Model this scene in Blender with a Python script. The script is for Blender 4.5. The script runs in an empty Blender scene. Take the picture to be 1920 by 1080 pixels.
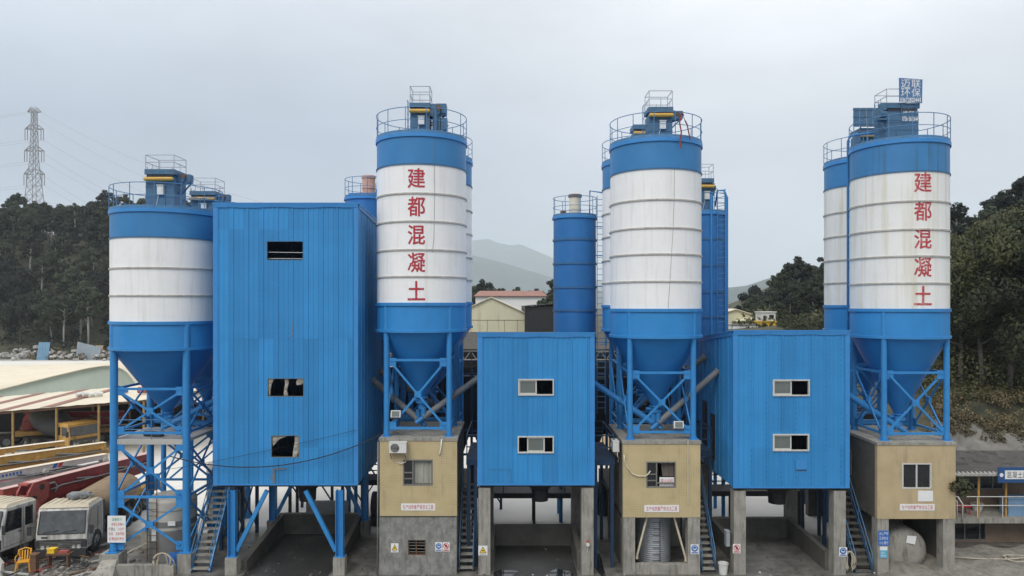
import bpy, bmesh, math, random
import numpy as np
from mathutils import Vector, Matrix
R = math.radians
S = bpy.context.scene
COL = S.collection

# ---------------------------------------------------------------- camera, sky, sun, exposure
F, CX, HY, CAMD, CAMZ = 1350.0, 960.0, 572.0, 29.7, 11.13
cam_data = bpy.data.cameras.new('camera')
cam_data.sensor_width = 36.0
cam_data.lens = F / 1920 * 36
cam_data.shift_y = (HY - 540) / 1920
cam_data.clip_end = 14000
cam = bpy.data.objects.new('camera', cam_data)
cam.location = (0, -CAMD, CAMZ)
cam.rotation_euler = (R(90), 0, 0)
COL.objects.link(cam)
S.camera = cam
S.view_settings.view_transform = 'Standard'
S.view_settings.look = 'None'
S.view_settings.gamma = 1
S.view_settings.exposure = 0.0
try:
    S.view_settings.use_curve_mapping = False
except Exception:
    pass
SUN_VEC = Vector((-0.42, -0.80, 0.95)).normalized()
SUN_EL = math.asin(SUN_VEC.z)
SUN_AZ = math.atan2(SUN_VEC.x, SUN_VEC.y)
sun_l = bpy.data.lights.new('sun', 'SUN')
sun_l.energy = 1.5
sun_l.angle = R(28)
sun_l.color = (1.0, 0.965, 0.92)
sun = bpy.data.objects.new('sun', sun_l)
sun.rotation_euler = SUN_VEC.to_track_quat('Z', 'Y').to_euler()
sun.location = (0, -60, 80)
COL.objects.link(sun)

W = bpy.data.worlds.new('World')
S.world = W
W.use_nodes = True
nt = W.node_tree
nt.nodes.clear()
def nd(nt, t, **kw):
    n = nt.nodes.new(t)
    for k, v in kw.items():
        setattr(n, k, v)
    return n
out = nd(nt, 'ShaderNodeOutputWorld')
bg = nd(nt, 'ShaderNodeBackground')
bg.inputs['Strength'].default_value = 0.10
sky = nd(nt, 'ShaderNodeTexSky')
sky.sky_type = 'NISHITA'
sky.sun_disc = False
sky.sun_elevation = SUN_EL
sky.sun_rotation = SUN_AZ
sky.dust_density = 4.0
sky.air_density = 1.0
hsv = nd(nt, 'ShaderNodeHueSaturation')
hsv.inputs['Saturation'].default_value = 0.35
nt.links.new(sky.outputs[0], hsv.inputs['Color'])
tc = nd(nt, 'ShaderNodeTexCoord')
sep = nd(nt, 'ShaderNodeSeparateXYZ')
nt.links.new(tc.outputs['Generated'], sep.inputs[0])
rmp = nd(nt, 'ShaderNodeValToRGB')           # overcast: dull horizon, bright zenith
e = rmp.color_ramp.elements
e[0].position = 0.0; e[0].color = (0.50, 0.565, 0.685, 1)
e[1].position = 1.0; e[1].color = (1.95, 1.96, 1.98, 1)
for p, c in ((0.14, (0.495, 0.565, 0.69)), (0.22, (0.50, 0.575, 0.70)), (0.31, (0.65, 0.725, 0.825)), (0.50, (1.06, 1.10, 1.16))):
    k = e.new(p); k.color = (*c, 1)
nt.links.new(sep.outputs['Z'], rmp.inputs[0])
# thinner, brighter cloud towards one side of the sky
dot = nd(nt, 'ShaderNodeVectorMath', operation='DOT_PRODUCT')
dv = Vector((0.55, 0.80, 0.25)).normalized()
dot.inputs[1].default_value = dv
nt.links.new(tc.outputs['Generated'], dot.inputs[0])
mr = nd(nt, 'ShaderNodeMapRange', interpolation_type='SMOOTHSTEP')
mr.inputs['From Min'].default_value = 0.66
mr.inputs['From Max'].default_value = 1.0
mr.inputs['To Min'].default_value = 0.0
mr.inputs['To Max'].default_value = 1.0
nt.links.new(dot.outputs['Value'], mr.inputs['Value'])
mp = nd(nt, 'ShaderNodeMapping')
mp.inputs['Scale'].default_value = (1.6, 1.6, 4.2)
nt.links.new(tc.outputs['Generated'], mp.inputs['Vector'])
nz = nd(nt, 'ShaderNodeTexNoise')
nz.inputs['Scale'].default_value = 1.7
nz.inputs['Detail'].default_value = 4
nz.inputs['Roughness'].default_value = 0.5
nt.links.new(mp.outputs[0], nz.inputs['Vector'])
mr2 = nd(nt, 'ShaderNodeMapRange')
mr2.inputs['From Min'].default_value = 0.3
mr2.inputs['From Max'].default_value = 0.7
mr2.inputs['To Min'].default_value = 0.86
mr2.inputs['To Max'].default_value = 1.10
nt.links.new(nz.outputs['Fac'], mr2.inputs['Value'])
glow = nd(nt, 'ShaderNodeVectorMath', operation='SCALE')
glow.inputs[0].default_value = (0.31, 0.28, 0.235)
nt.links.new(mr.outputs[0], glow.inputs['Scale'])
add = nd(nt, 'ShaderNodeVectorMath', operation='ADD')
nt.links.new(rmp.outputs[0], add.inputs[0])
nt.links.new(glow.outputs[0], add.inputs[1])
scl = nd(nt, 'ShaderNodeVectorMath', operation='SCALE')
nt.links.new(add.outputs[0], scl.inputs[0])
nt.links.new(mr2.outputs[0], scl.inputs['Scale'])
scl2 = nd(nt, 'ShaderNodeVectorMath', operation='SCALE')
scl2.inputs['Scale'].default_value = 10.0
nt.links.new(scl.outputs[0], scl2.inputs[0])
mix = nd(nt, 'ShaderNodeMix', data_type='RGBA')
mix.inputs[0].default_value = 0.92
nt.links.new(hsv.outputs[0], mix.inputs[6])
nt.links.new(scl2.outputs[0], mix.inputs[7])
nt.links.new(mix.outputs[2], bg.inputs['Color'])
nt.links.new(bg.outputs[0], out.inputs['Surface'])

S.cycles.max_bounces = 7
S.cycles.diffuse_bounces = 4
S.cycles.glossy_bounces = 3
S.cycles.transmission_bounces = 4
S.cycles.transparent_max_bounces = 8
S.cycles.volume_bounces = 3
S.cycles.sample_clamp_indirect = 6
S.cycles.use_denoising = True

# ---------------------------------------------------------------- helpers
rnd = random.Random(7)

def at(px, py, Y):
    """a point of the place, from where it is seen in the photograph and how far behind the front line it stands"""
    D = Y + CAMD
    return Vector(((px - CX) * D / F, Y, CAMZ - (py - HY) * D / F))

class MB:
    def __init__(s):
        s.v = []; s.f = []; s.m = []; s.s = []
    def add(s, vs, fs, m=0, sm=False):
        o = len(s.v)
        s.v += [tuple(v) for v in vs]
        for f in fs:
            s.f.append(tuple(i + o for i in f)); s.m.append(m); s.s.append(sm)
        return s
    def box(s, x0, x1, y0, y1, z0, z1, m=0):
        x0, x1 = min(x0, x1), max(x0, x1); y0, y1 = min(y0, y1), max(y0, y1); z0, z1 = min(z0, z1), max(z0, z1)
        vs = [(x, y, z) for z in (z0, z1) for y in (y0, y1) for x in (x0, x1)]
        return s.add(vs, [(0, 2, 3, 1), (4, 5, 7, 6), (0, 1, 5, 4), (2, 6, 7, 3), (0, 4, 6, 2), (1, 3, 7, 5)], m)
    def hexa(s, b, t, m=0):
        """b, t: four bottom and four top corners in the same (counter-clockwise) order"""
        return s.add(list(b) + list(t), [(3, 2, 1, 0), (4, 5, 6, 7), (0, 1, 5, 4), (1, 2, 6, 5), (2, 3, 7, 6), (3, 0, 4, 7)], m)
    def beam(s, p, q, w=0.08, h=0.08, m=0, up=(0, 0, 1)):
        p, q = Vector(p), Vector(q)
        d = (q - p).normalized(); u = Vector(up)
        if abs(d.dot(u)) > 0.97: u = Vector((0, 1, 0))
        a = d.cross(u).normalized() * w / 2; b = a.cross(d).normalized() * h / 2
        c = [-a - b, a - b, a + b, -a + b]
        return s.hexa([p + k for k in c], [q + k for k in c], m)
    def tube(s, p, q, r, n=8, m=0, r2=None, caps=True):
        p, q = Vector(p), Vector(q)
        d = (q - p).normalized()
        u = Vector((0, 0, 1)) if abs(d.z) < 0.9 else Vector((1, 0, 0))
        a = d.cross(u).normalized(); b = d.cross(a)
        r2 = r if r2 is None else r2
        vs = []
        for c, rr in ((p, r), (q, r2)):
            for i in range(n):
                t = 2 * math.pi * i / n
                vs.append(c + a * math.cos(t) * rr + b * math.sin(t) * rr)
        s.add(vs, [(i, i + n, (i + 1) % n + n, (i + 1) % n) for i in range(n)], m, True)
        if caps:
            s.add(vs[:n], [tuple(range(n))], m); s.add(vs[n:], [tuple(range(n - 1, -1, -1))], m)
        return s
    def path(s, pts, r, n=6, m=0):
        pts = [Vector(p) for p in pts]
        vs = []; N = len(pts)
        for k, p in enumerate(pts):
            d = (pts[min(k + 1, N - 1)] - pts[max(k - 1, 0)]).normalized()
            u = Vector((0, 0, 1)) if abs(d.z) < 0.95 else Vector((1, 0, 0))
            a = d.cross(u).normalized(); b = d.cross(a)
            for i in range(n):
                t = 2 * math.pi * i / n
                vs.append(p + a * math.cos(t) * r + b * math.sin(t) * r)
        fs = [(k * n + i, (k + 1) * n + i, (k + 1) * n + (i + 1) % n, k * n + (i + 1) % n) for k in range(N - 1) for i in range(n)]
        fs += [tuple(range(n)), tuple(range((N - 1) * n + n - 1, (N - 1) * n - 1, -1))]
        return s.add(vs, fs, m, True)
    def lathe(s, prof, c=(0, 0), n=64, m=0, sm=True, a0=0.0, a1=2 * math.pi):
        """each profile step is its own band, so that its ends stay crisp"""
        cl = abs(a1 - a0 - 2 * math.pi) < 1e-6
        k = n if cl else n + 1
        for (r0, z0), (r1, z1) in zip(prof, prof[1:]):
            vs = []
            for r, z in ((r0, z0), (r1, z1)):
                for i in range(k):
                    t = a0 + (a1 - a0) * i / n
                    vs.append((c[0] + r * math.cos(t), c[1] + r * math.sin(t), z))
            fs = [(i, (i + 1) % k, (i + 1) % k + k, i + k) for i in range(n)]
            s.add(vs, fs, m, sm)
        return s
    def prism(s, pts, y0, y1, m=0, axis='y'):
        """a closed outline in x,z (axis y) or in y,z (axis x), given a real thickness"""
        n = len(pts)
        if axis == 'y':
            vs = [(a, y0, b) for a, b in pts] + [(a, y1, b) for a, b in pts]
        else:
            vs = [(y0, a, b) for a, b in pts] + [(y1, a, b) for a, b in pts]
        fs = [tuple(range(n)), tuple(range(2 * n - 1, n - 1, -1))] + [(i, i + n, (i + 1) % n + n, (i + 1) % n) for i in range(n)]
        return s.add(vs, fs, m)
    def xform(s, M):
        s.v = [tuple(M @ Vector(v)) for v in s.v]
        return s
    def build(s, name, mats, parent=None, fix=True):
        base = Vector((0, 0, 0))
        p = parent
        while p is not None:
            base = base + p.location; p = p.parent
        me = bpy.data.meshes.new(name)
        b = base
        me.from_pydata([(x - b.x, y - b.y, z - b.z) for x, y, z in s.v], [], s.f)
        if not isinstance(mats, (list, tuple)): mats = [mats]
        for mt in mats: me.materials.append(mt)
        me.polygons.foreach_set('material_index', s.m)
        me.polygons.foreach_set('use_smooth', s.s)
        if fix:
            bm = bmesh.new(); bm.from_mesh(me)
            bmesh.ops.recalc_face_normals(bm, faces=bm.faces)
            bm.to_mesh(me); bm.free()
        me.update()
        if getattr(s, 'n', None) is not None:          # leaves are shaded with the roundness of their clump
            me.polygons.foreach_set('use_smooth', [True] * len(me.polygons))
            me.normals_split_custom_set([tuple(v) for v in np.repeat(s.n, 4, axis=0)])
        o = bpy.data.objects.new(name, me)
        COL.objects.link(o)
        o.parent = parent
        return o

def tag(o, label=None, cat=None, group=None, kind=None):
    if label: o['label'] = label
    if cat: o['category'] = cat
    if group: o['group'] = group
    if kind: o['kind'] = kind
    return o

def thing(name, label, cat, loc=(0, 0, 0), group=None):
    o = bpy.data.objects.new(name, None)
    o.empty_display_size = 0.3
    COL.objects.link(o); o.location = loc
    return tag(o, label, cat, group)

def single(name, mb, mats, label, cat, loc=(0, 0, 0), group=None):
    """a thing that is one mesh, its origin at its base"""
    o = mb.build(name, mats)
    d = Vector(loc)
    o.data.transform(Matrix.Translation(-d)); o.location = d
    return tag(o, label, cat, group)

def dup(root, loc, rotz=0.0, scale=None, label=None, group=None):
    r = root.copy(); COL.objects.link(r)
    r.location = loc; r.rotation_euler = (0, 0, rotz)
    if scale is not None: r.scale = scale
    if label: r['label'] = label
    if group: r['group'] = group
    for ch in root.children:
        c = ch.copy(); COL.objects.link(c); c.parent = r
        for g in ch.children:
            d = g.copy(); COL.objects.link(d); d.parent = c
    return r

# ---------------------------------------------------------------- materials
MATS = {}
def mat(name, col, rough=0.6, metal=0.0, var=0.12, nscale=1.5, streak=0.0, streak_col=(0.05, 0.045, 0.04), streak_lo=0.55,
        spots=0.0, spot_col=(0.12, 0.06, 0.03), spot_scale=4.0, bump=0.0, bump_scale=18.0, streak_scale=(5, 5, 0.35), coat=0.0, spec=0.4):
    if name in MATS: return MATS[name]
    m = bpy.data.materials.new(name); m.use_nodes = True
    t = m.node_tree; t.nodes.clear()
    o = nd(t, 'ShaderNodeOutputMaterial'); b = nd(t, 'ShaderNodeBsdfPrincipled')
    t.links.new(b.outputs[0], o.inputs['Surface'])
    b.inputs['Roughness'].default_value = rough
    b.inputs['Metallic'].default_value = metal
    b.inputs['Specular IOR Level'].default_value = spec
    geo = nd(t, 'ShaderNodeNewGeometry')
    pos = geo.outputs['Position']
    n1 = nd(t, 'ShaderNodeTexNoise'); n1.inputs['Scale'].default_value = nscale; n1.inputs['Detail'].default_value = 7; n1.inputs['Roughness'].default_value = 0.62
    t.links.new(pos, n1.inputs['Vector'])
    r1 = nd(t, 'ShaderNodeMapRange')
    r1.inputs['From Min'].default_value = 0.28; r1.inputs['From Max'].default_value = 0.72
    r1.inputs['To Min'].default_value = 1 - var; r1.inputs['To Max'].default_value = 1 + var
    t.links.new(n1.outputs['Fac'], r1.inputs['Value'])
    sc = nd(t, 'ShaderNodeVectorMath', operation='SCALE')
    sc.inputs[0].default_value = col[:3]
    t.links.new(r1.outputs[0], sc.inputs['Scale'])
    cur = sc.outputs[0]
    def blend(fac, c2, cur):
        mx = nd(t, 'ShaderNodeMix', data_type='RGBA')
        t.links.new(fac, mx.inputs[0]); t.links.new(cur, mx.inputs[6]); mx.inputs[7].default_value = (*c2, 1)
        return mx.outputs[2]
    if streak > 0:
        mp = nd(t, 'ShaderNodeMapping'); mp.inputs['Scale'].default_value = streak_scale
        t.links.new(pos, mp.inputs['Vector'])
        n2 = nd(t, 'ShaderNodeTexNoise'); n2.inputs['Scale'].default_value = 1.0; n2.inputs['Detail'].default_value = 5; n2.inputs['Roughness'].default_value = 0.6
        t.links.new(mp.outputs[0], n2.inputs['Vector'])
        r2 = nd(t, 'ShaderNodeMapRange')
        r2.inputs['From Min'].default_value = streak_lo; r2.inputs['From Max'].default_value = streak_lo + 0.22
        r2.inputs['To Min'].default_value = 0; r2.inputs['To Max'].default_value = streak
        t.links.new(n2.outputs['Fac'], r2.inputs['Value'])
        cur = blend(r2.outputs[0], streak_col, cur)
    if spots > 0:
        n3 = nd(t, 'ShaderNodeTexNoise'); n3.inputs['Scale'].default_value = spot_scale; n3.inputs['Detail'].default_value = 8; n3.inputs['Roughness'].default_value = 0.7
        t.links.new(pos, n3.inputs['Vector'])
        r3 = nd(t, 'ShaderNodeMapRange')
        r3.inputs['From Min'].default_value = 0.58; r3.inputs['From Max'].default_value = 0.70
        r3.inputs['To Min'].default_value = 0; r3.inputs['To Max'].default_value = spots
        t.links.new(n3.outputs['Fac'], r3.inputs['Value'])
        cur = blend(r3.outputs[0], spot_col, cur)
    t.links.new(cur, b.inputs['Base Color'])
    if bump > 0:
        n4 = nd(t, 'ShaderNodeTexNoise'); n4.inputs['Scale'].default_value = bump_scale; n4.inputs['Detail'].default_value = 6
        t.links.new(pos, n4.inputs['Vector'])
        bp = nd(t, 'ShaderNodeBump'); bp.inputs['Strength'].default_value = bump; bp.inputs['Distance'].default_value = 0.03
        t.links.new(n4.outputs['Fac'], bp.inputs['Height']); t.links.new(bp.outputs[0], b.inputs['Normal'])
    MATS[name] = m
    m['cur'] = 1
    return m

def tile_mat(name, col, grout, size=0.1):
    """small square wall tiles with dirty joints"""
    m = mat(name, col, 0.45, var=0.10, nscale=1.1, streak=0.45, streak_col=(0.13, 0.115, 0.085), streak_lo=0.56, streak_scale=(3, 3, 0.5))
    t = m.node_tree
    b = next(n for n in t.nodes if n.type == 'BSDF_PRINCIPLED')
    src = b.inputs['Base Color'].links[0].from_socket
    geo = nd(t, 'ShaderNodeNewGeometry'); sp = nd(t, 'ShaderNodeSeparateXYZ'); t.links.new(geo.outputs['Position'], sp.inputs[0])
    ad = nd(t, 'ShaderNodeMath', operation='ADD'); t.links.new(sp.outputs[0], ad.inputs[0]); t.links.new(sp.outputs[1], ad.inputs[1])
    cb = nd(t, 'ShaderNodeCombineXYZ'); t.links.new(ad.outputs[0], cb.inputs[0]); t.links.new(sp.outputs[2], cb.inputs[1])
    br = nd(t, 'ShaderNodeTexBrick'); br.offset = 0.0
    br.inputs['Scale'].default_value = 1.0; br.inputs['Brick Width'].default_value = size; br.inputs['Row Height'].default_value = size
    br.inputs['Mortar Size'].default_value = size * 0.07; br.inputs['Mortar Smooth'].default_value = 0.3
    t.links.new(cb.outputs[0], br.inputs['Vector'])
    nn = nd(t, 'ShaderNodeTexNoise'); nn.inputs['Scale'].default_value = 1.3; nn.inputs['Detail'].default_value = 8; nn.inputs['Roughness'].default_value = .7
    t.links.new(geo.outputs['Position'], nn.inputs['Vector'])
    rr = nd(t, 'ShaderNodeMapRange'); rr.inputs['From Min'].default_value = 0.42; rr.inputs['From Max'].default_value = 0.66
    rr.inputs['To Min'].default_value = 0.04; rr.inputs['To Max'].default_value = 0.62
    t.links.new(nn.outputs['Fac'], rr.inputs['Value'])
    ml = nd(t, 'ShaderNodeMath', operation='MULTIPLY'); t.links.new(br.outputs['Fac'], ml.inputs[0]); t.links.new(rr.outputs[0], ml.inputs[1])
    mx = nd(t, 'ShaderNodeMix', data_type='RGBA')
    t.links.new(ml.outputs[0], mx.inputs[0]); t.links.new(src, mx.inputs[6]); mx.inputs[7].default_value = (*grout, 1)
    t.links.new(mx.outputs[2], b.inputs['Base Color'])
    return m

M_CLAD = mat('blue_cladding', (0.031, 0.232, 0.515), 0.42, var=0.09, nscale=0.7, streak=0.30, streak_col=(0.04, 0.17, 0.40), streak_lo=0.5, spots=0.10, spot_col=(0.14, 0.12, 0.10), spot_scale=9)
def panel_tint(m):
    """each sheet of cladding has faded a little differently, with a line of screws along its seam"""
    t = m.node_tree
    b = next(n for n in t.nodes if n.type == 'BSDF_PRINCIPLED')
    src = b.inputs['Base Color'].links[0].from_socket
    geo = nd(t, 'ShaderNodeNewGeometry'); sp = nd(t, 'ShaderNodeSeparateXYZ'); t.links.new(geo.outputs['Position'], sp.inputs[0])
    def M(op, a, c=None):
        n = nd(t, 'ShaderNodeMath', operation=op)
        for i, v in enumerate((a, c)):
            if v is None: continue
            if isinstance(v, (int, float)): n.inputs[i].default_value = v
            else: t.links.new(v, n.inputs[i])
        return n.outputs[0]
    u = M('DIVIDE', M('ADD', sp.outputs[0], sp.outputs[1]), .615)
    wn = nd(t, 'ShaderNodeTexWhiteNoise', noise_dimensions='2D')
    cb = nd(t, 'ShaderNodeCombineXYZ'); t.links.new(M('FLOOR', u), cb.inputs[0]); t.links.new(M('FLOOR', M('DIVIDE', M('SUBTRACT', sp.outputs[2], .75), 4.5)), cb.inputs[1])
    t.links.new(cb.outputs[0], wn.inputs['Vector'])
    k = nd(t, 'ShaderNodeMapRange'); k.inputs['To Min'].default_value = .90; k.inputs['To Max'].default_value = 1.10; t.links.new(wn.outputs['Value'], k.inputs['Value'])
    seam = M('LESS_THAN', M('FRACT', u), .045); scr = M('LESS_THAN', M('FRACT', M('DIVIDE', sp.outputs[2], .22)), .5)
    nn = nd(t, 'ShaderNodeTexNoise'); nn.inputs['Scale'].default_value = 1.6; nn.inputs['Detail'].default_value = 4; t.links.new(geo.outputs['Position'], nn.inputs['Vector'])
    fac = M('MULTIPLY', M('MULTIPLY', seam, scr), M('MULTIPLY', M('POWER', nn.outputs['Fac'], 2.0), .75))
    sc = nd(t, 'ShaderNodeVectorMath', operation='SCALE'); t.links.new(src, sc.inputs[0]); t.links.new(M('SUBTRACT', k.outputs[0], fac), sc.inputs['Scale'])
    t.links.new(sc.outputs[0], b.inputs['Base Color'])
panel_tint(M_CLAD)
M_TRIM = mat('blue_flashing', (0.042, 0.23, 0.54), 0.42, var=0.08, nscale=2, streak=0.2, streak_col=(0.07, 0.12, 0.2))
M_SBLUE = mat('blue_silo_paint', (0.036, 0.195, 0.43), 0.45, var=0.08, nscale=1.2, streak=0.35, streak_col=(0.06, 0.17, 0.33), streak_lo=0.52, spots=0.12, spot_col=(0.06, 0.08, 0.1), spot_scale=12)
M_SBLUE_STAIN = mat('blue_silo_paint_streaked', (0.042, 0.195, 0.42), 0.5, var=0.10, nscale=1.2, streak=0.9, streak_col=(0.050, 0.062, 0.040), streak_lo=0.54, streak_scale=(2.6, 2.6, 0.12))
M_SBLUE2 = mat('blue_lower_silo_paint', (0.028, 0.225, 0.53), 0.45, var=0.08, nscale=1.2, streak=0.3, streak_col=(0.04, 0.17, 0.40), streak_lo=0.52, spots=0.12, spot_col=(0.06, 0.08, 0.1), spot_scale=12)
M_HOP = mat('blue_hopper_paint', (0.016, 0.185, 0.49), 0.5, var=0.08, nscale=1.2, streak=0.2, streak_col=(0.03, 0.16, 0.42), streak_lo=0.52)
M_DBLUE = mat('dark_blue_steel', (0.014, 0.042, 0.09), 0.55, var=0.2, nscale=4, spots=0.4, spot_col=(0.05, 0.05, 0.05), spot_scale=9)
M_SWHITE = mat('white_silo_paint', (0.80, 0.80, 0.785), 0.5, var=0.04, nscale=1.0, streak=0.36, streak_col=(0.52, 0.49, 0.43), streak_lo=0.52, spots=0.10, spot_col=(0.4, 0.36, 0.3), spot_scale=3)
M_SWHITE_STAIN = mat('white_silo_paint_streaked', (0.76, 0.76, 0.73), 0.5, var=0.04, nscale=1.0, streak=0.62, streak_col=(0.50, 0.44, 0.27), streak_lo=0.51, streak_scale=(2.6, 2.6, 0.12), spots=0.12, spot_col=(0.45, 0.38, 0.25), spot_scale=3)
M_SLIM = mat('deep_blue_silo_paint', (0.024, 0.155, 0.40), 0.45, var=0.10, nscale=1.0, streak=0.4, streak_col=(0.03, 0.11, 0.26), streak_lo=0.50, spots=0.15, spot_col=(0.05, 0.07, 0.1), spot_scale=8)
M_RING = mat('ring_steel', (0.42, 0.40, 0.36), 0.6, var=0.25, nscale=4, spots=0.6, spot_col=(0.16, 0.11, 0.07), spot_scale=6)
M_RINGB = mat('ring_blue', (0.040, 0.135, 0.27), 0.55, var=0.2, nscale=4, spots=0.4, spot_col=(0.05, 0.06, 0.07), spot_scale=6)
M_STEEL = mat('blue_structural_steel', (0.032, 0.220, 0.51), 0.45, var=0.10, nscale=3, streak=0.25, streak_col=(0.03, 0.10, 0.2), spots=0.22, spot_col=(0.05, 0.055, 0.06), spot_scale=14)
M_OLDBLUE = mat('weathered_blue_sheet', (0.055, 0.135, 0.225), 0.55, var=0.16, nscale=4, streak=0.45, streak_col=(0.13, 0.10, 0.075), streak_lo=0.54, spots=0.75, spot_col=(0.16, 0.09, 0.05), spot_scale=4.5)
M_RAIL = mat('railing_blue', (0.075, 0.20, 0.36), 0.5, var=0.2, nscale=5, spots=0.3, spot_col=(0.12, 0.09, 0.07), spot_scale=9)
M_RAILW = mat('railing_pale', (0.40, 0.42, 0.45), 0.5, var=0.2, nscale=5, spots=0.5, spot_col=(0.16, 0.10, 0.07), spot_scale=9)
M_YELLOW = mat('ochre_air_tank', (0.52, 0.31, 0.055), 0.45, var=0.12, nscale=5, spots=0.3, spot_col=(0.2, 0.12, 0.05), spot_scale=8)
M_BOXW = mat('pale_enamel', (0.62, 0.62, 0.58), 0.45, var=0.08, nscale=6, streak=0.3, streak_col=(0.3, 0.26, 0.2))
M_DARK = mat('dark_machine_steel', (0.035, 0.036, 0.038), 0.65, var=0.3, nscale=6, spots=0.4, spot_col=(0.10, 0.075, 0.055), spot_scale=6)
M_RUST = mat('rusty_steel', (0.14, 0.075, 0.045), 0.8, var=0.3, nscale=8)
M_CREAMF = mat('cream_filter', (0.66, 0.60, 0.47), 0.5, var=0.1, nscale=4, streak=0.4, streak_col=(0.25, 0.18, 0.12))
M_PINKF = mat('salmon_filter', (0.58, 0.33, 0.24), 0.55, var=0.12, nscale=4, streak=0.3, streak_col=(0.3, 0.17, 0.12))
M_RED = mat('red_letter_paint', (0.40, 0.030, 0.045), 0.6, var=0.15, nscale=6, spots=0.55, spot_col=(0.72, 0.60, 0.58), spot_scale=7, streak=0.25, streak_col=(0.6, 0.3, 0.3), streak_scale=(9, 9, 4))
M_REDW = mat('worn_red_letter_paint', (0.44, 0.05, 0.06), 0.6, var=0.2, nscale=6, spots=0.9, spot_col=(0.74, 0.64, 0.60), spot_scale=6, streak=0.55, streak_col=(0.72, 0.52, 0.48), streak_lo=0.5, streak_scale=(9, 9, 4))
M_TILE = tile_mat('cream_wall_tile', (0.475, 0.385, 0.215), (0.17, 0.13, 0.075))
M_BEIGE = mat('cream_wall_paint', (0.445, 0.35, 0.205), 0.6, var=0.12, nscale=1.0, streak=0.6, streak_col=(0.17, 0.15, 0.115), streak_lo=0.53, streak_scale=(2.5, 2.5, 0.4), bump=0.15)
M_CONC = mat('grey_concrete', (0.285, 0.272, 0.235), 0.8, var=0.26, nscale=1.6, streak=0.75, streak_col=(0.075, 0.072, 0.063), streak_lo=0.50, streak_scale=(7, 7, 0.9), spots=0.65, spot_col=(0.13, 0.125, 0.105), spot_scale=4.5, bump=0.5)
M_CONCD = mat('dark_concrete', (0.095, 0.09, 0.078), 0.75, var=0.3, nscale=1.3, streak=0.5, streak_col=(0.05, 0.048, 0.042), spots=0.5, spot_col=(0.055, 0.055, 0.05), spot_scale=2.5, bump=0.35)  # a darker concrete tone, mottled at random
M_CONCL = mat('pale_concrete', (0.40, 0.39, 0.36), 0.8, var=0.15, nscale=1.0, spots=0.5, spot_col=(0.22, 0.21, 0.19), spot_scale=2.0, bump=0.2)
M_RENDER = mat('patchy_grey_render', (0.225, 0.22, 0.20), 0.85, var=0.34, nscale=2.2, streak=0.75, streak_col=(0.10, 0.105, 0.11), streak_lo=0.48, streak_scale=(6, 6, 2.2), spots=0.75, spot_col=(0.36, 0.35, 0.32), spot_scale=5, bump=0.5)
M_WETSHADE = mat('wet_shaded_bay_floor', (0.034, 0.033, 0.030), 0.38, var=0.4, nscale=0.9, spots=0.8, spot_col=(0.115, 0.11, 0.098), spot_scale=0.9, bump=0.25, bump_scale=7)  # wet floor, its colour darkened further for the shade under the towers
M_GLASS = mat('grey_window_glass', (0.13, 0.15, 0.14), 0.16, var=0.10, nscale=2.5, spots=0.3, spot_col=(0.21, 0.22, 0.20), spot_scale=2.5, spec=0.6)
M_GLASSD = mat('dark_window_glass', (0.018, 0.020, 0.022), 0.10, var=0.3, nscale=3, spec=0.6)
M_ALU = mat('aluminium_frame', (0.55, 0.54, 0.50), 0.4, var=0.12, nscale=7, spots=0.3, spot_col=(0.25, 0.2, 0.15), spot_scale=10)
M_ALUD = mat('dull_frame', (0.17, 0.165, 0.15), 0.5, var=0.2, nscale=7)
M_CLOTH = mat('faded_curtain', (0.34, 0.34, 0.29), 0.9, var=0.14, nscale=3, streak=0.6, streak_col=(0.17, 0.18, 0.15), streak_lo=0.46, streak_scale=(14, 14, 0.5))
M_CLOTHB = mat('brown_curtain', (0.15, 0.125, 0.105), 0.9, var=0.2, nscale=3, streak=0.6, streak_col=(0.07, 0.06, 0.05), streak_lo=0.48, streak_scale=(12, 12, 0.5))
M_RAG = mat('torn_sheeting', (0.36, 0.34, 0.29), 0.9, var=0.25, nscale=6)
M_SIGNW = mat('sign_white', (0.72, 0.72, 0.70), 0.5, var=0.05, nscale=5, streak=0.15, streak_col=(0.5, 0.46, 0.4))
M_INKR = mat('sign_red', (0.50, 0.035, 0.04), 0.5, var=0.15, nscale=9)
M_INKB = mat('sign_blue', (0.025, 0.13, 0.42), 0.5, var=0.1, nscale=6)
M_INKC = mat('sign_cyan', (0.10, 0.38, 0.55), 0.5, var=0.1, nscale=6)
M_INKG = mat('sign_green', (0.03, 0.27, 0.13), 0.5, var=0.1, nscale=6)
M_INKY = mat('sign_yellow', (0.75, 0.48, 0.03), 0.5, var=0.08, nscale=6)
M_INKK = mat('sign_black', (0.02, 0.02, 0.022), 0.5, var=0.1, nscale=6)
M_GREYPIPE = mat('dusty_grey_pipe', (0.19, 0.20, 0.20), 0.6, var=0.25, nscale=3, spots=0.5, spot_col=(0.06, 0.12, 0.2), spot_scale=3)
M_CREAMPIPE = mat('cream_pipe', (0.58, 0.52, 0.38), 0.5, var=0.15, nscale=6)
M_GALV = mat('galvanised_tank_steel', (0.36, 0.38, 0.40), 0.45, metal=0.35, var=0.15, nscale=2, streak=0.5, streak_col=(0.20, 0.21, 0.21), streak_lo=0.5)
M_TANKW = mat('dusty_white_tank', (0.50, 0.47, 0.41), 0.6, var=0.15, nscale=1.5, streak=0.4, streak_col=(0.3, 0.28, 0.25))
M_TANKG = mat('grey_tank_band', (0.20, 0.20, 0.19), 0.6, var=0.15, nscale=2)
M_TYRE = mat('dusty_rubber', (0.05, 0.047, 0.042), 0.9, var=0.3, nscale=6)
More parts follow.
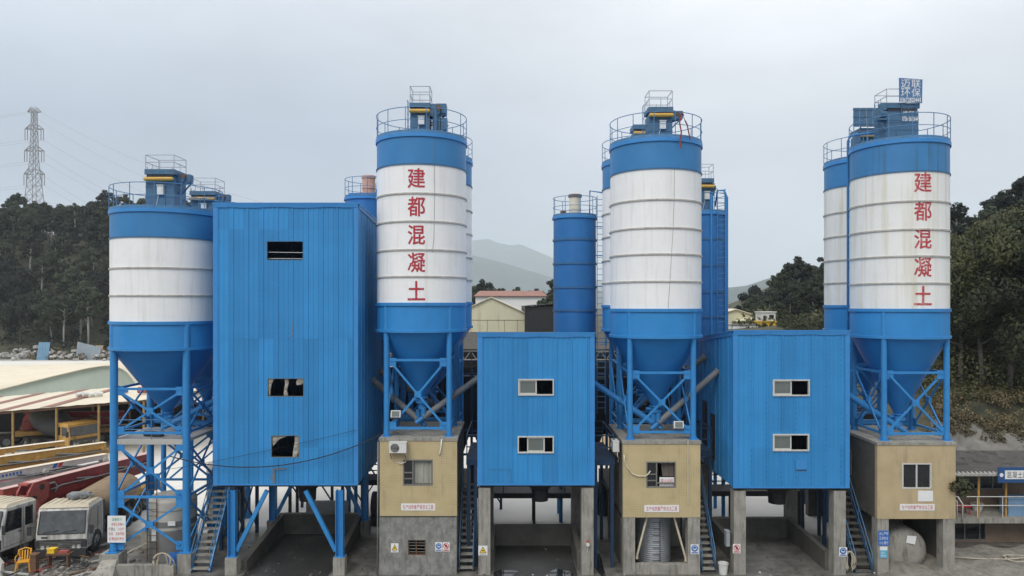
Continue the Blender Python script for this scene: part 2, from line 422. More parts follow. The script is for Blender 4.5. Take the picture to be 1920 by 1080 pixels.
M_TRUCKW = mat('dirty_white_truck_paint', (0.52, 0.51, 0.47), 0.5, var=0.2, nscale=3, streak=0.75, streak_col=(0.17, 0.145, 0.115), streak_lo=0.47, spots=0.75, spot_col=(0.22, 0.19, 0.15), spot_scale=5)
M_DUST = mat('dust_covered_roof', (0.50, 0.44, 0.33), 0.85, var=0.15, nscale=4)
M_TANKB = mat('brown_dusty_tank', (0.24, 0.17, 0.10), 0.75, var=0.25, nscale=2.5, spots=0.5, spot_col=(0.36, 0.29, 0.20), spot_scale=3)
M_BRED = mat('dark_red_boom_paint', (0.20, 0.020, 0.028), 0.45, var=0.25, nscale=2.5, spots=0.4, spot_col=(0.22, 0.10, 0.09), spot_scale=5)
M_BRED2 = mat('faded_red_turret_paint', (0.30, 0.07, 0.06), 0.55, var=0.2, nscale=4)
M_BYEL = mat('ochre_boom_paint', (0.42, 0.24, 0.06), 0.5, var=0.2, nscale=3, spots=0.4, spot_col=(0.25, 0.17, 0.08), spot_scale=5)
M_BWHT = mat('white_boom_paint', (0.58, 0.56, 0.51), 0.5, var=0.15, nscale=3, spots=0.5, spot_col=(0.33, 0.28, 0.24), spot_scale=5)
M_PINKD = mat('dusty_pink_top', (0.56, 0.37, 0.34), 0.7, var=0.15, nscale=4)
M_CREAMD = mat('dusty_cream_top', (0.66, 0.58, 0.45), 0.7, var=0.12, nscale=4)
M_SHEDR = mat('cream_shed_roof', (0.62, 0.555, 0.43), 0.6, var=0.10, nscale=0.35, streak=0.3, streak_col=(0.45, 0.36, 0.25), streak_scale=(0.4, 2, 2))
M_SHEDW = mat('pale_green_shed_wall', (0.34, 0.39, 0.33), 0.7, var=0.1, nscale=0.5, streak=0.35, streak_col=(0.2, 0.23, 0.19))
M_SHEDC = mat('cream_shed_wall', (0.56, 0.53, 0.37), 0.7, var=0.08, nscale=0.25, streak=0.6, streak_col=(0.22, 0.18, 0.12), streak_lo=0.60, streak_scale=(1.2, 1.2, 0.12))
M_BLACKS = mat('black_shed_sheeting', (0.012, 0.013, 0.014), 0.7, var=0.3, nscale=1.2, spots=0.3, spot_col=(0.04, 0.04, 0.04), spot_scale=2)
M_REDROOF = mat('faded_red_roof', (0.26, 0.135, 0.105), 0.8, var=0.15, nscale=0.6)
M_TILEROOF = mat('old_grey_roof', (0.060, 0.056, 0.050), 0.9, var=0.4, nscale=3, spots=0.5, spot_col=(0.2, 0.19, 0.17), spot_scale=4)
M_BRICKW = mat('brown_house_wall', (0.20, 0.145, 0.105), 0.85, var=0.2, nscale=1.5, streak=0.5, streak_col=(0.09, 0.07, 0.055))
M_ROPE = mat('dusty_rope', (0.38, 0.34, 0.26), 0.9, var=0.2, nscale=12)
M_CABLE = mat('black_cable', (0.02, 0.02, 0.022), 0.7, var=0.2, nscale=5)
M_PYLON = mat('galvanised_pylon_steel', (0.27, 0.265, 0.27), 0.6, var=0.2, nscale=1)
M_WIRE = mat('grey_wire', (0.30, 0.31, 0.33), 0.6, var=0.1)
M_WGLASS = mat('dusty_windscreen', (0.075, 0.080, 0.080), 0.12, var=0.35, nscale=2.5, spots=0.5, spot_col=(0.20, 0.195, 0.18), spot_scale=2.0, spec=0.7)
M_PUDDLE = mat('standing_water', (0.020, 0.021, 0.022), 0.04, var=0.2, nscale=2, spec=0.6)
M_BARK = mat('grey_bark', (0.12, 0.105, 0.09), 0.9, var=0.3, nscale=3)
M_BARKP = mat('pale_bark', (0.30, 0.29, 0.26), 0.9, var=0.25, nscale=3)

# lettering: single characters as flat outlines
_G = {}
def glyph(ch, offset=0.0):
    offset = 0.0 if ord(ch) > 127 else max(offset, .02)
    key = (ch, offset)
    if key in _G: return _G[key]
    cu = bpy.data.curves.new('lettering', 'FONT')
    cu.body = ch; cu.size = 1.0; cu.offset = offset; cu.resolution_u = 2; cu.fill_mode = 'FRONT'
    ob = bpy.data.objects.new('lettering', cu); COL.objects.link(ob)
    dg = bpy.context.evaluated_depsgraph_get()
    ev = ob.evaluated_get(dg); me = ev.to_mesh()
    vs = [(v.co.x, v.co.y) for v in me.vertices]; fs = [tuple(p.vertices) for p in me.polygons]
    ev.to_mesh_clear()
    bpy.data.objects.remove(ob); bpy.data.curves.remove(cu)
    if vs:
        x0 = min(v[0] for v in vs); x1 = max(v[0] for v in vs); y0 = min(v[1] for v in vs); y1 = max(v[1] for v in vs)
        vs = [((x - x0) / max(x1 - x0, 1e-4) - 0.5, (y - y0) / max(y1 - y0, 1e-4) - 0.5) for x, y in vs]
        _G[key] = (vs, fs, (x1 - x0) / max(y1 - y0, 1e-4))
    else:
        _G[key] = ([], [], 1)
    return _G[key]

def put_text(mb, text, x0, x1, zc, h, y, m=0, offset=0.015, gap=0.12, axis='y'):
    """one line of characters spread evenly between x0 and x1 on the plane y"""
    n = len(text); cw = (x1 - x0) / n
    for i, ch in enumerate(text):
        if ch == ' ': continue
        vs, fs, asp = glyph(ch, offset)
        w = cw * (1 - gap); hh = h
        if ch in '一-': hh = h * 0.14
        if ch in '1iI': w = w * 0.5
        xc = x0 + cw * (i + 0.5)
        mb.add([(xc + a * w, y, zc + b * hh) for a, b in vs], fs, m)

def cyl_text(ch, w, h, zc, ang, c, r, m=0, offset=0.03, lift=0.005):
    """a character painted on a round wall: the outline is cut finely and laid on the curve"""
    vs, fs, asp = glyph(ch, offset)
    bm = bmesh.new()
    bv = [bm.verts.new((a * w, 0, b * h)) for a, b in vs]
    for f in fs:
        try: bm.faces.new([bv[i] for i in f])
        except ValueError: pass
    k = -w / 2 + 0.06
    while k < w / 2:
        g = bm.verts[:] + bm.edges[:] + bm.faces[:]
        bmesh.ops.bisect_plane(bm, geom=g, plane_co=(k, 0, 0), plane_no=(1, 0, 0))
        k += 0.06
    bm.verts.index_update()
    mb = MB()
    pv = []
    for v in bm.verts:
        t = ang + v.co.x / r
        pv.append((c[0] + (r + lift) * math.cos(t), c[1] + (r + lift) * math.sin(t), zc + v.co.z))
    pf = [tuple(v.index for v in f.verts) for f in bm.faces]
    bm.free()
    mb.add(pv, pf, m)
    return mb

# ---------------------------------------------------------------- the ground and the hills
def sm(a, b, x):
    t = min(1.0, max(0.0, (x - a) / (b - a))); return t * t * (3 - 2 * t)
_hr = np.random.RandomState(3)
_ph = _hr.uniform(0, 6.28, 24); _fr = _hr.uniform(0.02, 0.13, 24); _an = _hr.uniform(0, 6.28, 24)
def bumps(x, y):
    return sum(math.sin((x * math.cos(_an[i]) + y * math.sin(_an[i])) * _fr[i] * (1 + i * .06) + _ph[i]) / (1 + i * .15) for i in range(12)) / 3.0
def hgt(x, y):
    D = y + CAMD
    l = 34 * sm(150, 235, D) * sm(-45, -100, x)
    r1 = 23 * math.exp(-((x - 112) / 42) ** 2 - ((y - 95) / 62) ** 2)
    r2 = 24 * math.exp(-((x - 130) / 58) ** 2 - ((y - 220) / 70) ** 2)
    ter = 7.4 * sm(50, 58, y) * sm(15, 23, x) * (1 - .85 * sm(78, 125, y))
    bank = 4.2 * sm(25.5, 31, x) * sm(17.0, 21.5, y) * (1 - sm(50, 58, y))
    z = l + r1 + r2 + max(ter, bank)
    if z > 0.5: z += bumps(x, y) * min(1.6, z * 0.12)
    far = sm(300, 900, D); z += far * (3 + 3 * bumps(x * .2, y * .2)) * 0.6
    return z

def axis_pts(lim_in, step, lim_out, n):
    a = list(np.arange(-lim_in, lim_in + .01, step))
    g = [lim_in + (lim_out - lim_in) * ((i + 1) / n) ** 2 for i in range(n)]
    return [-v for v in reversed(g)] + a + g
gx = axis_pts(150, 3.0, 5100, 16)
gy = [-110, -90, -70, -55, -45] + list(np.arange(-38, 270, 3.0)) + [290, 320, 360, 420, 500, 620, 800, 1050, 1400, 1850, 2400, 3200, 4200, 5600, 7200, 8500]
gv = [(x, y, hgt(x, y)) for y in gy for x in gx]
nx = len(gx)
gf = [(j * nx + i, j * nx + i + 1, (j + 1) * nx + i + 1, (j + 1) * nx + i) for j in range(len(gy) - 1) for i in range(nx - 1)]
def ground_mat():
    m = mat('yard_ground', (0.60, 0.58, 0.535), 0.85, var=0.10, nscale=0.12, spots=0.35, spot_col=(0.40, 0.385, 0.345), spot_scale=0.22, bump=0.1)
    t = m.node_tree
    b = next(n for n in t.nodes if n.type == 'BSDF_PRINCIPLED')
    src = b.inputs['Base Color'].links[0].from_socket
    geo = nd(t, 'ShaderNodeNewGeometry'); sp = nd(t, 'ShaderNodeSeparateXYZ'); t.links.new(geo.outputs['Position'], sp.inputs[0])
    nz = nd(t, 'ShaderNodeTexNoise'); nz.inputs['Scale'].default_value = 0.25; nz.inputs['Detail'].default_value = 6
    t.links.new(geo.outputs['Position'], nz.inputs['Vector'])
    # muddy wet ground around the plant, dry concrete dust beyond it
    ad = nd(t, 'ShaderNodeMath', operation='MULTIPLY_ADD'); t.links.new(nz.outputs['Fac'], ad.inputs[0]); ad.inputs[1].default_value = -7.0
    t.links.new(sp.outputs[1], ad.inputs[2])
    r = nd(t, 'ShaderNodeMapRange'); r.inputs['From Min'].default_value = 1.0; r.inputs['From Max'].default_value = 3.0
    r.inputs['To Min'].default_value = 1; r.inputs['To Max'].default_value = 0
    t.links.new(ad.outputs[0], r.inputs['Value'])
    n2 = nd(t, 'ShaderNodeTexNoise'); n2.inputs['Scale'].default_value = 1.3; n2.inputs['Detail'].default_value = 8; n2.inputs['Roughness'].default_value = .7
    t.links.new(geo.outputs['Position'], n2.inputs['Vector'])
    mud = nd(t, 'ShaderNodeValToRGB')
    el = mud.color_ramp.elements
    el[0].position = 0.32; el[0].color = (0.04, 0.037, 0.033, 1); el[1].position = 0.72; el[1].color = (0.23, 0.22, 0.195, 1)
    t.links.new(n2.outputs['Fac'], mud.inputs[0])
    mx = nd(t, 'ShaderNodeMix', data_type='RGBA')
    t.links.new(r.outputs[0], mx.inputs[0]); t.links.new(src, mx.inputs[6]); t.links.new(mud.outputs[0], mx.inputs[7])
    # hillsides and everything past the yard: dark undergrowth and earth
    n3 = nd(t, 'ShaderNodeTexNoise'); n3.inputs['Scale'].default_value = 0.5; n3.inputs['Detail'].default_value = 9; n3.inputs['Roughness'].default_value = .75
    t.links.new(geo.outputs['Position'], n3.inputs['Vector'])
    gr = nd(t, 'ShaderNodeValToRGB'); el = gr.color_ramp.elements
    el[0].position = 0.3; el[0].color = (0.022, 0.028, 0.016, 1); el[1].position = 0.72; el[1].color = (0.085, 0.078, 0.045, 1)
    t.links.new(n3.outputs['Fac'], gr.inputs[0])
    hz = nd(t, 'ShaderNodeMapRange'); hz.inputs['From Min'].default_value = 0.35; hz.inputs['From Max'].default_value = 1.0
    t.links.new(sp.outputs[2], hz.inputs['Value'])
    fy = nd(t, 'ShaderNodeMapRange'); fy.inputs['From Min'].default_value = 112; fy.inputs['From Max'].default_value = 120
    t.links.new(sp.outputs[1], fy.inputs['Value'])
    mxx = nd(t, 'ShaderNodeMath', operation='MAXIMUM'); t.links.new(hz.outputs[0], mxx.inputs[0]); t.links.new(fy.outputs[0], mxx.inputs[1])
    m2 = nd(t, 'ShaderNodeMix', data_type='RGBA')
    t.links.new(mxx.outputs[0], m2.inputs[0]); t.links.new(mx.outputs[2], m2.inputs[6]); t.links.new(gr.outputs[0], m2.inputs[7])
    t.links.new(m2.outputs[2], b.inputs['Base Color'])
    ro = nd(t, 'ShaderNodeMapRange'); ro.inputs['To Min'].default_value = 0.85; ro.inputs['To Max'].default_value = 0.42
    t.links.new(r.outputs[0], ro.inputs['Value']); t.links.new(ro.outputs[0], b.inputs['Roughness'])
    return m
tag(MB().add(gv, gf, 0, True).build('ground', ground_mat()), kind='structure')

M_MOUNT = mat('wooded_mountain', (0.026, 0.042, 0.034), 0.95, var=0.6, nscale=0.006, spots=.7, spot_col=(.075, .08, .06), spot_scale=.012)
def mountain(name, pts, D, depth, seed):
    """a real ridge: its crest follows the skyline, its flanks run down both ways and are cut by spurs"""
    r = np.random.RandomState(seed)
    xs = np.linspace(pts[0][0], pts[-1][0], 90)
    crest = np.interp(xs, [p[0] for p in pts], [p[1] for p in pts])
    ph = r.uniform(0, 6.28, 9)
    vs = []; rows = 15
    for j in range(rows):
        t = -1 + 2 * j / (rows - 1)
        for i, px in enumerate(xs):
            y = D - CAMD + t * depth
            x = (px - CX) * D / F
            zc = CAMZ - (crest[i] - HY) * D / F
            s = (1 - abs(t)) ** 1.25
            w = sum(math.sin(x * (0.004 + .006 * k) * 1800 / D + ph[k]) / (k + 1) for k in range(7))
            z = zc * s * (1 + 0.16 * w * (1 - s)) + (w * 0.006 * D * .2 if s > .98 else 0) - 4 * (1 - s)
            vs.append((x, y + w * depth * .08 * (1 - s), z))
    n = len(xs)
    fs = [(j * n + i, j * n + i + 1, (j + 1) * n + i + 1, (j + 1) * n + i) for j in range(rows - 1) for i in range(n - 1)]
    return tag(MB().add(vs, fs, 0, True).build(name, M_MOUNT), kind='structure')
MK = 3.0
mountain('mountain', [(560, 575), (700, 520), (800, 470), (880, 452), (915, 449), (935, 457), (960, 461), (975, 459), (1000, 470), (1040, 488), (1100, 520), (1200, 552), (1330, 570)], 2350 * MK, 420 * MK, 5)
mountain('mountain', [(700, 560), (820, 500), (885, 478), (930, 490), (980, 505), (1037, 520), (1120, 545), (1200, 568)], 1500 * MK, 260 * MK, 9)
mountain('mountain', [(1180, 575), (1290, 556), (1360, 538), (1400, 534), (1440, 522), (1480, 516), (1540, 500), (1640, 470), (1800, 440), (2000, 430), (2200, 470)], 900 * MK, 170 * MK, 11)

hz = MB().box(-5200, 5200, -160, 8600, -5.0, 690)
hm = bpy.data.materials.new('haze_air'); hm.use_nodes = True
t = hm.node_tree; t.nodes.clear()
o = nd(t, 'ShaderNodeOutputMaterial'); pv = nd(t, 'ShaderNodeVolumePrincipled')
pv.inputs['Color'].default_value = (0.86, 0.945, 1.0, 1)
pv.inputs['Density'].default_value = 0.00018
pv.inputs['Anisotropy'].default_value = 0.0
t.links.new(pv.outputs[0], o.inputs['Volume'])
HAZE = tag(hz.build('haze', hm), kind='stuff')

# ---------------------------------------------------------------- silos
def ladder_mb(mb, base, top, w=0.4, step=0.3, r=0.018, side=(1, 0, 0), cage=None, m=0):
    base, top, s = Vector(base), Vector(top), Vector(side) * w / 2
    mb.tube(base - s, top - s, r, 6, m); mb.tube(base + s, top + s, r, 6, m)
    L = (top - base).length; d = (top - base) / L
    k = step
    while k < L:
        mb.tube(base + d * k - s, base + d * k + s, r * 0.75, 5, m); k += step
    if cage:
        k = 2.2
        cv = Vector(cage)
        hoops = []
        while k < L:
            c = base + d * k
            pts = [c - s * 1.3 * math.cos(a) + cv * math.sin(a) for a in np.linspace(0, math.pi, 9)]
            mb.path(pts, r * .8, 5, m); hoops.append(pts); k += 0.9
        for q in (2, 4, 6):
            if len(hoops) > 1: mb.tube(hoops[0][q], hoops[-1][q], r * .7, 5, m)

def guard_rail_mb(c, r, z, h=1.05, n=14, a0=0.0, a1=2 * math.pi):
    mb = MB()
    full = abs(a1 - a0 - 2 * math.pi) < 1e-6
    for k, rr in ((h, 0.017), (h * 0.52, 0.014)):
        pts = [(c[0] + r * math.cos(a), c[1] + r * math.sin(a), z + k) for a in np.linspace(a0, a1, 49)]
        mb.path(pts, rr, 6)
    for a in np.linspace(a0, a1, n + 1)[: (n if full else n + 1)]:
        p = (c[0] + r * math.cos(a), c[1] + r * math.sin(a))
        mb.tube((*p, z - 0.05), (*p, z + h), 0.017, 6)
    mb.lathe([(r + .01, z + .02), (r + .01, z + .13)], c, 48, 0, True, a0, a1)
    return mb

def dust_filter(root, cx, cy, z, w=0.9, d=0.9, h=1.55, rail=0.75, fan=1.0, body=M_OLDBLUE, tank=True, name='dust_filter', plain=False):
    b = MB()
    b.box(cx - w / 2, cx + w / 2, cy - d / 2, cy + d / 2, z - .12, z + h * .80)
    b.box(cx - w / 2 + .05, cx + w / 2 - .05, cy - d / 2 + .06, cy + d / 2 - .05, z + h * .80, z + h * .87)      # dark valve gap
    b.box(cx - w / 2 - .03, cx + w / 2 + .03, cy - d / 2 - .05, cy + d / 2 + .04, z + h * .87, z + h)
    for zz in (0.3, 0.55): b.box(cx - w / 2 - .012, cx + w / 2 + .012, cy - d / 2 - .012, cy + d / 2 + .012, z + h * zz, z + h * zz + .04)
    b.box(cx - w * .2, cx + w * .2, cy - d / 2 - .03, cy - d / 2, z + .1, z + h * .28)
    p = b.build(name, body, root)
    b = MB(); b.box(cx - w * .46, cx + w * .46, cy - d / 2 - .02, cy - d / 2 + .03, z + h * .80, z + h * .85)
    for k in range(0 if plain else 7):
        x = cx - w * .42 + w * .84 * k / 6
        b.tube((x, cy - d / 2 - .10, z + h * .79), (x, cy - d / 2 + .05, z + h * .86), .035, 6)
    b.build('pulse_valves', M_DARK, p)
    if tank:
        b = MB()
        b.tube((cx - w * .48, cy - d / 2 - .13, z + h * .745), (cx + w * .48, cy - d / 2 - .13, z + h * .745), .085, 14)
        for sx in (-1, 1):
            b.lathe([(0, 0)], (0, 0))
            b.tube((cx + sx * w * .48, cy - d / 2 - .13, z + h * .745), (cx + sx * (w * .48 + .05), cy - d / 2 - .13, z + h * .745), .085, 14, 0, .04)
        b.build('air_tank', M_YELLOW, p)
    b = MB()
    if plain: b.box(cx - w * .5 - .01, cx + w * .5 + .01, cy - d / 2 - .015, cy - d / 2, z + .80, z + .83)
    else: b.box(cx - .06, cx + .20, cy - d / 2 - .13, cy - d / 2 - .001, z + h * .36, z + h * .58)
    if not plain: b.box(cx - .08, cx + .22, cy - d / 2 - .16, cy - d / 2 - .001, z + h * .58, z + h * .60)
    if not plain: b.tube((cx - .02, cy - d / 2 - .06, z + h * .36), (cx - .16, cy - d / 2 - .02, z + .05), .014, 6)
    b.build('sheet_seam' if plain else 'control_box', M_OLDBLUE if plain else M_BOXW, p)
    if fan > 0:
        b = MB(); s = fan
        x0 = cx + w / 2
        b.tube((x0 + .02, cy - .05, z + h * .80), (x0 + .30 * s, cy - .05, z + h * .80), .17 * s, 14)
        b.tube((x0 + .12 * s, cy - .28 * s, z + h * .80), (x0 + .12 * s, cy + .2 * s, z + h * .80), .21 * s, 16)
        b.box(x0 + .18 * s, x0 + .52 * s, cy - .2 * s, cy + .16 * s, z + h * .74, z + h * .74 + .3 * s)
        b.beam((x0, cy - .2, z + h * .42), (x0 + .45 * s, cy - .2, z + h * .72), .05, .05)
        b.beam((x0, cy + .12, z + h * .42), (x0 + .45 * s, cy + .12, z + h * .72), .05, .05)
        b.box(x0, x0 + .5 * s, cy - .24, cy + .18, z + h * .70, z + h * .73)
        b.build('fan', M_OLDBLUE, p)
        MB().tube((x0 + .26 * s, cy - .30 * s, z + h * .86), (x0 + .26 * s, cy - .02, z + h * .86), .10 * s, 12).build('motor', M_RUST, p)
    if rail > 0:
        b = MB()
        xs = (cx - w / 2, cx + w / 2); ys = (cy - d / 2, cy + d / 2)
        for i, (x, y) in enumerate([(xs[0], ys[0]), (xs[1], ys[0]), (xs[1], ys[1]), (xs[0], ys[1])]):
            b.tube((x, y, z + h), (x, y, z + h + rail), .019, 6)
            x2, y2 = [(xs[1], ys[0]), (xs[1], ys[1]), (xs[0], ys[1]), (xs[0], ys[0])][i]
            mxp = ((x + x2) / 2, (y + y2) / 2)
            b.tube((*mxp, z + h), (*mxp, z + h + rail * .55), .015, 6)
            for q in (.5, 1.0): b.tube((x, y, z + h + rail * q), (x2, y2, z + h + rail * q), .017, 6)
        b.build('filter_rail', M_RAILW, p)
        b = MB()
        ladder_mb(b, (cx - w / 2 - .16, cy + .05, z), (cx - w / 2 - .16, cy + .05, z + h + rail * .3), .34, .28, .014, (0, 1, 0))
        b.build('filter_ladder', M_RAIL, p)
    return p

GS = 'cement silos of the batching plant'
def silo(X, Y, r, zt, zb, rings, zw, zr, za, foot, label, white=M_SWHITE, top=M_SBLUE, braces=(), hop_r=0.18, gusset=True, leg_r=0.118, text=None, textmat=None, outlet=True, rail_n=14):
    root = thing('cement_silo', label, 'silo', (X, Y, foot), GS)
    c = (X, Y)
    b = MB(); b.lathe([(r, zt), (r, zb)], c, 72, 0); b.lathe([(r, zb), (r, zw)], c, 72, 1); b.lathe([(r, zw), (r, zr)], c, 72, 2)
    b.build('shell', [top, white, M_SBLUE2], root)
    b = MB(); b.lathe([(r + .055, zt + .0), (r + .055, zt + .07), (r * .6, zt + .19), (.25, zt + .27), (0.001, zt + .28)], c, 72); b.lathe([(r + .055, zt), (r + .055, zt - .09), (r - .01, zt - .09)], c, 72)
    b.build('roof', M_TRIM, root)
    for z in rings:
        MB().lathe([(r, z + .035), (r + .045, z + .03), (r + .045, z - .03), (r, z - .035)], c, 72).build('stiffener_ring', M_RING, root)
    MB().lathe([(r, zb + .03), (r + .035, zb + .03), (r + .035, zb - .03), (r, zb - .03)], c, 72).build('band_flange', M_RINGB, root)
    b = MB()
    b.lathe([(r, zw + .03), (r + .06, zw + .03), (r + .06, zw - .10), (r, zw - .10)], c, 72)
    b.lathe([(r, zr + .06), (r + .065, zr + .05), (r + .065, zr - .06), (r - .03, zr - .06)], c, 72)
    b.build('ring_beam', M_STEEL, root)
    b = MB(); b.lathe([(r - .02, zr - .02), (hop_r, za)], c, 72)
    b.build('hopper', M_HOP, root)
    if outlet:
        b = MB(); b.tube((X, Y, za + .02), (X, Y, za - .55), hop_r * .92, 16)
        b.lathe([(hop_r, za + .0), (hop_r + .09, za + .0), (hop_r + .09, za - .05), (hop_r, za - .05)], c, 24)
        b.lathe([(hop_r, za - .22), (hop_r + .09, za - .22), (hop_r + .09, za - .28), (hop_r, za - .28)], c, 24)
        b.tube((X, Y, za - .14), (X - .42, Y - .05, za - .14), .07, 10)
        b.build('outlet_valve', M_STEEL, root)
    a = r * 0.679
    cor = [(X - a, Y - a), (X + a, Y - a), (X + a, Y + a), (X - a, Y + a)]
    for (x, y) in cor:
        b = MB(); b.tube((x, y, foot), (x, y, zw + .0), leg_r, 18)
        b.box(x - leg_r * 1.6, x + leg_r * 1.6, y - leg_r * 1.6, y + leg_r * 1.6, foot, foot + .03)
        for q in range(4):
            an = q * math.pi / 2 + .78
            b.hexa([(x + math.cos(an) * leg_r * .9, y + math.sin(an) * leg_r * .9, foot + .03), (x + math.cos(an) * leg_r * 1.5, y + math.sin(an) * leg_r * 1.5, foot + .03), (x + math.cos(an + .1) * leg_r * 1.5, y + math.sin(an + .1) * leg_r * 1.5, foot + .03), (x + math.cos(an + .12) * leg_r * .9, y + math.sin(an + .12) * leg_r * .9, foot + .03)],
                   [(x + math.cos(an) * leg_r * .9, y + math.sin(an) * leg_r * .9, foot + .25), (x + math.cos(an) * leg_r * .95, y + math.sin(an) * leg_r * .95, foot + .25), (x + math.cos(an + .1) * leg_r * .95, y + math.sin(an + .1) * leg_r * .95, foot + .25), (x + math.cos(an + .12) * leg_r * .9, y + math.sin(an + .12) * leg_r * .9, foot + .25)])
        b.build('leg', M_STEEL, root)
    for s in range(4):
        (x0, y0), (x1, y1) = cor[s], cor[(s + 1) % 4]
        d = Vector((x1 - x0, y1 - y0, 0)).normalized()
        P = lambda tt, z, off=0.0: Vector((x0 + (x1 - x0) * tt, y0 + (y1 - y0) * tt, z)) + Vector((d.y, -d.x, 0)) * off
        b = MB(); L = 2 * a; e = (leg_r + .02) / L
        for (z1, z0, bt, bb) in braces:
            if bt: b.beam(P(e, z1), P(1 - e, z1), .07, .10)
            if bb: b.beam(P(e, z0), P(1 - e, z0), .07, .10)
            b.beam(P(e + .03, z1 - .12, .045), P(1 - e - .03, z0 + .12, .045), .05, .085)
            b.beam(P(e + .03, z0 + .12, -.045), P(1 - e - .03, z1 - .12, -.045), .05, .085)
            if gusset:
                zm = (z1 + z0) / 2
                q = [P(.5, zm - .14), P(.5, zm + .14)]
                b.beam(P(.5 - .14 / L, zm), P(.5 + .14 / L, zm), .112, .24)
                for tt in (e, 1 - e):
                    sgn = 1 if tt < .5 else -1
                    for zz, up in ((z1, -1), (z0, 1)):
                        b.beam(P(tt - sgn * .01, zz + up * .09), P(tt + sgn * .26 / L, zz + up * .09), .03, .36)
        if braces: b.build('cross_brace', M_STEEL, root)
    guard_rail_mb(c, r + .02, zt + .06, n=rail_n).build('guard_rail', M_RAIL, root)
    b = MB(); b.tube((X + r * .55, Y - r * .35, zt + .1), (X + r * .55, Y - r * .35, zt + .30), .16, 14); b.tube((X + r * .55, Y - r * .35, zt + .30), (X + r * .55, Y - r * .35, zt + .34), .20, 14)
    b.build('safety_valve', M_CREAMF if white is M_SWHITE_STAIN else M_OLDBLUE, root)
    if text:
        b = MB()
        for ch, z in text[0]:
            # stencilled strokes, laid on twice in a slightly shifted coat, which thickens them
            for q, (da, dz) in enumerate(((-.014, -.006), (.014, .006), (-.005, .012), (.005, -.012))):
                g = cyl_text(ch, .70, .79 if ch != '土' else .77, z + dz, R(text[1]) + da / r, c, r, 0, 0, .004 + .0012 * q)
                b.add(g.v, g.f)
        b.build('lettering', textmat, root, fix=False)
    return root

XB = lambda zt, zb: ((zt, zb, True, True),)
# front row
S1 = silo(-15.14, 1.95, 2.235, 15.05, 13.93, (12.66, 11.52), 10.42, 9.30, 6.45, 0.80,
          'short white banded blue silo standing furthest left on tall legs over round tanks', braces=((7.62, 5.78, True, True), (5.30, 3.10, False, True), (2.92, .98, False, False)), leg_r=.155)
dust_filter(S1, -15.2, 1.95, 15.27, 1.22, 1.15, 1.72, .62, 1.0)
S2 = silo(-3.94, 1.75, 1.93, 18.15, 16.93, (15.72, 14.57, 13.40, 12.30), 11.2, 10.05, 7.15, 5.63,
          'white silo with blue top and crisp red vertical characters beside the tall tower', braces=XB(8.83, 5.98),
          text=([('建', 16.34), ('都', 15.17), ('混', 14.01), ('凝', 12.88), ('土', 11.72)], -89.5), textmat=M_RED)
dust_filter(S2, -3.97, 1.75, 18.36, .84, .84, 1.48, .72, 1.35)
b = MB(); b.box(-3.45, -3.12, 1.45, 2.0, 18.25, 19.35); b.box(-3.08, -2.82, 1.5, 1.9, 18.75, 19.25); b.tube((-3.3, 1.38, 18.5), (-3.3, 1.38, 19.6), .09, 10); b.beam((-3.4, 1.4, 18.3), (-2.75, 1.4, 18.9), .05, .05); b.build('fan_duct', M_OLDBLUE, S2)
S3 = silo(6.26, 1.75, 1.95, 17.95, 16.74, (15.46, 14.30, 13.22, 12.10), 10.95, 9.80, 6.75, 5.50,
          'tall white silo without lettering, thin crack-like line down its front', braces=XB(8.30, 5.82))
dust_filter(S3, 6.40, 1.75, 18.15, 1.0, .95, 1.50, .70, 1.0)
b = MB(); b.path([(6.26 + 1.957 * math.cos(R(a)), 1.75 + 1.957 * math.sin(R(a)), z) for a, z in ((-78, 16.7), (-78.5, 15.4), (-80, 14.2), (-82, 13.1), (-84, 12.0), (-86, 11.0))], .006, 5); b.build('cable', M_ALUD, S3)
b = MB(); b.path([(-3.94 + 1.937 * math.cos(R(a)), 1.75 + 1.937 * math.sin(R(a)), z) for a, z in ((-67, 18.05), (-67.3, 17), (-67, 15.9), (-67.6, 14.8), (-68, 13.9), (-70, 13.3))], .006, 5); b.build('cable', M_ALUD, S2)
S4 = silo(16.88, 1.75, 1.93, 17.92, 16.64, (15.40, 14.24, 13.14, 12.03), 10.95, 9.78, 6.4, 5.45,
          'rust streaked white silo with faded red characters at the right end', white=M_SWHITE_STAIN, top=M_SBLUE_STAIN, braces=XB(8.30, 5.75),
          text=([('建', 16.17), ('都', 14.99), ('混', 13.84), ('凝', 12.69), ('土', 11.52)], -90.5), textmat=M_REDW)
dust_filter(S4, 16.68, 1.55, 18.12, 1.36, 1.0, 1.62, .62, 0, tank=False, plain=True)
b = MB(); b.path([(15.10, 2.66, 5.9), (15.10, 2.66, 18.5), (15.14, 2.64, 18.68), (15.3, 2.55, 18.75), (16.2, 2.1, 18.75)], .055, 10)
for z in np.arange(7, 18.5, 1.15): b.box(15.06, 15.35, 2.60, 2.72, z, z + .05)
b.build('fill_pipe', M_SBLUE, S4)
b = MB(); b.tube((15.98, 1.2, 19.3), (15.66, 1.1, 19.3), .19, 14); b.box(15.62, 16.0, .95, 1.3, 19.02, 19.09); b.box(15.75, 15.98, 1.0, 1.3, 19.45, 19.75); b.beam((15.98, 1.1, 18.6), (15.66, 1.05, 19.03), .05, .05); b.build('motor', M_OLDBLUE, S4)

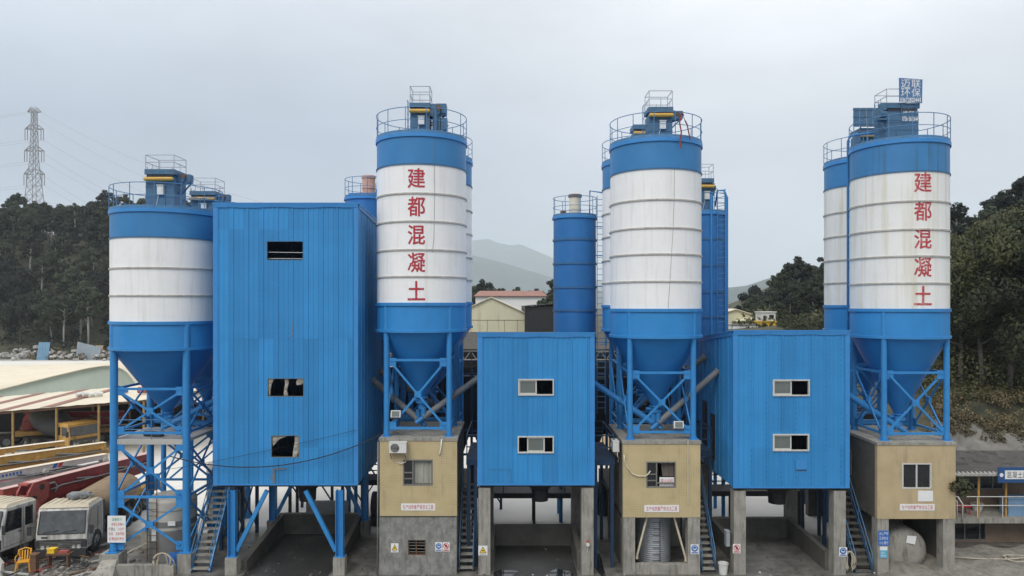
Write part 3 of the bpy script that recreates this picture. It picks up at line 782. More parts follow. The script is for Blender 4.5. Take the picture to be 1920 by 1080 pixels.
# rear row: the same silos again behind, on their own steel legs down to the ground
RB = ((8.3, 5.6, True, True), (5.2, 2.4, True, False))
def rear(X, Y, dz, label, white=M_SWHITE, top=M_SBLUE):
    return silo(X, Y, 1.93, 18.05 + dz, 16.85 + dz, (15.6 + dz, 14.45 + dz, 13.3 + dz, 12.2 + dz), 11.1 + dz, 9.9 + dz, 6.9 + dz, 0.0, label, white=white, top=top, braces=RB, gusset=False, rail_n=12)
B1 = silo(-15.3, 6.5, 2.2, 15.0, 13.9, (12.6, 11.5), 10.4, 9.3, 6.4, 0.0, 'hidden white and blue silo behind the short leftmost silo, topped by a filter', braces=((7.6, 5.4, True, True), (5.0, 2.6, True, False)), gusset=False)
dust_filter(B1, -15.3, 6.5, 15.22, 1.22, 1.15, 1.55, .65, 1.0)
B2 = rear(-3.94, 6.25, .15, 'white and blue silo half hidden behind the crisp red lettered silo')
dust_filter(B2, -3.9, 6.25, 18.42, .9, .9, 1.2, 0, .9)
B3 = rear(6.46, 6.25, 0, 'white and blue silo half hidden behind the silo without lettering')
dust_filter(B3, 6.52, 6.25, 18.27, 1.05, .95, 1.75, 0, 0)
B4 = rear(17.55, 5.95, 0, 'white and blue silo half hidden behind the rust streaked silo', white=M_SWHITE_STAIN)
dust_filter(B4, 17.55, 5.95, 18.27, 1.1, .95, 1.5, 0, 0)
b = MB()
for k in range(4): b.box(16.60 + k * .32, 16.60 + k * .32 + .30, 5.30, 5.33, 19.80, 20.72)
for z in (19.9, 20.25, 20.6): b.box(16.56, 17.92, 5.28, 5.305, z, z + .05)
for x in (17.0, 17.8): b.tube((x, 5.45, 19.5), (x, 5.32, 20.6), .03, 6)
b.build('back_panel', M_OLDBLUE, B4)

# three slim blue silos
def slim(X, Y, r, zt, foot, label, rings, col=M_SLIM):
    root = thing('slim_silo', label, 'silo', (X, Y, foot), 'slim blue silos standing behind')
    c = (X, Y)
    MB().lathe([(r, zt), (r, 5.2)], c, 48).build('shell', col, root)
    MB().lathe([(r + .07, zt - .06), (r + .07, zt + .06), (r * .5, zt + .16), (.01, zt + .2)], c, 48).build('roof', M_TRIM, root)
    for z in rings: MB().lathe([(r, z + .05), (r + .045, z + .05), (r + .045, z - .05), (r, z - .05)], c, 48).build('stiffener_ring', M_RINGB, root)
    MB().lathe([(r - .02, 5.2), (.18, 3.0)], c, 40).build('hopper', col, root)
    a = r * .7
    for sx in (-1, 1):
        for sy in (-1, 1):
            MB().tube((X + sx * a, Y + sy * a, foot), (X + sx * a, Y + sy * a, 5.6), .10, 12).build('leg', M_STEEL, root)
    guard_rail_mb(c, r + .02, zt + .05, 1.0, 9).build('guard_rail', M_RAIL, root)
    return root
T1 = slim(3.28, 8.0, 1.11, 15.65, 0, 'slim plain blue silo with a cream round filter, behind the low middle tower', (14.5, 13.27, 12.04, 10.85, 9.4, 8.0))
b = MB(); b.lathe([(.30, 15.75), (.30, 16.75), (.34, 16.75), (.34, 16.92), (.0, 16.98)], (3.3, 8.0), 28); b.lathe([(.315, 16.1), (.33, 16.1), (.33, 16.16), (.315, 16.16)], (3.3, 8), 28); p = b.build('round_filter', M_CREAMF, T1)
MB().lathe([(.345, 16.76), (.36, 16.78), (.36, 16.88), (.345, 16.9)], (3.3, 8.0), 28).build('filter_band', M_RUST, p)
MB().tube((2.65, 7.5, 15.7), (2.65, 7.5, 15.98), .16, 12).build('safety_valve', M_RUST, T1)
b = MB(); ladder_mb(b, (4.62, 7.6, 5.5), (4.62, 7.6, 16.8), .42, .30, .02, (1, 0, 0)); b.build('ladder', M_RAIL, T1)
b = MB()
for z in (9.2, 10.6, 12.1, 13.7, 15.2): b.beam((4.2, 7.75, z), (5.25, 7.55, z), .05, .05)
b.beam((4.9, 7.62, 9.0), (4.9, 7.62, 16.0), .05, .05)
b.build('ladder_stay', M_STEEL, T1)
b = MB(); b.path([(4.0, 7.4, 15.7), (4.0, 7.3, 17.0), (4.9, 7.2, 16.85), (5.2, 7.2, 16.7)], .045, 8); b.build('ladder_hoop', M_STEEL, T1)
T2 = slim(-7.55, 8.0, 1.15, 16.62, 0, 'slim plain blue silo with a salmon round filter, peeping over the tall tower', (15.4, 14.2, 13.0, 11.8, 10.6, 9.4, 8.2))
b = MB(); b.lathe([(.33, 16.75), (.33, 17.75), (.37, 17.75), (.37, 17.88), (.0, 17.92)], (-7.5, 8.0), 28); b.lathe([(.34, 17.2), (.36, 17.2), (.36, 17.26), (.34, 17.26)], (-7.5, 8.0), 28); b.build('round_filter', M_PINKF, T2)
b = MB(); b.beam((-7.1, 7.4, 16.7), (-6.75, 7.3, 17.5), .08, .08); b.box(-8.3, -7.0, 7.0, 7.2, 16.72, 16.85); b.build('access_step', M_STEEL, T2)
T3 = slim(10.38, 9.0, 1.08, 15.95, 0, 'slim plain blue silo with ladders and pipes, right of the silo without lettering', (14.6, 13.2, 11.8, 10.5, 9.2, 7.9))
dust_filter(T3, 10.25, 8.9, 16.1, .85, .85, 1.75, .75, .45)
b = MB(); ladder_mb(b, (10.92, 7.86, 5.5), (10.92, 7.86, 17.2), .40, .28, .02, (1, 0, 0)); b.build('ladder', M_RAIL, T3)
b = MB()
for x, y in ((10.4, 7.86), (11.3, 8.3), (11.44, 8.6)): b.tube((x, y, 4.5), (x, y, 16.9), .06, 10)
b.path([(11.3, 8.3, 16.9), (11.2, 8.35, 17.2), (10.9, 8.5, 17.2), (10.8, 8.6, 16.4)], .06, 8)
b.build('fill_pipe', M_STEEL, T3)

# ---------------------------------------------------------------- clad mixing towers
def ribbed_wall(mb, u0, u1, z0, ztop, place, openings=(), pitch=0.205, depth=0.013, seam=1.02, m=0):
    """profiled sheet: ribs of real depth; openings are cut right through. place(u, d, z) -> point, d outwards"""
    us = set([u0, u1]); prof = {}
    k = u0; ix = 0
    while k < u1 - .02:
        ix += 1; dq = depth * (2.2 if ix % 3 == 1 else 1)
        for du, dd in ((0, 0), (pitch * .52, 0), (pitch * .62, dq), (pitch * .90, dq)):
            u = k + du
            if u < u1: us.add(round(u, 4)); prof[round(u, 4)] = dd
        k += pitch
    for o in openings: us.add(round(o[0], 4)); us.add(round(o[1], 4))
    us = sorted(us)
    ks = sorted(prof)
    def dep(u):
        a = [q for q in ks if q <= u + 1e-6]; c = [q for q in ks if q >= u - 1e-6]
        if not a: return prof[c[0]]
        if not c: return 0
        if c[0] - a[-1] < 1e-6: return prof[a[-1]]
        return prof[a[-1]] + (prof[c[0]] - prof[a[-1]]) * (u - a[-1]) / (c[0] - a[-1])
    for ua, ub in zip(us, us[1:]):
        if ub - ua < 1e-4: continue
        mid = (ua + ub) / 2
        cuts = [(z0, z0)]
        for o in sorted([o for o in openings if o[0] - 1e-6 <= mid <= o[1] + 1e-6], key=lambda o: o[2]): cuts.append((o[2], o[3]))
        segs = [(cuts[i][1], cuts[i + 1][0] if i + 1 < len(cuts) else None) for i in range(len(cuts))]
        da, db = dep(ua), dep(ub)
        for a, c in segs:
            za = c if c is not None else ztop(ua); zb = c if c is not None else ztop(ub)
            mb.add([place(ua, da, a), place(ub, db, a), place(ub, db, zb), place(ua, da, za)], [(0, 1, 2, 3)], m)

def frame_mb(x0, x1, z0, z1, y, t=.045, d=.05, mull=(), trans=()):
    b = MB()
    b.box(x0, x1, y - d, y + d, z1 - t, z1); b.box(x0, x1, y - d, y + d, z0, z0 + t)
    b.box(x0, x0 + t, y - d, y + d, z0 + t, z1 - t); b.box(x1 - t, x1, y - d, y + d, z0 + t, z1 - t)
    for x in mull: b.box(x - t * .5, x + t * .5, y - d * .8, y + d * .8, z0 + t, z1 - t)
    for (xa, xb, z) in trans: b.box(xa, xb, y - d * .75, y + d * .75, z - t * .4, z + t * .4)
    return b

def tower(label, x0, x1, y1, z0, z1, slope, openings, side_open=()):
    root = thing('mixing_tower', label, 'tower', ((x0 + x1) / 2, 0.0, 0.0), 'blue clad mixing towers')
    zt = lambda y: z1 - slope * y
    b = MB(); ribbed_wall(b, x0, x1, z0, lambda u: z1 - .02, lambda u, d, z: (u, -d, z), openings); b.build('front_wall', M_CLAD, root)
    b = MB()
    ribbed_wall(b, 0, y1, z0, lambda u: zt(u) - .02, lambda u, d, z: (x0 - d, u, z), ())
    b.build('side_wall', M_CLAD, root)
    b = MB(); ribbed_wall(b, 0, y1, z0, lambda u: zt(u) - .02, lambda u, d, z: (x1 + d, u, z), side_open); b.build('side_wall', M_CLAD, root)
    b = MB(); ribbed_wall(b, x0, x1, z0, lambda u: zt(y1) - .02, lambda u, d, z: (u, y1 + d, z), ()); b.build('rear_wall', M_CLAD, root)
    b = MB(); e = .07
    b.hexa([(x0 - e, -e, zt(0)), (x1 + e, -e, zt(0)), (x1 + e, y1 + e, zt(y1)), (x0 - e, y1 + e, zt(y1))], [(x0 - e, -e, zt(0) + .05), (x1 + e, -e, zt(0) + .05), (x1 + e, y1 + e, zt(y1) + .05), (x0 - e, y1 + e, zt(y1) + .05)])
    b.build('roof', M_TRIM, root)
    b = MB(); w = .15; o = .034
    n = 10
    for i in range(n):                                   # eaves strip, a little wavy like bent sheet
        ua = x0 - o + (x1 - x0 + 2 * o) * i / n; ub = x0 - o + (x1 - x0 + 2 * o) * (i + 1) / n
        ja, jb = (.02 * math.sin(i * 1.7 + x0), .02 * math.sin((i + 1) * 1.7 + x0)) if 0 < i < n - 1 else (0, 0)
        b.hexa([(ua, -o - .012, zt(0) - .15 + ja), (ub, -o - .012, zt(0) - .15 + jb), (ub, -o, zt(0) - .15 + jb), (ua, -o, zt(0) - .15 + ja)],
               [(ua, -o - .03, zt(0) - .003), (ub, -o - .03, zt(0) - .003), (ub, -o, zt(0) - .003), (ua, -o, zt(0) - .003)])
    for x, s in ((x0, -1), (x1, 1)):
        b.box(x - s * w, x + s * o, -o - .006, -.027, z0 - .02, z1 - .16)
        b.box(x + s * .027, x + s * (o + .006), -.027, w, z0 - .02, z1 - .20)
        b.hexa([(x + s * (o), .16, zt(.16) - .16), (x + s * (o + .012), .16, zt(.16) - .16), (x + s * (o + .012), y1, zt(y1) - .16), (x + s * o, y1, zt(y1) - .16)],
               [(x + s * (o), .16, zt(.16) - .004), (x + s * (o + .012), .16, zt(.16) - .004), (x + s * (o + .012), y1, zt(y1) - .004), (x + s * o, y1, zt(y1) - .004)])
    b.box(x0, x1, -.036, -.028, z0 - .02, z0 + .05)
    b.build('flashing', M_TRIM, root)
    b = MB(); b.box(x0 + .03, x1 - .03, .03, y1 - .03, z0 + .02, z0 + .14)
    for y in (.30, 1.6, 3.0, 4.3, y1 - .2): b.box(x0 + .05, x1 - .05, y - .06, y + .06, z0 - .14, z0 + .02)
    for x in np.linspace(x0 + .4, x1 - .4, 4): b.box(x - .05, x + .05, .37, y1 - .3, z0 - .10, z0 + .02)
    for z in np.arange(z0 + 2.9, z1 - 1.2, 2.9): b.box(x0 + .05, x1 - .05, .5, y1 - .05, z, z + .12)
    b.build('floor_deck', M_DARK, root)
    b = MB(); cx = (x0 + x1) / 2 + .25
    b.lathe([(1.0, z0 - .02), (.95, z0 - .25), (.38, z0 - .75), (.36, z0 - 1.25)], (cx, 2.3), 24)
    b.build('discharge_chute', M_DARK, root)
    return root

def px_open(a, b, c, d): return ((a - CX) * .022, (b - CX) * .022, CAMZ - (d - HY) * .022, CAMZ - (c - HY) * .022)
# tall left tower
O1 = [px_open(501, 568, 453, 487), px_open(502, 569, 710, 743), px_open(509, 560, 817, 857)]
TW1 = tower('tall blue clad tower with three glassless openings on blue steel legs', -12.28, -6.38, 5.6, 3.72, 15.3, .06, O1)
for i, o in enumerate(O1):
    f = frame_mb(o[0] - .02, o[1] + .02, o[2] - .02, o[3] + .02, .03, (.012 if i == 0 else .024), .04).build('window', M_ALUD, TW1)
    if i == 0:
        b = MB(); b.tube((o[0], .12, o[2] + .32), (o[1], .12, o[2] + .30), .014, 6); b.tube((o[0], .14, o[2] + .06), (o[1], .14, o[2] + .05), .014, 6); b.build('bar', M_ALU, f)
    def rag(pts, y):
        b = MB(); n = len(pts); L = pts[:n // 2]; Rr = pts[n // 2:][::-1]
        for (a, c), (d, e2) in zip(zip(L, L[1:]), zip(Rr, Rr[1:])):
            q = .03
            b.add([(a[0], y, a[1]), (d[0], y + q, d[1]), (e2[0], y - q, e2[1]), (c[0], y, c[1])], [(0, 1, 2, 3)])
            b.add([(a[0], y + .012, a[1]), (d[0], y + q + .012, d[1]), (e2[0], y - q + .012, e2[1]), (c[0], y + .012, c[1])], [(3, 2, 1, 0)])
        return b
    w, h = o[1] - o[0], o[3] - o[2]; P = lambda u, v: (o[0] + u * w, o[2] + v * h)
    if i == 1:
        rag([P(.43, .02), P(.44, .35), P(.47, .7), P(.45, 1), P(.56, 1), P(.57, .7), P(.52, .35), P(.55, .02)], .08).build('torn_sheet', M_RAG, f)
        rag([P(.03, .02), P(.0, .4), P(.0, .7), P(.0, 1), P(.17, 1), P(.10, .7), P(.07, .4), P(.05, .02)], .06).build('torn_sheet', M_RAG, f)
        rag([P(.80, .62), P(.78, .78), P(.82, 1), P(1, 1), P(.97, .7), P(.9, .62)], .06).build('torn_sheet', M_RAG, f)
    if i == 2:
        rag([P(.76, -.05), P(.78, .3), P(.84, .7), P(.84, 1), P(1, 1), P(1, .7), P(.99, .3), P(.9, -.05)], .06).build('torn_sheet', M_RAG, f)
        rag([P(.04, .5), P(.0, .7), P(.0, 1), P(.62, 1), P(.3, .84), P(.12, .62)], .07).build('torn_sheet', M_RAG, f)
b = MB()
b.prism([(-9.86, 3.78), (-9.77, 3.78), (-9.77, 4.34), (-9.30, 4.36), (-9.30, 4.41), (-9.86, 4.40), (-9.86, 4.06), (-9.97, 4.06), (-9.97, 4.0), (-9.86, 4.0)], -.036, -.031); b.build('old_bracket_mark', M_ALUD, TW1)
b = MB(); b.box(-12.1, -6.5, -.0335, -.030, 9.740, 9.749); b.build('sheet_joint', M_CLAD, TW1)
b = MB(); b.prism([(-9.09, 9.78), (-9.03, 9.78), (-9.02, 10.35), (-9.06, 10.55)], -.034, -.030); b.build('rust_stain', mat('faint_rust_run', (.10, .17, .27), .6, var=.3, nscale=3), TW1)
for x, s in ((-11.58, 1), (-7.13, -1)):
    for y in (.15, 5.2):
        b = MB(); z0 = .75
        for dx in (-.14, .14): b.box(x + dx - .012, x + dx + .012, y - .16, y + .16, z0, 3.46)
        b.box(x - .128, x + .128, y - .012, y + .012, z0, 3.46); b.box(x - .2, x + .2, y - .2, y + .2, z0 - .03, z0)
        b.build('leg', M_STEEL, TW1)
        b = MB(); b.beam((x + s * .17, y, .95), (x + s * 1.42, y, 3.44), .16, .16); b.build('knee_brace', M_STEEL, TW1)
        b = MB(); b.box(x - .24, x + .24, y - .22, y + .22, 0, z0 - .03); b.build('pedestal', M_CONC, TW1)

def slider(root, o, sash, cream=False):
    x0, x1, z0, z1 = o
    f = frame_mb(x0 - .01, x1 + .01, z0 - .01, z1 + .01, .0, .05, .06).build('window', M_ALU, root)
    for (a, c) in sash:
        xa, xb = x0 + (x1 - x0) * a, x0 + (x1 - x0) * c
        frame_mb(xa, xb, z0 + .045, z1 - .045, .012, .05, .018).build('sash', M_ALU, f)
        MB().box(xa + .045, xb - .045, .008, .016, z0 + .09, z1 - .09).build('pane', M_GLASS, f)
    return f
O2 = [px_open(972, 1038, 711, 741), px_open(971, 1038, 818, 849)]
TW2 = tower('low blue clad tower in the middle, on concrete pillars, one sash slid central', -1.386, 3.37, 5.6, 3.72, 9.96, .10, O2)
slider(TW2, O2[0], [(.02, .52)]); slider(TW2, O2[1], [(.26, .75)])
O3 = [px_open(1449, 1517, 712, 742), px_open(1449, 1516, 814, 845)]
SO3 = [(2.6, 3.3, 3.9, 5.9), (4.2, 4.9, 5.2, 7.0)]
TW3 = tower('low blue clad tower at the right, on concrete pillars, left side wall showing', 9.15, 13.88, 5.6, 3.60, 10.05, .10, O3)
slider(TW3, O3[0], [(.02, .52)]); slider(TW3, O3[1], [(.02, .52)])
b = MB(); b.box(11.70, 12.15, -.036, -.028, 4.35, 4.75); b.build('sheet_patch', M_TRIM, TW3)
b = MB(); b.box(11.70, 12.14, -.033, -.027, 4.31, 4.35); b.build('patch_gap', M_DARK, TW3)
b = MB(); b.box(-.95, -.05, -.036, -.028, 4.35, 4.36); b.box(-.05, -.04, -.036, -.028, 3.75, 4.36); b.build('sheet_patch', M_OLDBLUE, TW2)
b = MB(); b.box(9.1 - .03, 9.1 + .02, 2.6, 3.2, 4.2, 6.2); b.box(9.07, 9.12, 4.0, 4.6, 4.6, 6.6); b.build('side_door', M_BLACKS, TW3)
for root, xs, zt in ((TW2, (-1.14, 3.12), 3.57), (TW3, (9.40, 13.52), 3.45)):
    for x in xs:
        for y in (.24, 5.25):
            b = MB(); w = .245
            b.box(x - w, x + w, y - w, y + w, -.05, zt); b.box(x - w - .006, x + w + .006, y - w - .006, y + w + .006, 2.72, 2.74)
            b.build('pillar', M_CONC, root)

# low walls of the three loading bays
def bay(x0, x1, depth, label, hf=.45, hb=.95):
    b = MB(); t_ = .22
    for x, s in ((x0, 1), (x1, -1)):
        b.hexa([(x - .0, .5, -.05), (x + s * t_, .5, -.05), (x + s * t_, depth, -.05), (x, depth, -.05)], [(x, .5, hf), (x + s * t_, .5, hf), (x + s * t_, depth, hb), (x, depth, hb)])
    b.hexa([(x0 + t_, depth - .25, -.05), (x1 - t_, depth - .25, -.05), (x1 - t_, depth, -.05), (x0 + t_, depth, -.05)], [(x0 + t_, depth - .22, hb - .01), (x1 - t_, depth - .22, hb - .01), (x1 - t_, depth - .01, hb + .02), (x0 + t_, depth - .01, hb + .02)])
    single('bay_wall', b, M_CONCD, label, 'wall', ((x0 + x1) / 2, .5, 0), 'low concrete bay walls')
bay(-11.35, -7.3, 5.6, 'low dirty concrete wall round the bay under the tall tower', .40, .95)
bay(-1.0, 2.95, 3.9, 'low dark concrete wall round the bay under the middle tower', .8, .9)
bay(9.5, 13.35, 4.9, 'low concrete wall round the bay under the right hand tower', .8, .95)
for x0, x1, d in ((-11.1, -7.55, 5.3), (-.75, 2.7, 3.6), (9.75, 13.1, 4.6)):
    tag(MB().add([(x0, -.6, .004), (x1, -.6, .004), (x1, d, .004), (x0, d, .004)], [(0, 1, 2, 3)]).build('bay_floor', M_WETSHADE), kind='structure')

# ---------------------------------------------------------------- control rooms under the front silos
GH = 'control rooms under the silos'
def wall_with_hole(b, x0, x1, z0, z1, y, t, holes, m=0):
    xs = sorted(set([x0, x1] + [h[0] for h in holes] + [h[1] for h in holes])); zs = sorted(set([z0, z1] + [h[2] for h in holes] + [h[3] for h in holes]))
    for xa, xb in zip(xs, xs[1:]):
        for za, zb in zip(zs, zs[1:]):
            mx, mz = (xa + xb) / 2, (za + zb) / 2
            if any(h[0] < mx < h[1] and h[2] < mz < h[3] for h in holes): continue
            b.box(xa, xb, y, y + t, za, zb, m)
def room(label, x0, x1, zb, zt, hole, wallm, depth=4.2):
    root = thing('control_room', label, 'building', ((x0 + x1) / 2, 0, 0), GH)
    b = MB(); wall_with_hole(b, x0, x1, zb, zt - .02, 0, .2, [hole]); b.build('front_wall', wallm, root)
    b = MB(); b.box(x0, x0 + .2, .202, depth, zb, zt - .02); b.build('side_wall', M_CONCD, root)
    b = MB(); b.box(x1 - .2, x1, .202, depth, zb, zt - .02); b.build('side_wall', M_CONCD, root)
    b = MB(); b.box(x0 + .2, x1 - .2, depth - .2, depth - .002, zb, zt - .02); b.build('rear_wall', M_CONCD, root)
    b = MB(); b.box(x0 + .2, x1 - .2, .2, depth - .2, zb, zb + .15); b.build('floor_slab', M_CONC, root)
    b = MB(); b.box(x0 - .03, x1 + .03, -.03, depth + .02, zt - .02, zt + .10); b.build('roof_slab', M_CONC, root)
    return root
h2 = px_open(756, 811, 862, 910)
H2 = room('cream tiled control room with dirty drawn curtain, grey rendered ground storey', -5.46, -2.27, 2.43, 5.55, h2, M_TILE)
b = MB(); g = px_open(765, 798, 1013, 1042)
wall_with_hole(b, -5.48, -2.29, 0, 2.43, .02, .2, [g]); b.box(-5.48, -5.28, .222, 4.15, 0, 2.42); b.box(-2.49, -2.29, .222, 4.15, 0, 2.42); b.box(-5.28, -2.49, 3.9, 4.12, 0, 2.42)
b.build('ground_storey', M_RENDER, H2)
f = frame_mb(g[0], g[1], g[2], g[3], .10, .04, .04, mull=((g[0] + g[1]) / 2 - .03,)).build('vent_window', M_RUST, H2)
b = MB()
for k in range(1, 5):
    z = g[2] + (g[3] - g[2]) * k / 5
    b.beam((g[0] + .03, .12, z), (g[1] - .03, .12, z + rnd.uniform(-.02, .02)), .02, .03)
b.build('bars', M_ALUD, f)
b = MB(); b.box(-5.50, -2.27, -.01, .018, 2.40, 2.43); b.build('drip_edge', M_DARK, H2)
def curtain(x0, x1, z0, z1, y, n=22, amp=.03, taper=0.0):
    b = MB(); vs = []
    for i in range(n + 1):
        u = i / n
        for z, q in ((z0, 1), (z1, 0)):
            vs.append((x0 + (x1 - x0) * u + (x1 - x0) * taper * q * (u - 1) * -1 * .0 + taper * q * (1 - u) * (x1 - x0), y + amp * math.sin(u * 29 + z * .7), z))
    fs = [(2 * i, 2 * i + 2, 2 * i + 3, 2 * i + 1) for i in range(n)]
    b.add(vs, fs, 0, True)
    m = len(vs)
    b.add([(x, yy + .012, z) for x, yy, z in vs], [f[::-1] for f in fs], 0, True)
    return b
def room_window(root, o, mull, trans, cm, cur, glassx):
    f = frame_mb(o[0] - .01, o[1] + .01, o[2] - .01, o[3] + .01, .04, .05, .05, mull, trans).build('window', M_ALU if cm is None else M_ALUD, root)
    for (a, c) in glassx:
        MB().box(a, c, .052, .058, o[2] + .05, o[3] - .05).build('pane', M_GLASSD, f)
    if cur: curtain(*cur).build('curtain', cm, f)
    return f
xm = h2[0] + .40
room_window(H2, h2, (xm,), ((h2[0] + .04, xm, h2[2] + .52), (h2[0] + .04, xm, h2[2] + .27)), M_CLOTH, (xm + .02, h2[1] - .03, h2[2] + .04, h2[3] - .04, .16, 24, .02), [(h2[0] + .045, xm - .02)])
h3 = px_open(1212, 1267, 866, 914)
H3 = room('cream tiled control room with gathered brown curtain and a card in its window', 4.58, 7.77, 2.37, 5.42, h3, M_TILE)
xm = h3[0] + .42
room_window(H3, h3, (xm,), ((h3[0] + .04, xm, h3[2] + .54), (h3[0] + .04, xm, h3[2] + .28), (xm, h3[1] - .03, h3[2] + .18)), M_CLOTHB, (xm + .22, h3[1] - .03, h3[2] + .42, h3[3] - .03, .2, 14, .03, .12), [(h3[0] + .045, xm - .02)])
b = MB(); b.box(xm + .14, h3[1] - .05, .095, .11, h3[2] + .03, h3[2] + .40); cd = single('window_card', b, M_SIGNW, 'white card with four red characters standing inside the brown curtained window', 'card', (xm + .4, .1, h3[2] + .03))
b = MB(); put_text(b, '停止出料', xm + .18, h3[1] - .08, h3[2] + .22, .24, .092, 0, .02); q = b.build('lettering', M_INKR, cd, fix=False)
h4 = px_open(1692, 1746, 869, 916)
H4 = room('cream painted control room with white sliding window, stained right corner', 15.07, 18.30, 2.31, 5.37, h4, M_BEIGE)
f = room_window(H4, h4, ((h4[0] + h4[1]) / 2,), (), None, None, [(h4[0] + .05, (h4[0] + h4[1]) / 2 - .02), ((h4[0] + h4[1]) / 2 + .02, h4[1] - .05)])
curtain((h4[0] + h4[1]) / 2 + .06, h4[1] - .25, h4[2] + .1, h4[3] - .05, .16, 10, .02).build('curtain', M_CLOTHB, f)
b = MB(); b.box(15.045, 15.075, 2.2, 3.2, 3.6, 4.7); f = b.build('side_window', M_GLASSD, H4)
frame_mb(0, 1.0, 3.6, 4.7, 0, .05, .02).xform(Matrix.Translation((15.035, 2.2, 0)) @ Matrix.Rotation(R(90), 4, 'Z')).build('frame', M_ALUD, f)
def open_base(root, xs, zt, back=True, y0=.02):
    for x0, x1 in xs:
        for (ya, yb) in ((y0, .5), (3.5, 3.98)):
            MB().box(x0, x1, ya, yb, -.05, zt).build('pillar', M_CONC, root)
open_base(H3, ((4.60, 5.08), (7.26, 7.76)), 2.365)
b = MB(); b.box(5.08, 7.26, .05, .35, 0, .40); b.build('plinth', M_CONC, H3)
b = MB(); b.box(4.62, 4.80, .5, 3.5, 0, 2.0); b.build('side_infill', M_CONCD, H3)
b = MB(); b.box(5.1, 7.24, 3.6, 3.75, 0, 2.3); b.build('rear_infill', M_CONCD, H3)
open_base(H4, ((15.09, 15.55), (17.80, 18.28)), 2.305)
b = MB(); b.box(18.05, 18.2, .5, 3.5, 0, 2.3); b.build('side_infill', M_CONCD, H4)
b = MB(); b.box(15.56, 18.0, 3.6, 3.75, 0, 2.3); b.build('rear_infill', M_CONCD, H4)

# standing water on the yard
def puddle(cx, cy, rx, ry, seed):
    r = random.Random(seed); n = 26
    ph = [r.uniform(0, 6.28) for _ in range(3)]
    vs = [(cx + rx * math.cos(a) * (1 + .22 * math.sin(2 * a + ph[0]) + .14 * math.sin(5 * a + ph[1])), cy + ry * math.sin(a) * (1 + .2 * math.sin(3 * a + ph[2])), .008) for a in np.linspace(0, 2 * math.pi, n, endpoint=False)]
    tag(MB().add(vs, [tuple(range(n))]).build('water', M_PUDDLE, fix=False), kind='structure')
puddle(3.72, 1.35, .17, 1.9, 1); puddle(-.3, .1, .5, .5, 2); puddle(2.0, .15, .45, .45, 3)
# rear bases carrying the back row: dark concrete frames
for i, (x0, x1, lb) in enumerate(((-5.5, -2.2, 'dark concrete pump base behind the tiled room with drawn curtain'), (4.6, 7.75, 'dark concrete pump base behind the room with the window card'), (15.6, 19.2, 'dark concrete pump base behind the cream painted room'))):
    b = MB()
    for x in (x0, x1 - .4):
        for y in (4.5, 8.2): b.box(x, x + .4, y, y + .4, 0, 2.2)
    b.box(x0, x1, 4.5, 8.6, 2.2, 2.45); b.box(x0 + .1, x1 - .1, 8.25, 8.4, 0, 2.2)
    single('pump_base', b, M_CONCD, lb, 'plinth', ((x0 + x1) / 2, 4.5, 0), 'concrete pump bases')

# screw conveyors from the hoppers up into the towers
GC = 'inclined screw conveyors'
def conveyor(p, q, label, r=.135, col=M_GREYPIPE):
    p, q = Vector(p), Vector(q)
    root = thing('screw_conveyor', label, 'conveyor', tuple(p), GC)
    b = MB(); b.tube(p, q, r, 18)
    d = (q - p).normalized(); L = (q - p).length
    for k in (.02, L * .5, L - .06): b.tube(p + d * k, p + d * (k + .05), r + .05, 18)
    b.build('tube', col, root)
    b = MB(); b.tube(p - d * .42, p, r * .75, 14); b.tube(p + Vector((0, 0, .05)), p + Vector((0, 0, .45)), r * .9, 14); b.build('drive_motor', M_STEEL, root)
    return root
conveyor((-3.85, 1.6, 6.25), (-1.40, 2.4, 7.95), 'blue grey tube rising right from the crisp lettered silo into the middle tower')
conveyor((-3.9, 6.1, 6.2), (-6.36, 4.6, 8.0), 'grey tube rising left from behind the crisp lettered silo to the tall tower')
conveyor((-4.1, 1.9, 6.1), (-6.36, 3.2, 7.7), 'grey tube rising left from the crisp lettered silo to the tall tower')
conveyor((6.35, 1.6, 6.0), (9.12, 2.2, 8.2), 'blue grey tube rising right from the unlettered silo into the right tower')
conveyor((6.5, 6.0, 6.3), (9.12, 4.2, 8.7), 'grey tube rising right behind the unlettered silo to the right tower')
conveyor((6.15, 1.7, 6.0), (3.42, 2.4, 7.8), 'blue grey tube rising left from the unlettered silo into the middle tower', col=M_STEEL)
conveyor((16.75, 1.6, 5.85), (13.92, 2.0, 7.75), 'blue tube rising left from the rust streaked silo to the right tower', col=M_STEEL)
conveyor((-15.0, 1.9, 5.9), (-12.32, 2.6, 7.4), 'blue tube rising right from the leftmost silo into the tall tower', col=M_STEEL)
conveyor((-15.1, 6.4, 5.85), (-12.32, 4.6, 7.6), 'blue tube rising right from the rear left silo to the tall tower', col=M_STEEL)

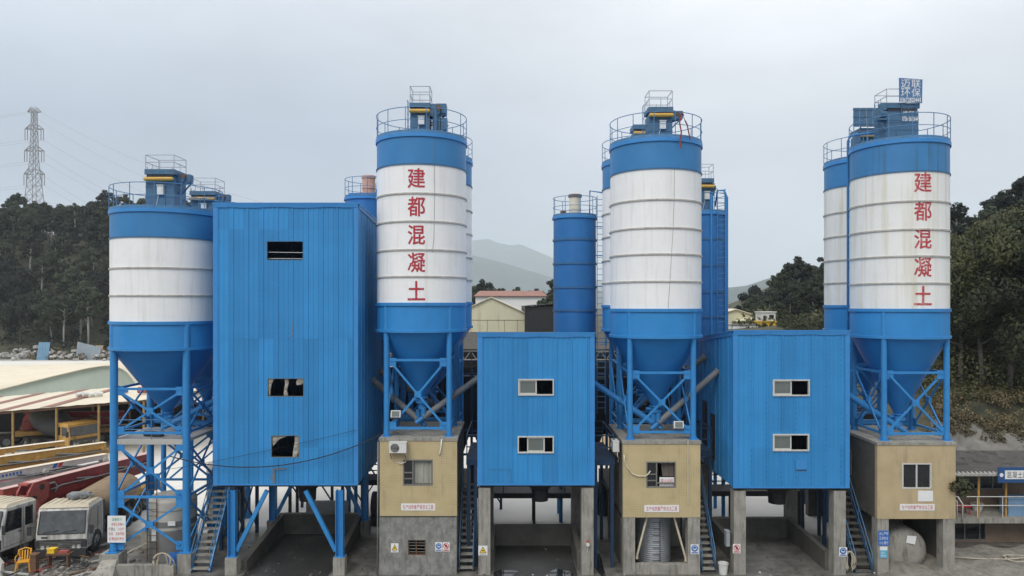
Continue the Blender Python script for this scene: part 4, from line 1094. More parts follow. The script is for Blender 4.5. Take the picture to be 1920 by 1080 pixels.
# ---------------------------------------------------------------- stairs and walkways
GSt = 'steel stairs to the plant floors'
def stairs(x0, x1, ya, za, yb, zb, label, n=14, m=M_STEEL, tm=None, second=None):
    root = thing('steel_staircase', label, 'stairs', ((x0 + x1) / 2, ya, za), GSt)
    for x in (x0, x1):
        MB().beam((x, ya, za + .02), (x, yb, zb), .05, .16).build('stringer', m, root)
        b = MB(); h = .85
        b.path([(x, ya, za), (x, ya, za + h), (x, yb, zb + h)], .020, 6); b.tube((x, ya, za + h * .5), (x, yb, zb + h * .5), .015, 6)
        for k in range(1, 5): b.tube((x, ya + (yb - ya) * k / 4, za + (zb - za) * k / 4), (x, ya + (yb - ya) * k / 4, za + (zb - za) * k / 4 + h), .016, 6)
        b.build('handrail', M_RAIL, root)
    proto = None
    for k in range(n):
        y = ya + (yb - ya) * (k + .6) / n; z = za + (zb - za) * (k + .6) / n
        if proto is None:
            b = MB(); b.box(x0 + .03, x1 - .03, y - .09, y + .11, z - .02, z + .015); b.box(x0 + .03, x1 - .03, y - .095, y - .09, z - .05, z + .015)
            proto = b.build('tread', tm or M_CONC, root); y00, z00 = y, z
        else:
            c = proto.copy(); COL.objects.link(c); c.parent = root; c.location = (0, y - y00, z - z00)
    return root
stairs(-13.32, -12.55, .2, .05, 2.5, 3.2, 'steel stair climbing between the leftmost silo and the tall tower')
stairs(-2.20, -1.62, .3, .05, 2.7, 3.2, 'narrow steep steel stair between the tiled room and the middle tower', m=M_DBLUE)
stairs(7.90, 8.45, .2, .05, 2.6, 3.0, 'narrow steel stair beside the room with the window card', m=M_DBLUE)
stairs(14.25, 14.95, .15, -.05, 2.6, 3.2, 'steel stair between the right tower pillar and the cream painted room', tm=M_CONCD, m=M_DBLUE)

GW = 'rear steel walkways'
def walkway(x0, x1, y0, y1, z, label, zf=0.0, rails=True, m=M_DARK, legs=3):
    root = thing('steel_walkway', label, 'walkway', ((x0 + x1) / 2, y0, zf), GW)
    b = MB(); b.box(x0, x1, y0, y1, z - .05, z); b.box(x0, x1, y0, y0 + .08, z - .26, z - .05); b.box(x0, x1, y1 - .08, y1, z - .26, z - .05); b.build('deck', m, root)
    for x in np.linspace(x0 + .1, x1 - .1, legs):
        for y in (y0 + .08, y1 - .08): MB().box(x - .07, x + .07, y - .06, y + .06, zf, z - .26).build('leg', m, root)
    if rails:
        b = MB()
        for y in (y0 + .03, y1 - .03):
            for h in (.5, 1.0): b.beam((x0, y, z + h), (x1, y, z + h), .045, .045)
            for x in np.linspace(x0 + .03, x1 - .03, max(2, int((x1 - x0) / 1.2))): b.box(x - .022, x + .022, y - .022, y + .022, z, z + 1.0)
        for xx in (x0 + .03, x1 - .03): b.beam((xx, y0 + .03, z + 1.0), (xx, y1 - .03, z + 1.0), .045, .045)
        b.build('railing', m, root)
    return root
walkway(-11.5, -5.9, 7.2, 8.6, 2.15, 'dark steel walkway behind the bay of the tall tower')
walkway(-2.0, 4.2, 6.2, 7.6, 1.75, 'dark steel walkway behind the bay of the middle tower')
walkway(8.2, 14.6, 6.6, 8.0, 1.75, 'dark steel walkway behind the bay of the right tower')
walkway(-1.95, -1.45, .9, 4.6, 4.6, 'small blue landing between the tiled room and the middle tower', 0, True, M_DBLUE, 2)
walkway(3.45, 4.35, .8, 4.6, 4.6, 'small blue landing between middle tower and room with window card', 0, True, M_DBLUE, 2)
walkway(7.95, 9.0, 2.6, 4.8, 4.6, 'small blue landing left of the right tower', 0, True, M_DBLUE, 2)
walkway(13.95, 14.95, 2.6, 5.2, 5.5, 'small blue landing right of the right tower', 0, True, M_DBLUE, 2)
# machinery behind the towers, and dark bunkers added to darken the gaps
GBk = 'dark aggregate bunkers behind the towers'
def bunker(x0, x1, y0, y1, z0, z1, label):
    root = thing('gap_darkening_bunker', label, 'bunker', ((x0 + x1) / 2, y0, 0), GBk)
    b = MB(); n = max(2, round((x1 - x0) / 1.6)); w = (x1 - x0) / n
    b.box(x0, x1, y1 - .06, y1, z0 + .6, z1)
    for k in range(n):
        a, c = x0 + k * w, x0 + (k + 1) * w
        b.hexa([(a + w * .3, y0 + .5, z0), (c - w * .3, y0 + .5, z0), (c - w * .3, y1 - .5, z0), (a + w * .3, y1 - .5, z0)], [(a + .03, y0, z0 + 1.3), (c - .03, y0, z0 + 1.3), (c - .03, y1 - .07, z0 + 1.3), (a + .03, y1 - .07, z0 + 1.3)])
        b.box(a + .02, c - .02, y0, y1 - .07, z0 + 1.3, z1 - .35)
    b.build('bins', M_BLACKS, root)
    b = MB()
    for k in range(n + 1):
        x = x0 + k * w
        b.box(x - .07, x + .07, y0 - .12, y0 - .002, 0, z1)
        b.beam((x, y0 - .06, z0 - .1), (x + (w if k < n else -w), y0 - .06, 0.3), .07, .07)
    for z in (z0 - .05, z0 + 1.25, z1 - .3): b.box(x0, x1, y0 - .16, y0 - .121, z, z + .12)
    b.build('frame', M_DBLUE, root)
    b = MB()
    for k in range(n * 2 + 1): x = x0 + k * w / 2; b.box(x - .02, x + .02, y0 - .1, y0 - .06, z1, z1 + 1.0)
    for h in (.5, 1.0): b.box(x0, x1, y0 - .11, y0 - .06, z1 + h - .04, z1 + h)
    b.build('railing', M_DBLUE, root)
bunker(-7.0, -.6, 9.6, 11.4, 3.0, 7.6, 'dark steel bunker behind the crisp lettered silo, left of the middle tower')
bunker(3.7, 11.9, 11.0, 12.8, 2.9, 7.4, 'dark steel bunker behind the silo without lettering')
bunker(15.0, 20.6, 10.6, 12.2, 2.6, 5.6, 'dark steel bunker behind the cream painted room')
bunker(-13.2, -6.6, 10.0, 11.6, 3.0, 7.4, 'dark steel bunker behind the tall tower')
def pump(x, y, label):
    root = thing('mixer_machine', label, 'machine', (x, y, 0), 'dark mixer machines behind the bays')
    b = MB(); b.tube((x - .9, y, 1.0), (x + .9, y, 1.0), .62, 20); b.box(x - 1.0, x + 1.0, y - .5, y + .5, 0, .45); b.build('drum', M_DARK, root)
    MB().tube((x + .9, y - .2, 1.2), (x + 1.45, y - .2, 1.2), .2, 14).build('motor', M_DBLUE, root)
    b = MB(); b.path([(x - .6, y, 1.5), (x - .6, y, 2.3), (x - .1, y + .3, 2.9), (x - .1, y + .3, 3.4)], .12, 10); b.build('pipe', M_DARK, root)
pump(-6.2, 7.0, 'dark machine between the tall tower and the tiled room'); pump(4.2, 9.0, 'dark machine right of the middle tower bay'); pump(8.4, 8.9, 'dark machine left of the right tower bay')
# equipment platform inside the leftmost silo's legs
b = MB(); b.box(-16.75, -13.5, .5, 3.45, 5.42, 5.52); b.box(-16.75, -13.5, .40, .5, 5.30, 5.52); pf = single('service_platform', b, M_CONCL, 'dusty concrete deck slung between the legs of the leftmost silo', 'platform', (-15.1, 1.95, 5.30))
b = MB()
for h in (.4, .8): b.tube((-16.5, .45, 5.52 + h), (-13.8, .45, 5.52 + h), .018, 6)
for x in (-16.5, -15.1, -13.8): b.tube((x, .45, 5.5), (x, .45, 6.32), .018, 6)
b.build('railing', M_RAIL, pf)
b = MB(); b.tube((-15.7, 1.1, 5.64), (-15.2, 1.0, 5.64), .12, 12); b.box(-15.25, -14.9, .85, 1.15, 5.52, 5.72); single('old_motor', b, M_DARK, 'dark dusty motor lying on the deck under the leftmost hopper', 'motor', (-15.3, 1, 5.52))
# diagonal stair truss between the leftmost silos and the tall tower
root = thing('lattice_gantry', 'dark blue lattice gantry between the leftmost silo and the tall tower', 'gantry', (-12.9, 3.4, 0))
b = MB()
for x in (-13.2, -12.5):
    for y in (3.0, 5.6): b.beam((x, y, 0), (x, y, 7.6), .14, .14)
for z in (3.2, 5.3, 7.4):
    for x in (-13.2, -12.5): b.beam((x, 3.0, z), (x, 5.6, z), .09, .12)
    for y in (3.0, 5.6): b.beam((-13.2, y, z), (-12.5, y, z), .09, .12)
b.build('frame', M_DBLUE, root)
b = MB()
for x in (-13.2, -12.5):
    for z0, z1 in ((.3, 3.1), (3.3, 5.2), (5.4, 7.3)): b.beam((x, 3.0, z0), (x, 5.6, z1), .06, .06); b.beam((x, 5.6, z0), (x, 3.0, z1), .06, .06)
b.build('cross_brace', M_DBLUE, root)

# ---------------------------------------------------------------- signs, boxes and fittings on the front line
def sign(label, x0, x1, z0, z1, y, draw, t=.012, boardm=None, cat='sign', name='sign'):
    b = MB(); b.box(x0, x1, y - t, y, z0, z1)
    o = single(name, b, boardm or M_SIGNW, label, cat, ((x0 + x1) / 2, y, z0))
    if draw: draw(o, x0, x1, z0, z1, y - t - .003)
    return o
def letters(o, lines, mt, y, name='lettering', off=.008):
    b = MB()
    for (txt, x0, x1, zc, h) in lines: put_text(b, txt, x0, x1, zc, h, y, 0, off)
    return b.build(name, mt, o, fix=False)
def banner(text):
    def d(o, x0, x1, z0, z1, y): letters(o, [(text, x0 + .07, x1 - .07, (z0 + z1) / 2, (z1 - z0) * .60)], M_INKR, y)
    return d
o = px_open(752, 816, 944, 957); sign('long red lettered strip on the tiled room with grey ground storey', o[0], o[1], o[2], o[3], -.003, banner('生产线质量严禁违法工器'))
o = px_open(1208, 1273, 947, 960); sign('long red lettered strip below the window card', o[0], o[1], o[2], o[3], -.003, banner('生产线质量严禁违法工器'))
o = px_open(1687, 1752, 945, 957); sign('long red lettered strip on the cream painted room', o[0], o[1], o[2], o[3], -.003, banner('生产线质量严禁违法工器'))
o = px_open(1721, 1749, 920, 940); sign('blank white board under the white sliding window', o[0], o[1], o[2], o[3], -.003, None)
def disc(b, cx, cz, r, y, r0=0.0, n=24, m=0):
    vs = []; fs = []
    for i in range(n):
        a = 2 * math.pi * i / n
        vs.append((cx + r * math.cos(a), y, cz + r * math.sin(a)))
    if r0 > 0:
        for i in range(n):
            a = 2 * math.pi * i / n
            vs.append((cx + r0 * math.cos(a), y, cz + r0 * math.sin(a)))
        fs = [(i, (i + 1) % n, (i + 1) % n + n, i + n) for i in range(n)]
    else: fs = [tuple(range(n))]
    b.add(vs, fs, m)
def flat(b, pts, y, m=0): b.add([(x, y, z) for x, z in pts], [tuple(range(len(pts)))], m)
def warn(o, x0, x1, z0, z1, y):
    c = (x0 + x1) / 2; w = (x1 - x0) * .40; zb = z0 + (z1 - z0) * .24; zt = z0 + (z1 - z0) * .93
    b = MB(); flat(b, [(c - w, zb), (c + w, zb), (c, zt)], y); b.build('warning_triangle', M_INKK, o, fix=False)
    b = MB(); k = .80; zc = zb + (zt - zb) / 3; flat(b, [(c + (px - c) * k, zc + (pz - zc) * k) for px, pz in [(c - w, zb), (c + w, zb), (c, zt)]], y - .003); b.build('yellow_field', M_INKY, o, fix=False)
    b = MB(); flat(b, [(c + .02, zt - .12), (c - .06, zc - .0), (c - .005, zc - .0), (c - .03, zb + .06), (c + .06, zc + .03), (c + .01, zc + .03)], y - .006); b.build('bolt_symbol', M_INKK, o, fix=False)
    letters(o, [('注意安全', x0 + .05, x1 - .05, z0 + (z1 - z0) * .12, (z1 - z0) * .13)], M_INKK, y)
def mask(o, x0, x1, z0, z1, y):
    c = (x0 + x1) / 2; r = (x1 - x0) * .42; zc = z0 + (z1 - z0) * .60
    b = MB(); disc(b, c, zc, r, y); b.build('blue_disc', M_INKB, o, fix=False)
    b = MB(); disc(b, c, zc + r * .1, r * .62, y - .003, r * .50); flat(b, [(c - r * .42, zc - r * .05), (c + r * .42, zc - r * .05), (c + r * .3, zc - r * .55), (c - r * .3, zc - r * .55)], y - .003); b.build('mask_symbol', M_SIGNW, o, fix=False)
    b = MB(); flat(b, [(x0 + .03, z0 + .03), (x1 - .03, z0 + .03), (x1 - .03, z0 + (z1 - z0) * .2), (x0 + .03, z0 + (z1 - z0) * .2)], y); b.build('caption_band', M_INKB, o, fix=False)
def forbid(o, x0, x1, z0, z1, y):
    c = (x0 + x1) / 2; r = (x1 - x0) * .42; zc = z0 + (z1 - z0) * .60
    b = MB(); flat(b, [(c - .03, zc - r * .5), (c + .03, zc - r * .5), (c + .05, zc + .02), (c + .02, zc + r * .5), (c - .02, zc + r * .5), (c - .05, zc)], y); b.build('figure_symbol', M_INKK, o, fix=False)
    b = MB(); disc(b, c, zc, r, y - .003, r * .80); q = r * .62
    flat(b, [(c - q - .02, zc + q - .02), (c - q + .02, zc + q + .02), (c + q + .02, zc - q + .02), (c + q - .02, zc - q - .02)], y - .005); b.build('red_ring', M_INKR, o, fix=False)
    b = MB(); flat(b, [(x0 + .03, z0 + .03), (x1 - .03, z0 + .03), (x1 - .03, z0 + (z1 - z0) * .2), (x0 + .03, z0 + (z1 - z0) * .2)], y); b.build('caption_band', M_INKR, o, fix=False)
o = px_open(733, 747, 1019, 1036); sign('yellow warning triangle plate on the grey rendered wall', *o, .018, warn, cat='safety sign', name='safety_sign')
o = px_open(897, 914, 1023, 1041); sign('yellow warning triangle plate on the middle tower left pillar', *o, -.008, warn, cat='safety sign', name='safety_sign')
o = px_open(816, 829, 1017, 1034); sign('blue mask plate on the grey rendered wall', *o, .018, mask, cat='safety sign', name='safety_sign')
o = px_open(830, 843, 1017, 1034); sign('red prohibition plate on the grey rendered wall', *o, .018, forbid, cat='safety sign', name='safety_sign')
o = px_open(1295, 1310, 1021, 1039); sign('blue mask plate on the pillar right of the corrugated tank', *o, .012, mask, cat='safety sign', name='safety_sign')
o = px_open(1374, 1388, 1020, 1037); sign('red prohibition plate on the right tower left pillar', *o, -.008, forbid, cat='safety sign', name='safety_sign')
o = px_open(1573, 1588, 1026, 1043); sign('blue mask plate on the right tower right pillar', *o, -.008, mask, cat='safety sign', name='safety_sign')
def bluesign(o, x0, x1, z0, z1, y):
    h = z1 - z0
    letters(o, [('关心严明', x0 + .03, x1 - .03, z0 + h * .80, h * .22), ('五道安全', x0 + .03, x1 - .03, z0 + h * .50, h * .20), ('小心慢行', x0 + .03, x1 - .03, z0 + h * .19, h * .22)], M_SIGNW, y)
o = px_open(1647, 1667, 995, 1023); sign('blue plate with three white lines on the cream room left pillar', *o, .012, bluesign, boardm=M_INKB)
o = px_open(1650, 1664, 1025, 1046)
def cy(o, x0, x1, z0, z1, y):
    zm = z0 + (z1 - z0) * .68
    b = MB(); flat(b, [(x0, z0), (x1, z0), (x1, zm), (x0, zm)], y); b.build('cyan_panel', M_INKC, o, fix=False)
    letters(o, [('提示', x0 + .03, x1 - .1, z0 + (zm - z0) * .66, .10), ('安全', x0 + .04, x1 - .06, z0 + (zm - z0) * .28, .10)], M_SIGNW, y - .003)
sign('small white and cyan card below the blue three line plate', *o, .012, cy)
# notice board tied to the leftmost silo's front leg
D = .25; p0 = at(202, 1017, D); p1 = at(236, 967, D)
def board(o, x0, x1, z0, z1, y):
    h = z1 - z0; X = lambda u: x0 + (x1 - x0) * u
    letters(o, [('温馨提示', X(.24), X(.80), z0 + h * .87, h * .11)], M_INKG, y)
    letters(o, [('混凝土运输人', X(.2), X(.93), z0 + h * .69, h * .11), ('员', X(.06), X(.18), z0 + h * .51, h * .11), ('入生产', X(.56), X(.93), z0 + h * .51, h * .11), ('区域', X(.07), X(.30), z0 + h * .33, h * .11), ('违者罚款', X(.44), X(.93), z0 + h * .33, h * .11), ('后果自负责任', X(.07), X(.93), z0 + h * .14, h * .12)], M_INKR, y)
    letters(o, [('禁止', X(.19), X(.44), z0 + h * .51, h * .12)], M_INKK, y, 'dark_lettering')
sign('white notice board with green heading tied to the leftmost silo leg', p0.x, p1.x, p0.z, p1.z, D, board, t=.02, name='notice_board', cat='notice board')
# roof top sign of the right silo, its face turned a little
def roofsign():
    root = thing('rooftop_sign', 'small blue sheet sign with white characters on top of the rust streaked silo', 'sign', (16.95, .92, 19.75))
    x0, x1, z0, z1, y = 16.46, 17.45, 19.74, 20.77, .90
    b = MB(); b.hexa([(x0, y, z0 + .03), (x1 - .02, y, z0 - .03), (x1 - .02, y + .02, z0 - .03), (x0, y + .02, z0 + .03)], [(x0 - .01, y, z1 + .02), (x1, y, z1 - .05), (x1, y + .02, z1 - .05), (x0 - .01, y + .02, z1 + .02)])
    p = b.build('sign_panel', mat('sign_panel_blue', (0.07, 0.17, 0.33), .5, var=.15, nscale=4, spots=.3, spot_col=(.3, .33, .36), spot_scale=9), root)
    b = MB(); yy = y - .004
    put_text(b, '迈联', x0 + .05, x1 - .06, z0 + .80, .36, yy, 0, .012); put_text(b, '环保', x0 + .05, x1 - .06, z0 + .42, .36, yy, 0, .012); put_text(b, '13672820441', x0 + .03, x1 - .06, z0 + .11, .19, yy, 0, .006)
    b.build('lettering', M_SIGNW, p, fix=False)
    b = MB(); yy = 1.55 - .5 - .016
    put_text(b, '13675431009', 16.70, 17.33, 19.42, .20, yy, 0, .004); put_text(b, '0756-3610644', 16.66, 17.33, 19.08, .20, yy, 0, .004)
    b.build('phone_lettering', M_SIGNW, S4, fix=False)
    b = MB()
    for x in (16.6, 17.2): b.beam((x, .93, 19.7), (x, 1.06, 19.2), .05, .03)
    b.build('bracket', M_OLDBLUE, root)
roofsign()
# red rag on the rail of the unlettered silo
b = MB()
for pts in ([(6.92, -.16, 18.95), (6.86, -.22, 18.6), (6.93, -.25, 18.2), (6.86, -.27, 17.8), (6.9, -.27, 17.55)], [(7.0, -.14, 18.95), (7.1, -.16, 18.7), (7.2, -.10, 18.55), (7.26, -.07, 18.3), (7.34, -.03, 17.95)], [(6.9, -.17, 18.9), (6.98, -.2, 18.99), (7.05, -.15, 18.9)]):
    for p, q in zip(pts, pts[1:]): b.beam(p, q, .055, .02)
single('red_rag', b, mat('red_cloth', (.22, .04, .035), .8, var=.3, nscale=6), 'torn red cloth tied to the rail of the silo without lettering', 'cloth', (6.95, -.18, 17.9))

def aircon(x, y, z, label, face='y'):
    root = thing('air_conditioner', label, 'air conditioner', (x, y, z))
    w, d, h = .70, .30, .48
    M = Matrix.Translation((x, y, z)) @ (Matrix.Rotation(R(-90), 4, 'Z') if face == 'x' else Matrix.Identity(4))
    b = MB(); b.box(-w / 2, w / 2, -d, -.04, .06, h); b.box(-w / 2 - .01, w / 2 + .01, -d - .01, -.03, h, h + .02); b.xform(M).build('casing', M_BOXW, root)
    b = MB(); b.tube((-.11, -d - .004, .27), (-.11, -d - .012, .27), .18, 24)
    for k in range(4): b.lathe([(.05 + k * .045, 0), (.06 + k * .045, 0)], (0, 0), 4) if False else None
    p = b.xform(M).build('fan_opening', M_DARK, root)
    b = MB()
    for k in range(5):
        r_ = .04 + k * .033; b.path([(-.11 + r_ * math.cos(a), -d - .018, .27 + r_ * math.sin(a)) for a in np.linspace(0, 6.283, 25)], .004, 4)
    b.xform(M).build('fan_grille', M_ALU, p)
    b = MB()
    for sx in (-.3, .3): b.beam((sx, -.0, .03), (sx, -d, .03), .04, .04); b.beam((sx, -.01, -.22), (sx, -d + .04, .02), .03, .03)
    b.xform(M).build('bracket', M_RUST, root)
    b = MB(); b.path([(.30, -.12, .1), (.32, -.1, -.1), (.30, -.06, -.35), (.1, -.05, -.42), (-.02, -.03, -.38)], .022, 7); b.xform(M).build('hose', M_BOXW, root)
    return root
aircon(-4.67, -.03, 5.03, 'white air conditioner on the tiled wall above the drawn curtain window')
aircon(4.53, .8, 4.92, 'white air conditioner on the left side wall of the window card room', 'x')
def lamp(x, y, z, label):
    root = thing('floodlight', label, 'floodlight', (x, y, z))
    b = MB(); b.hexa([(x - .2, y - .16, z + .08), (x + .2, y - .16, z + .08), (x + .2, y + .06, z + .04), (x - .2, y + .06, z + .04)], [(x - .2, y - .08, z + .36), (x + .2, y - .08, z + .36), (x + .2, y + .08, z + .33), (x - .2, y + .08, z + .33)]); b.build('housing', M_BOXW, root)
    b = MB(); b.hexa([(x - .16, y - .168, z + .11), (x + .16, y - .168, z + .11), (x + .16, y - .15, z + .11), (x - .16, y - .15, z + .11)], [(x - .16, y - .104, z + .33), (x + .16, y - .104, z + .33), (x + .16, y - .09, z + .33), (x - .16, y - .09, z + .33)]); b.build('lens', M_GLASS, root)
    b = MB(); b.path([(x - .22, y, z + .2), (x - .22, y, z), (x + .22, y, z), (x + .22, y, z + .2)], .016, 6); b.build('yoke', M_ALUD, root)
lamp(-4.85, .42, 6.38, 'white floodlight on the crisp lettered silo brace'); lamp(6.95, .40, 5.93, 'white floodlight on the brace of the unlettered silo')
# pipes and cables
b = MB(); b.path([(4.62, -.02, 4.95), (4.62, -.05, 4.75), (4.75, -.05, 4.45), (4.95, -.04, 4.18), (5.2, -.04, 4.08), (5.5, -.04, 4.08), (5.62, -.04, 4.18), (5.70, -.03, 4.30)], .026, 8); single('drain_hose', b, M_CREAMPIPE, 'cream hose looping from the side air conditioner to the card window', 'hose', (5, -.04, 4.08))
b = MB(); b.tube((7.25, -.05, 5.55), (7.25, -.05, 2.9), .02, 7); single('drain_pipe', b, M_CREAMPIPE, 'thin cream pipe running down the wall of the window card room', 'pipe', (7.25, -.05, 2.9))
b = MB(); b.path([(-5.52, -.03, 5.5), (-5.53, -.04, 3.0), (-5.55, -.05, 0.02)], .028, 8); single('drain_pipe', b, M_GREYPIPE, 'thin grey pipe down the left corner of the tiled grey storey room', 'pipe', (-5.55, -.05, 0))
b = MB(); b.path([(-2.90, -.04, 5.6), (-2.92, -.04, 5.3), (-2.97, -.04, 5.05), (-3.0, -.04, 4.95)], .03, 8); single('stub_pipe', b, M_BOXW, 'short white pipe hanging over the top edge of the tiled wall', 'pipe', (-2.95, -.04, 4.95))
def sag(p, q, s, n=24): return [Vector(p).lerp(Vector(q), k / n) - Vector((0, 0, 4 * s * (k / n) * (1 - k / n))) for k in range(n + 1)]
b = MB(); b.path(sag((-14.0, -.25, 4.95), (-5.3, -.2, 5.85), .85), .022, 6); single('cable', b, M_CABLE, 'lower thick black cable sagging across the tall tower front', 'cable', (-9, -.2, 4))
b = MB(); b.path(sag((-14.0, -.12, 4.4), (-6.4, -.10, 6.0), .08), .009, 5); single('cable', b, M_CABLE, 'upper thin black cable crossing the tall tower front', 'cable', (-9, -.1, 5))
# corrugated tank under the window card room
root = thing('corrugated_tank', 'upright corrugated steel tank under the window card room', 'tank', (6.12, 1.6, 0))
b = MB(); z = .1
while z < 2.0: b.lathe([(.74, z), (.755, z + .035), (.74, z + .09)], (6.12, 1.6), 48); z += .09
b.lathe([(.74, z), (.5, z + .14), (.0, z + .16)], (6.12, 1.6), 48); b.build('shell', M_GALV, root)
b = MB()
for k in range(7): b.path([(5.98, .87, .3 + k * .27), (5.98, .80, .3 + k * .27), (6.24, .80, .3 + k * .27), (6.24, .87, .3 + k * .27)], .012, 5)
b.build('rungs', M_RUST, root)
MB().tube((6.28, .85, .15), (6.28, .85, 2.0), .012, 6).build('level_line', M_DARK, root)
for a, c, l in ((at(1213, 970, .3), at(1194, 1043, .3), 'left hand cream prop pipe leaning before the corrugated tank'), (at(1264, 970, .3), at(1286, 1048, .3), 'right hand cream prop pipe leaning before the corrugated tank')):
    b = MB(); b.tube(a, c, .045, 10); b.tube(c, c + Vector((0, 0, -.1)), .06, 10); single('prop_pipe', b, M_CREAMPIPE, l, 'pipe', tuple(c))
# round concrete tank under the cream room
root = thing('round_tank', 'concrete coated round ended tank lying under the cream painted room', 'tank', (16.62, .7, .0))
b = MB(); c = Vector((16.62, 0, .95))
prof = [(0, .55), (.5, .58), (.85, .68), (.93, .80), (.95, 1.0), (.95, 3.4)]
vs = []; n = 40
for r_, y in prof:
    for i in range(n):
        a = 2 * math.pi * i / n; vs.append((16.62 + r_ * math.cos(a), y, .75 + r_ * math.sin(a)))
fs = [(k * n + i, k * n + (i + 1) % n, (k + 1) * n + (i + 1) % n, (k + 1) * n + i) for k in range(len(prof) - 1) for i in range(n)]
b.add(vs, fs, 0, True); b.build('shell', M_CONC, root)
b = MB(); b.add([(16.55, .545, 1.15), (16.92, .545, 1.08), (16.98, .545, 1.42), (16.6, .545, 1.45)], [(0, 1, 2, 3)]); b.add([(16.55, .53, 1.15), (16.92, .525, 1.08), (16.98, .525, 1.42), (16.6, .53, 1.45)], [(3, 2, 1, 0)]); single('paper_notice', b, M_SIGNW, 'crumpled white paper stuck on the round concrete tank end', 'paper', (16.75, .54, 1.1))
# earth mound in front of it
vs = []; fs = []; nxm = 26; nym = 10
for j in range(nym):
    for i in range(nxm):
        x = 14.9 + 9.5 * i / (nxm - 1); y = -1.6 + 4.2 * j / (nym - 1)
        e_ = sm(0, .12, i / (nxm - 1)) * sm(0, .5, j / (nym - 1)); vs.append((x, y, -.03 + .34 * e_ * (1 + .3 * math.sin(x * 3.1 + y * 2)) + rnd.uniform(-.03, .03) * (e_ > 0)))
fs = [(j * nxm + i, j * nxm + i + 1, (j + 1) * nxm + i + 1, (j + 1) * nxm + i) for j in range(nym - 1) for i in range(nxm - 1)]
tag(MB().add(vs, fs, 0, True).build('earth_mound', mat('spilt_concrete_earth', (.17, .16, .135), .9, var=.4, nscale=3, spots=.6, spot_col=(.32, .31, .28), spot_scale=5, bump=.7, bump_scale=9)), kind='structure')
# electrical box, bucket, bell, hose coils
b = MB(); b.box(8.86, 9.01, .05, .35, 1.15, 1.75); b.box(8.84, 9.02, .03, .37, 1.75, 1.78); o = single('electrical_box', b, M_GALV, 'grey electrical box on the side of the right tower left pillar', 'electrical box', (8.95, .2, 1.15))
def bucket(x, y, r, h, m, label, handle=True):
    root = thing('bucket', label, 'bucket', (x, y, 0.0))
    b = MB(); b.lathe([(r * .78, .01), (r, h), (r * 1.06, h), (r * 1.06, h - .04), (r * .99, h - .05)], (x, y), 28); b.lathe([(r * .94, h), (r * .74, .04), (0, .04)], (x, y), 28); b.lathe([(r * .78, .01), (0, .01)], (x, y), 28); b.build('pail', m, root)
    b = MB(); b.path([(x + r * 1.05 * math.cos(a), y - r * .2 * math.sin(a), h - .02 - .22 * math.sin(a)) for a in np.linspace(0, math.pi, 11)], .008, 5); b.build('handle', M_ALUD, root)
bucket(8.74, .1, .20, .47, M_BOXW, 'dirty white plastic bucket beside the right tower left pillar')
b = MB(); b.tube((3.12, -.02, 1.28), (3.12, -.13, 1.28), .07, 14); b.tube((3.12, -.02, 1.40), (3.12, -.10, 1.40), .045, 12, 1); b.tube((3.12, -.05, 1.20), (3.10, -.05, .95), .008, 5); single('alarm_bell', b, [M_BOXW, M_INKR], 'small red and white alarm on the middle tower right pillar', 'alarm', (3.12, -.02, 1.2))
def hang(pts_list, label, r=.022):
    b = MB()
    for pts in pts_list: b.path(pts, r, 6)
    z = min(p[2] for q in pts_list for p in q)
    return single('rope', b, M_ROPE, label, 'rope', (pts_list[0][0][0], pts_list[0][0][1], z))
def droop(x, y, zt, n, w, zb):
    L = []
    for k in range(n):
        f = rnd.uniform(.3, 1); dx = w * f
        L.append([(x + dx * math.sin(t) * (1 + .1 * math.sin(k + t * 3)) * (1 if t < math.pi else 1.2) * .5 + rnd.uniform(-.015, .015), y - .04 * k / n - .03, zt - (zt - zb) * (1 - math.cos(t)) / 2 * (1 - .25 * (1 - f))) for t in np.linspace(-2.7, 2.7, 17)])
    return L
hang(droop(13.95, .1, .95, 7, .62, .05), 'bundle of pale rope hung on the right tower right pillar', .026)
hang(droop(-14.4, -.0, .92, 6, .9, .05), 'bundle of pale rope draped over the wall at the leftmost silo')
# leftmost silo: pedestals, wall, tanks, barrel
b = MB(); b.box(-17.1, -16.3, .12, .8, -.02, .79); b.hexa([(-17.45, -.6, -.02), (-16.2, -.6, -.02), (-16.2, .12, -.02), (-17.3, .12, -.02)], [(-17.0, -.3, .3), (-16.4, -.3, .34), (-16.35, .12, .62), (-17.0, .12, .55)]); single('pedestal', b, M_CONC, 'rough concrete footing under the leftmost silo notice board leg', 'footing', (-16.7, .4, 0), 'concrete silo footings')
b = MB(); b.box(-13.9, -13.32, .15, .75, -.02, .79); single('pedestal', b, M_CONC, 'concrete footing beside the foot of the leftmost steel stair', 'footing', (-13.6, .4, 0), 'concrete silo footings')
for x, l in ((-16.66, 'left hand rear concrete footing of the leftmost silo'), (-13.62, 'right hand rear concrete footing of the leftmost silo')):
    b = MB(); b.box(x - .3, x + .3, 3.2, 3.75, -.02, .79); single('pedestal', b, M_CONC, l, 'footing', (x, 3.5, 0), 'concrete silo footings')
b = MB(); b.box(-16.28, -13.92, -.1, .12, -.02, .42); single('low_wall', b, M_CONC, 'low concrete wall between the leftmost silo front footings', 'wall', (-15.1, 0, 0))
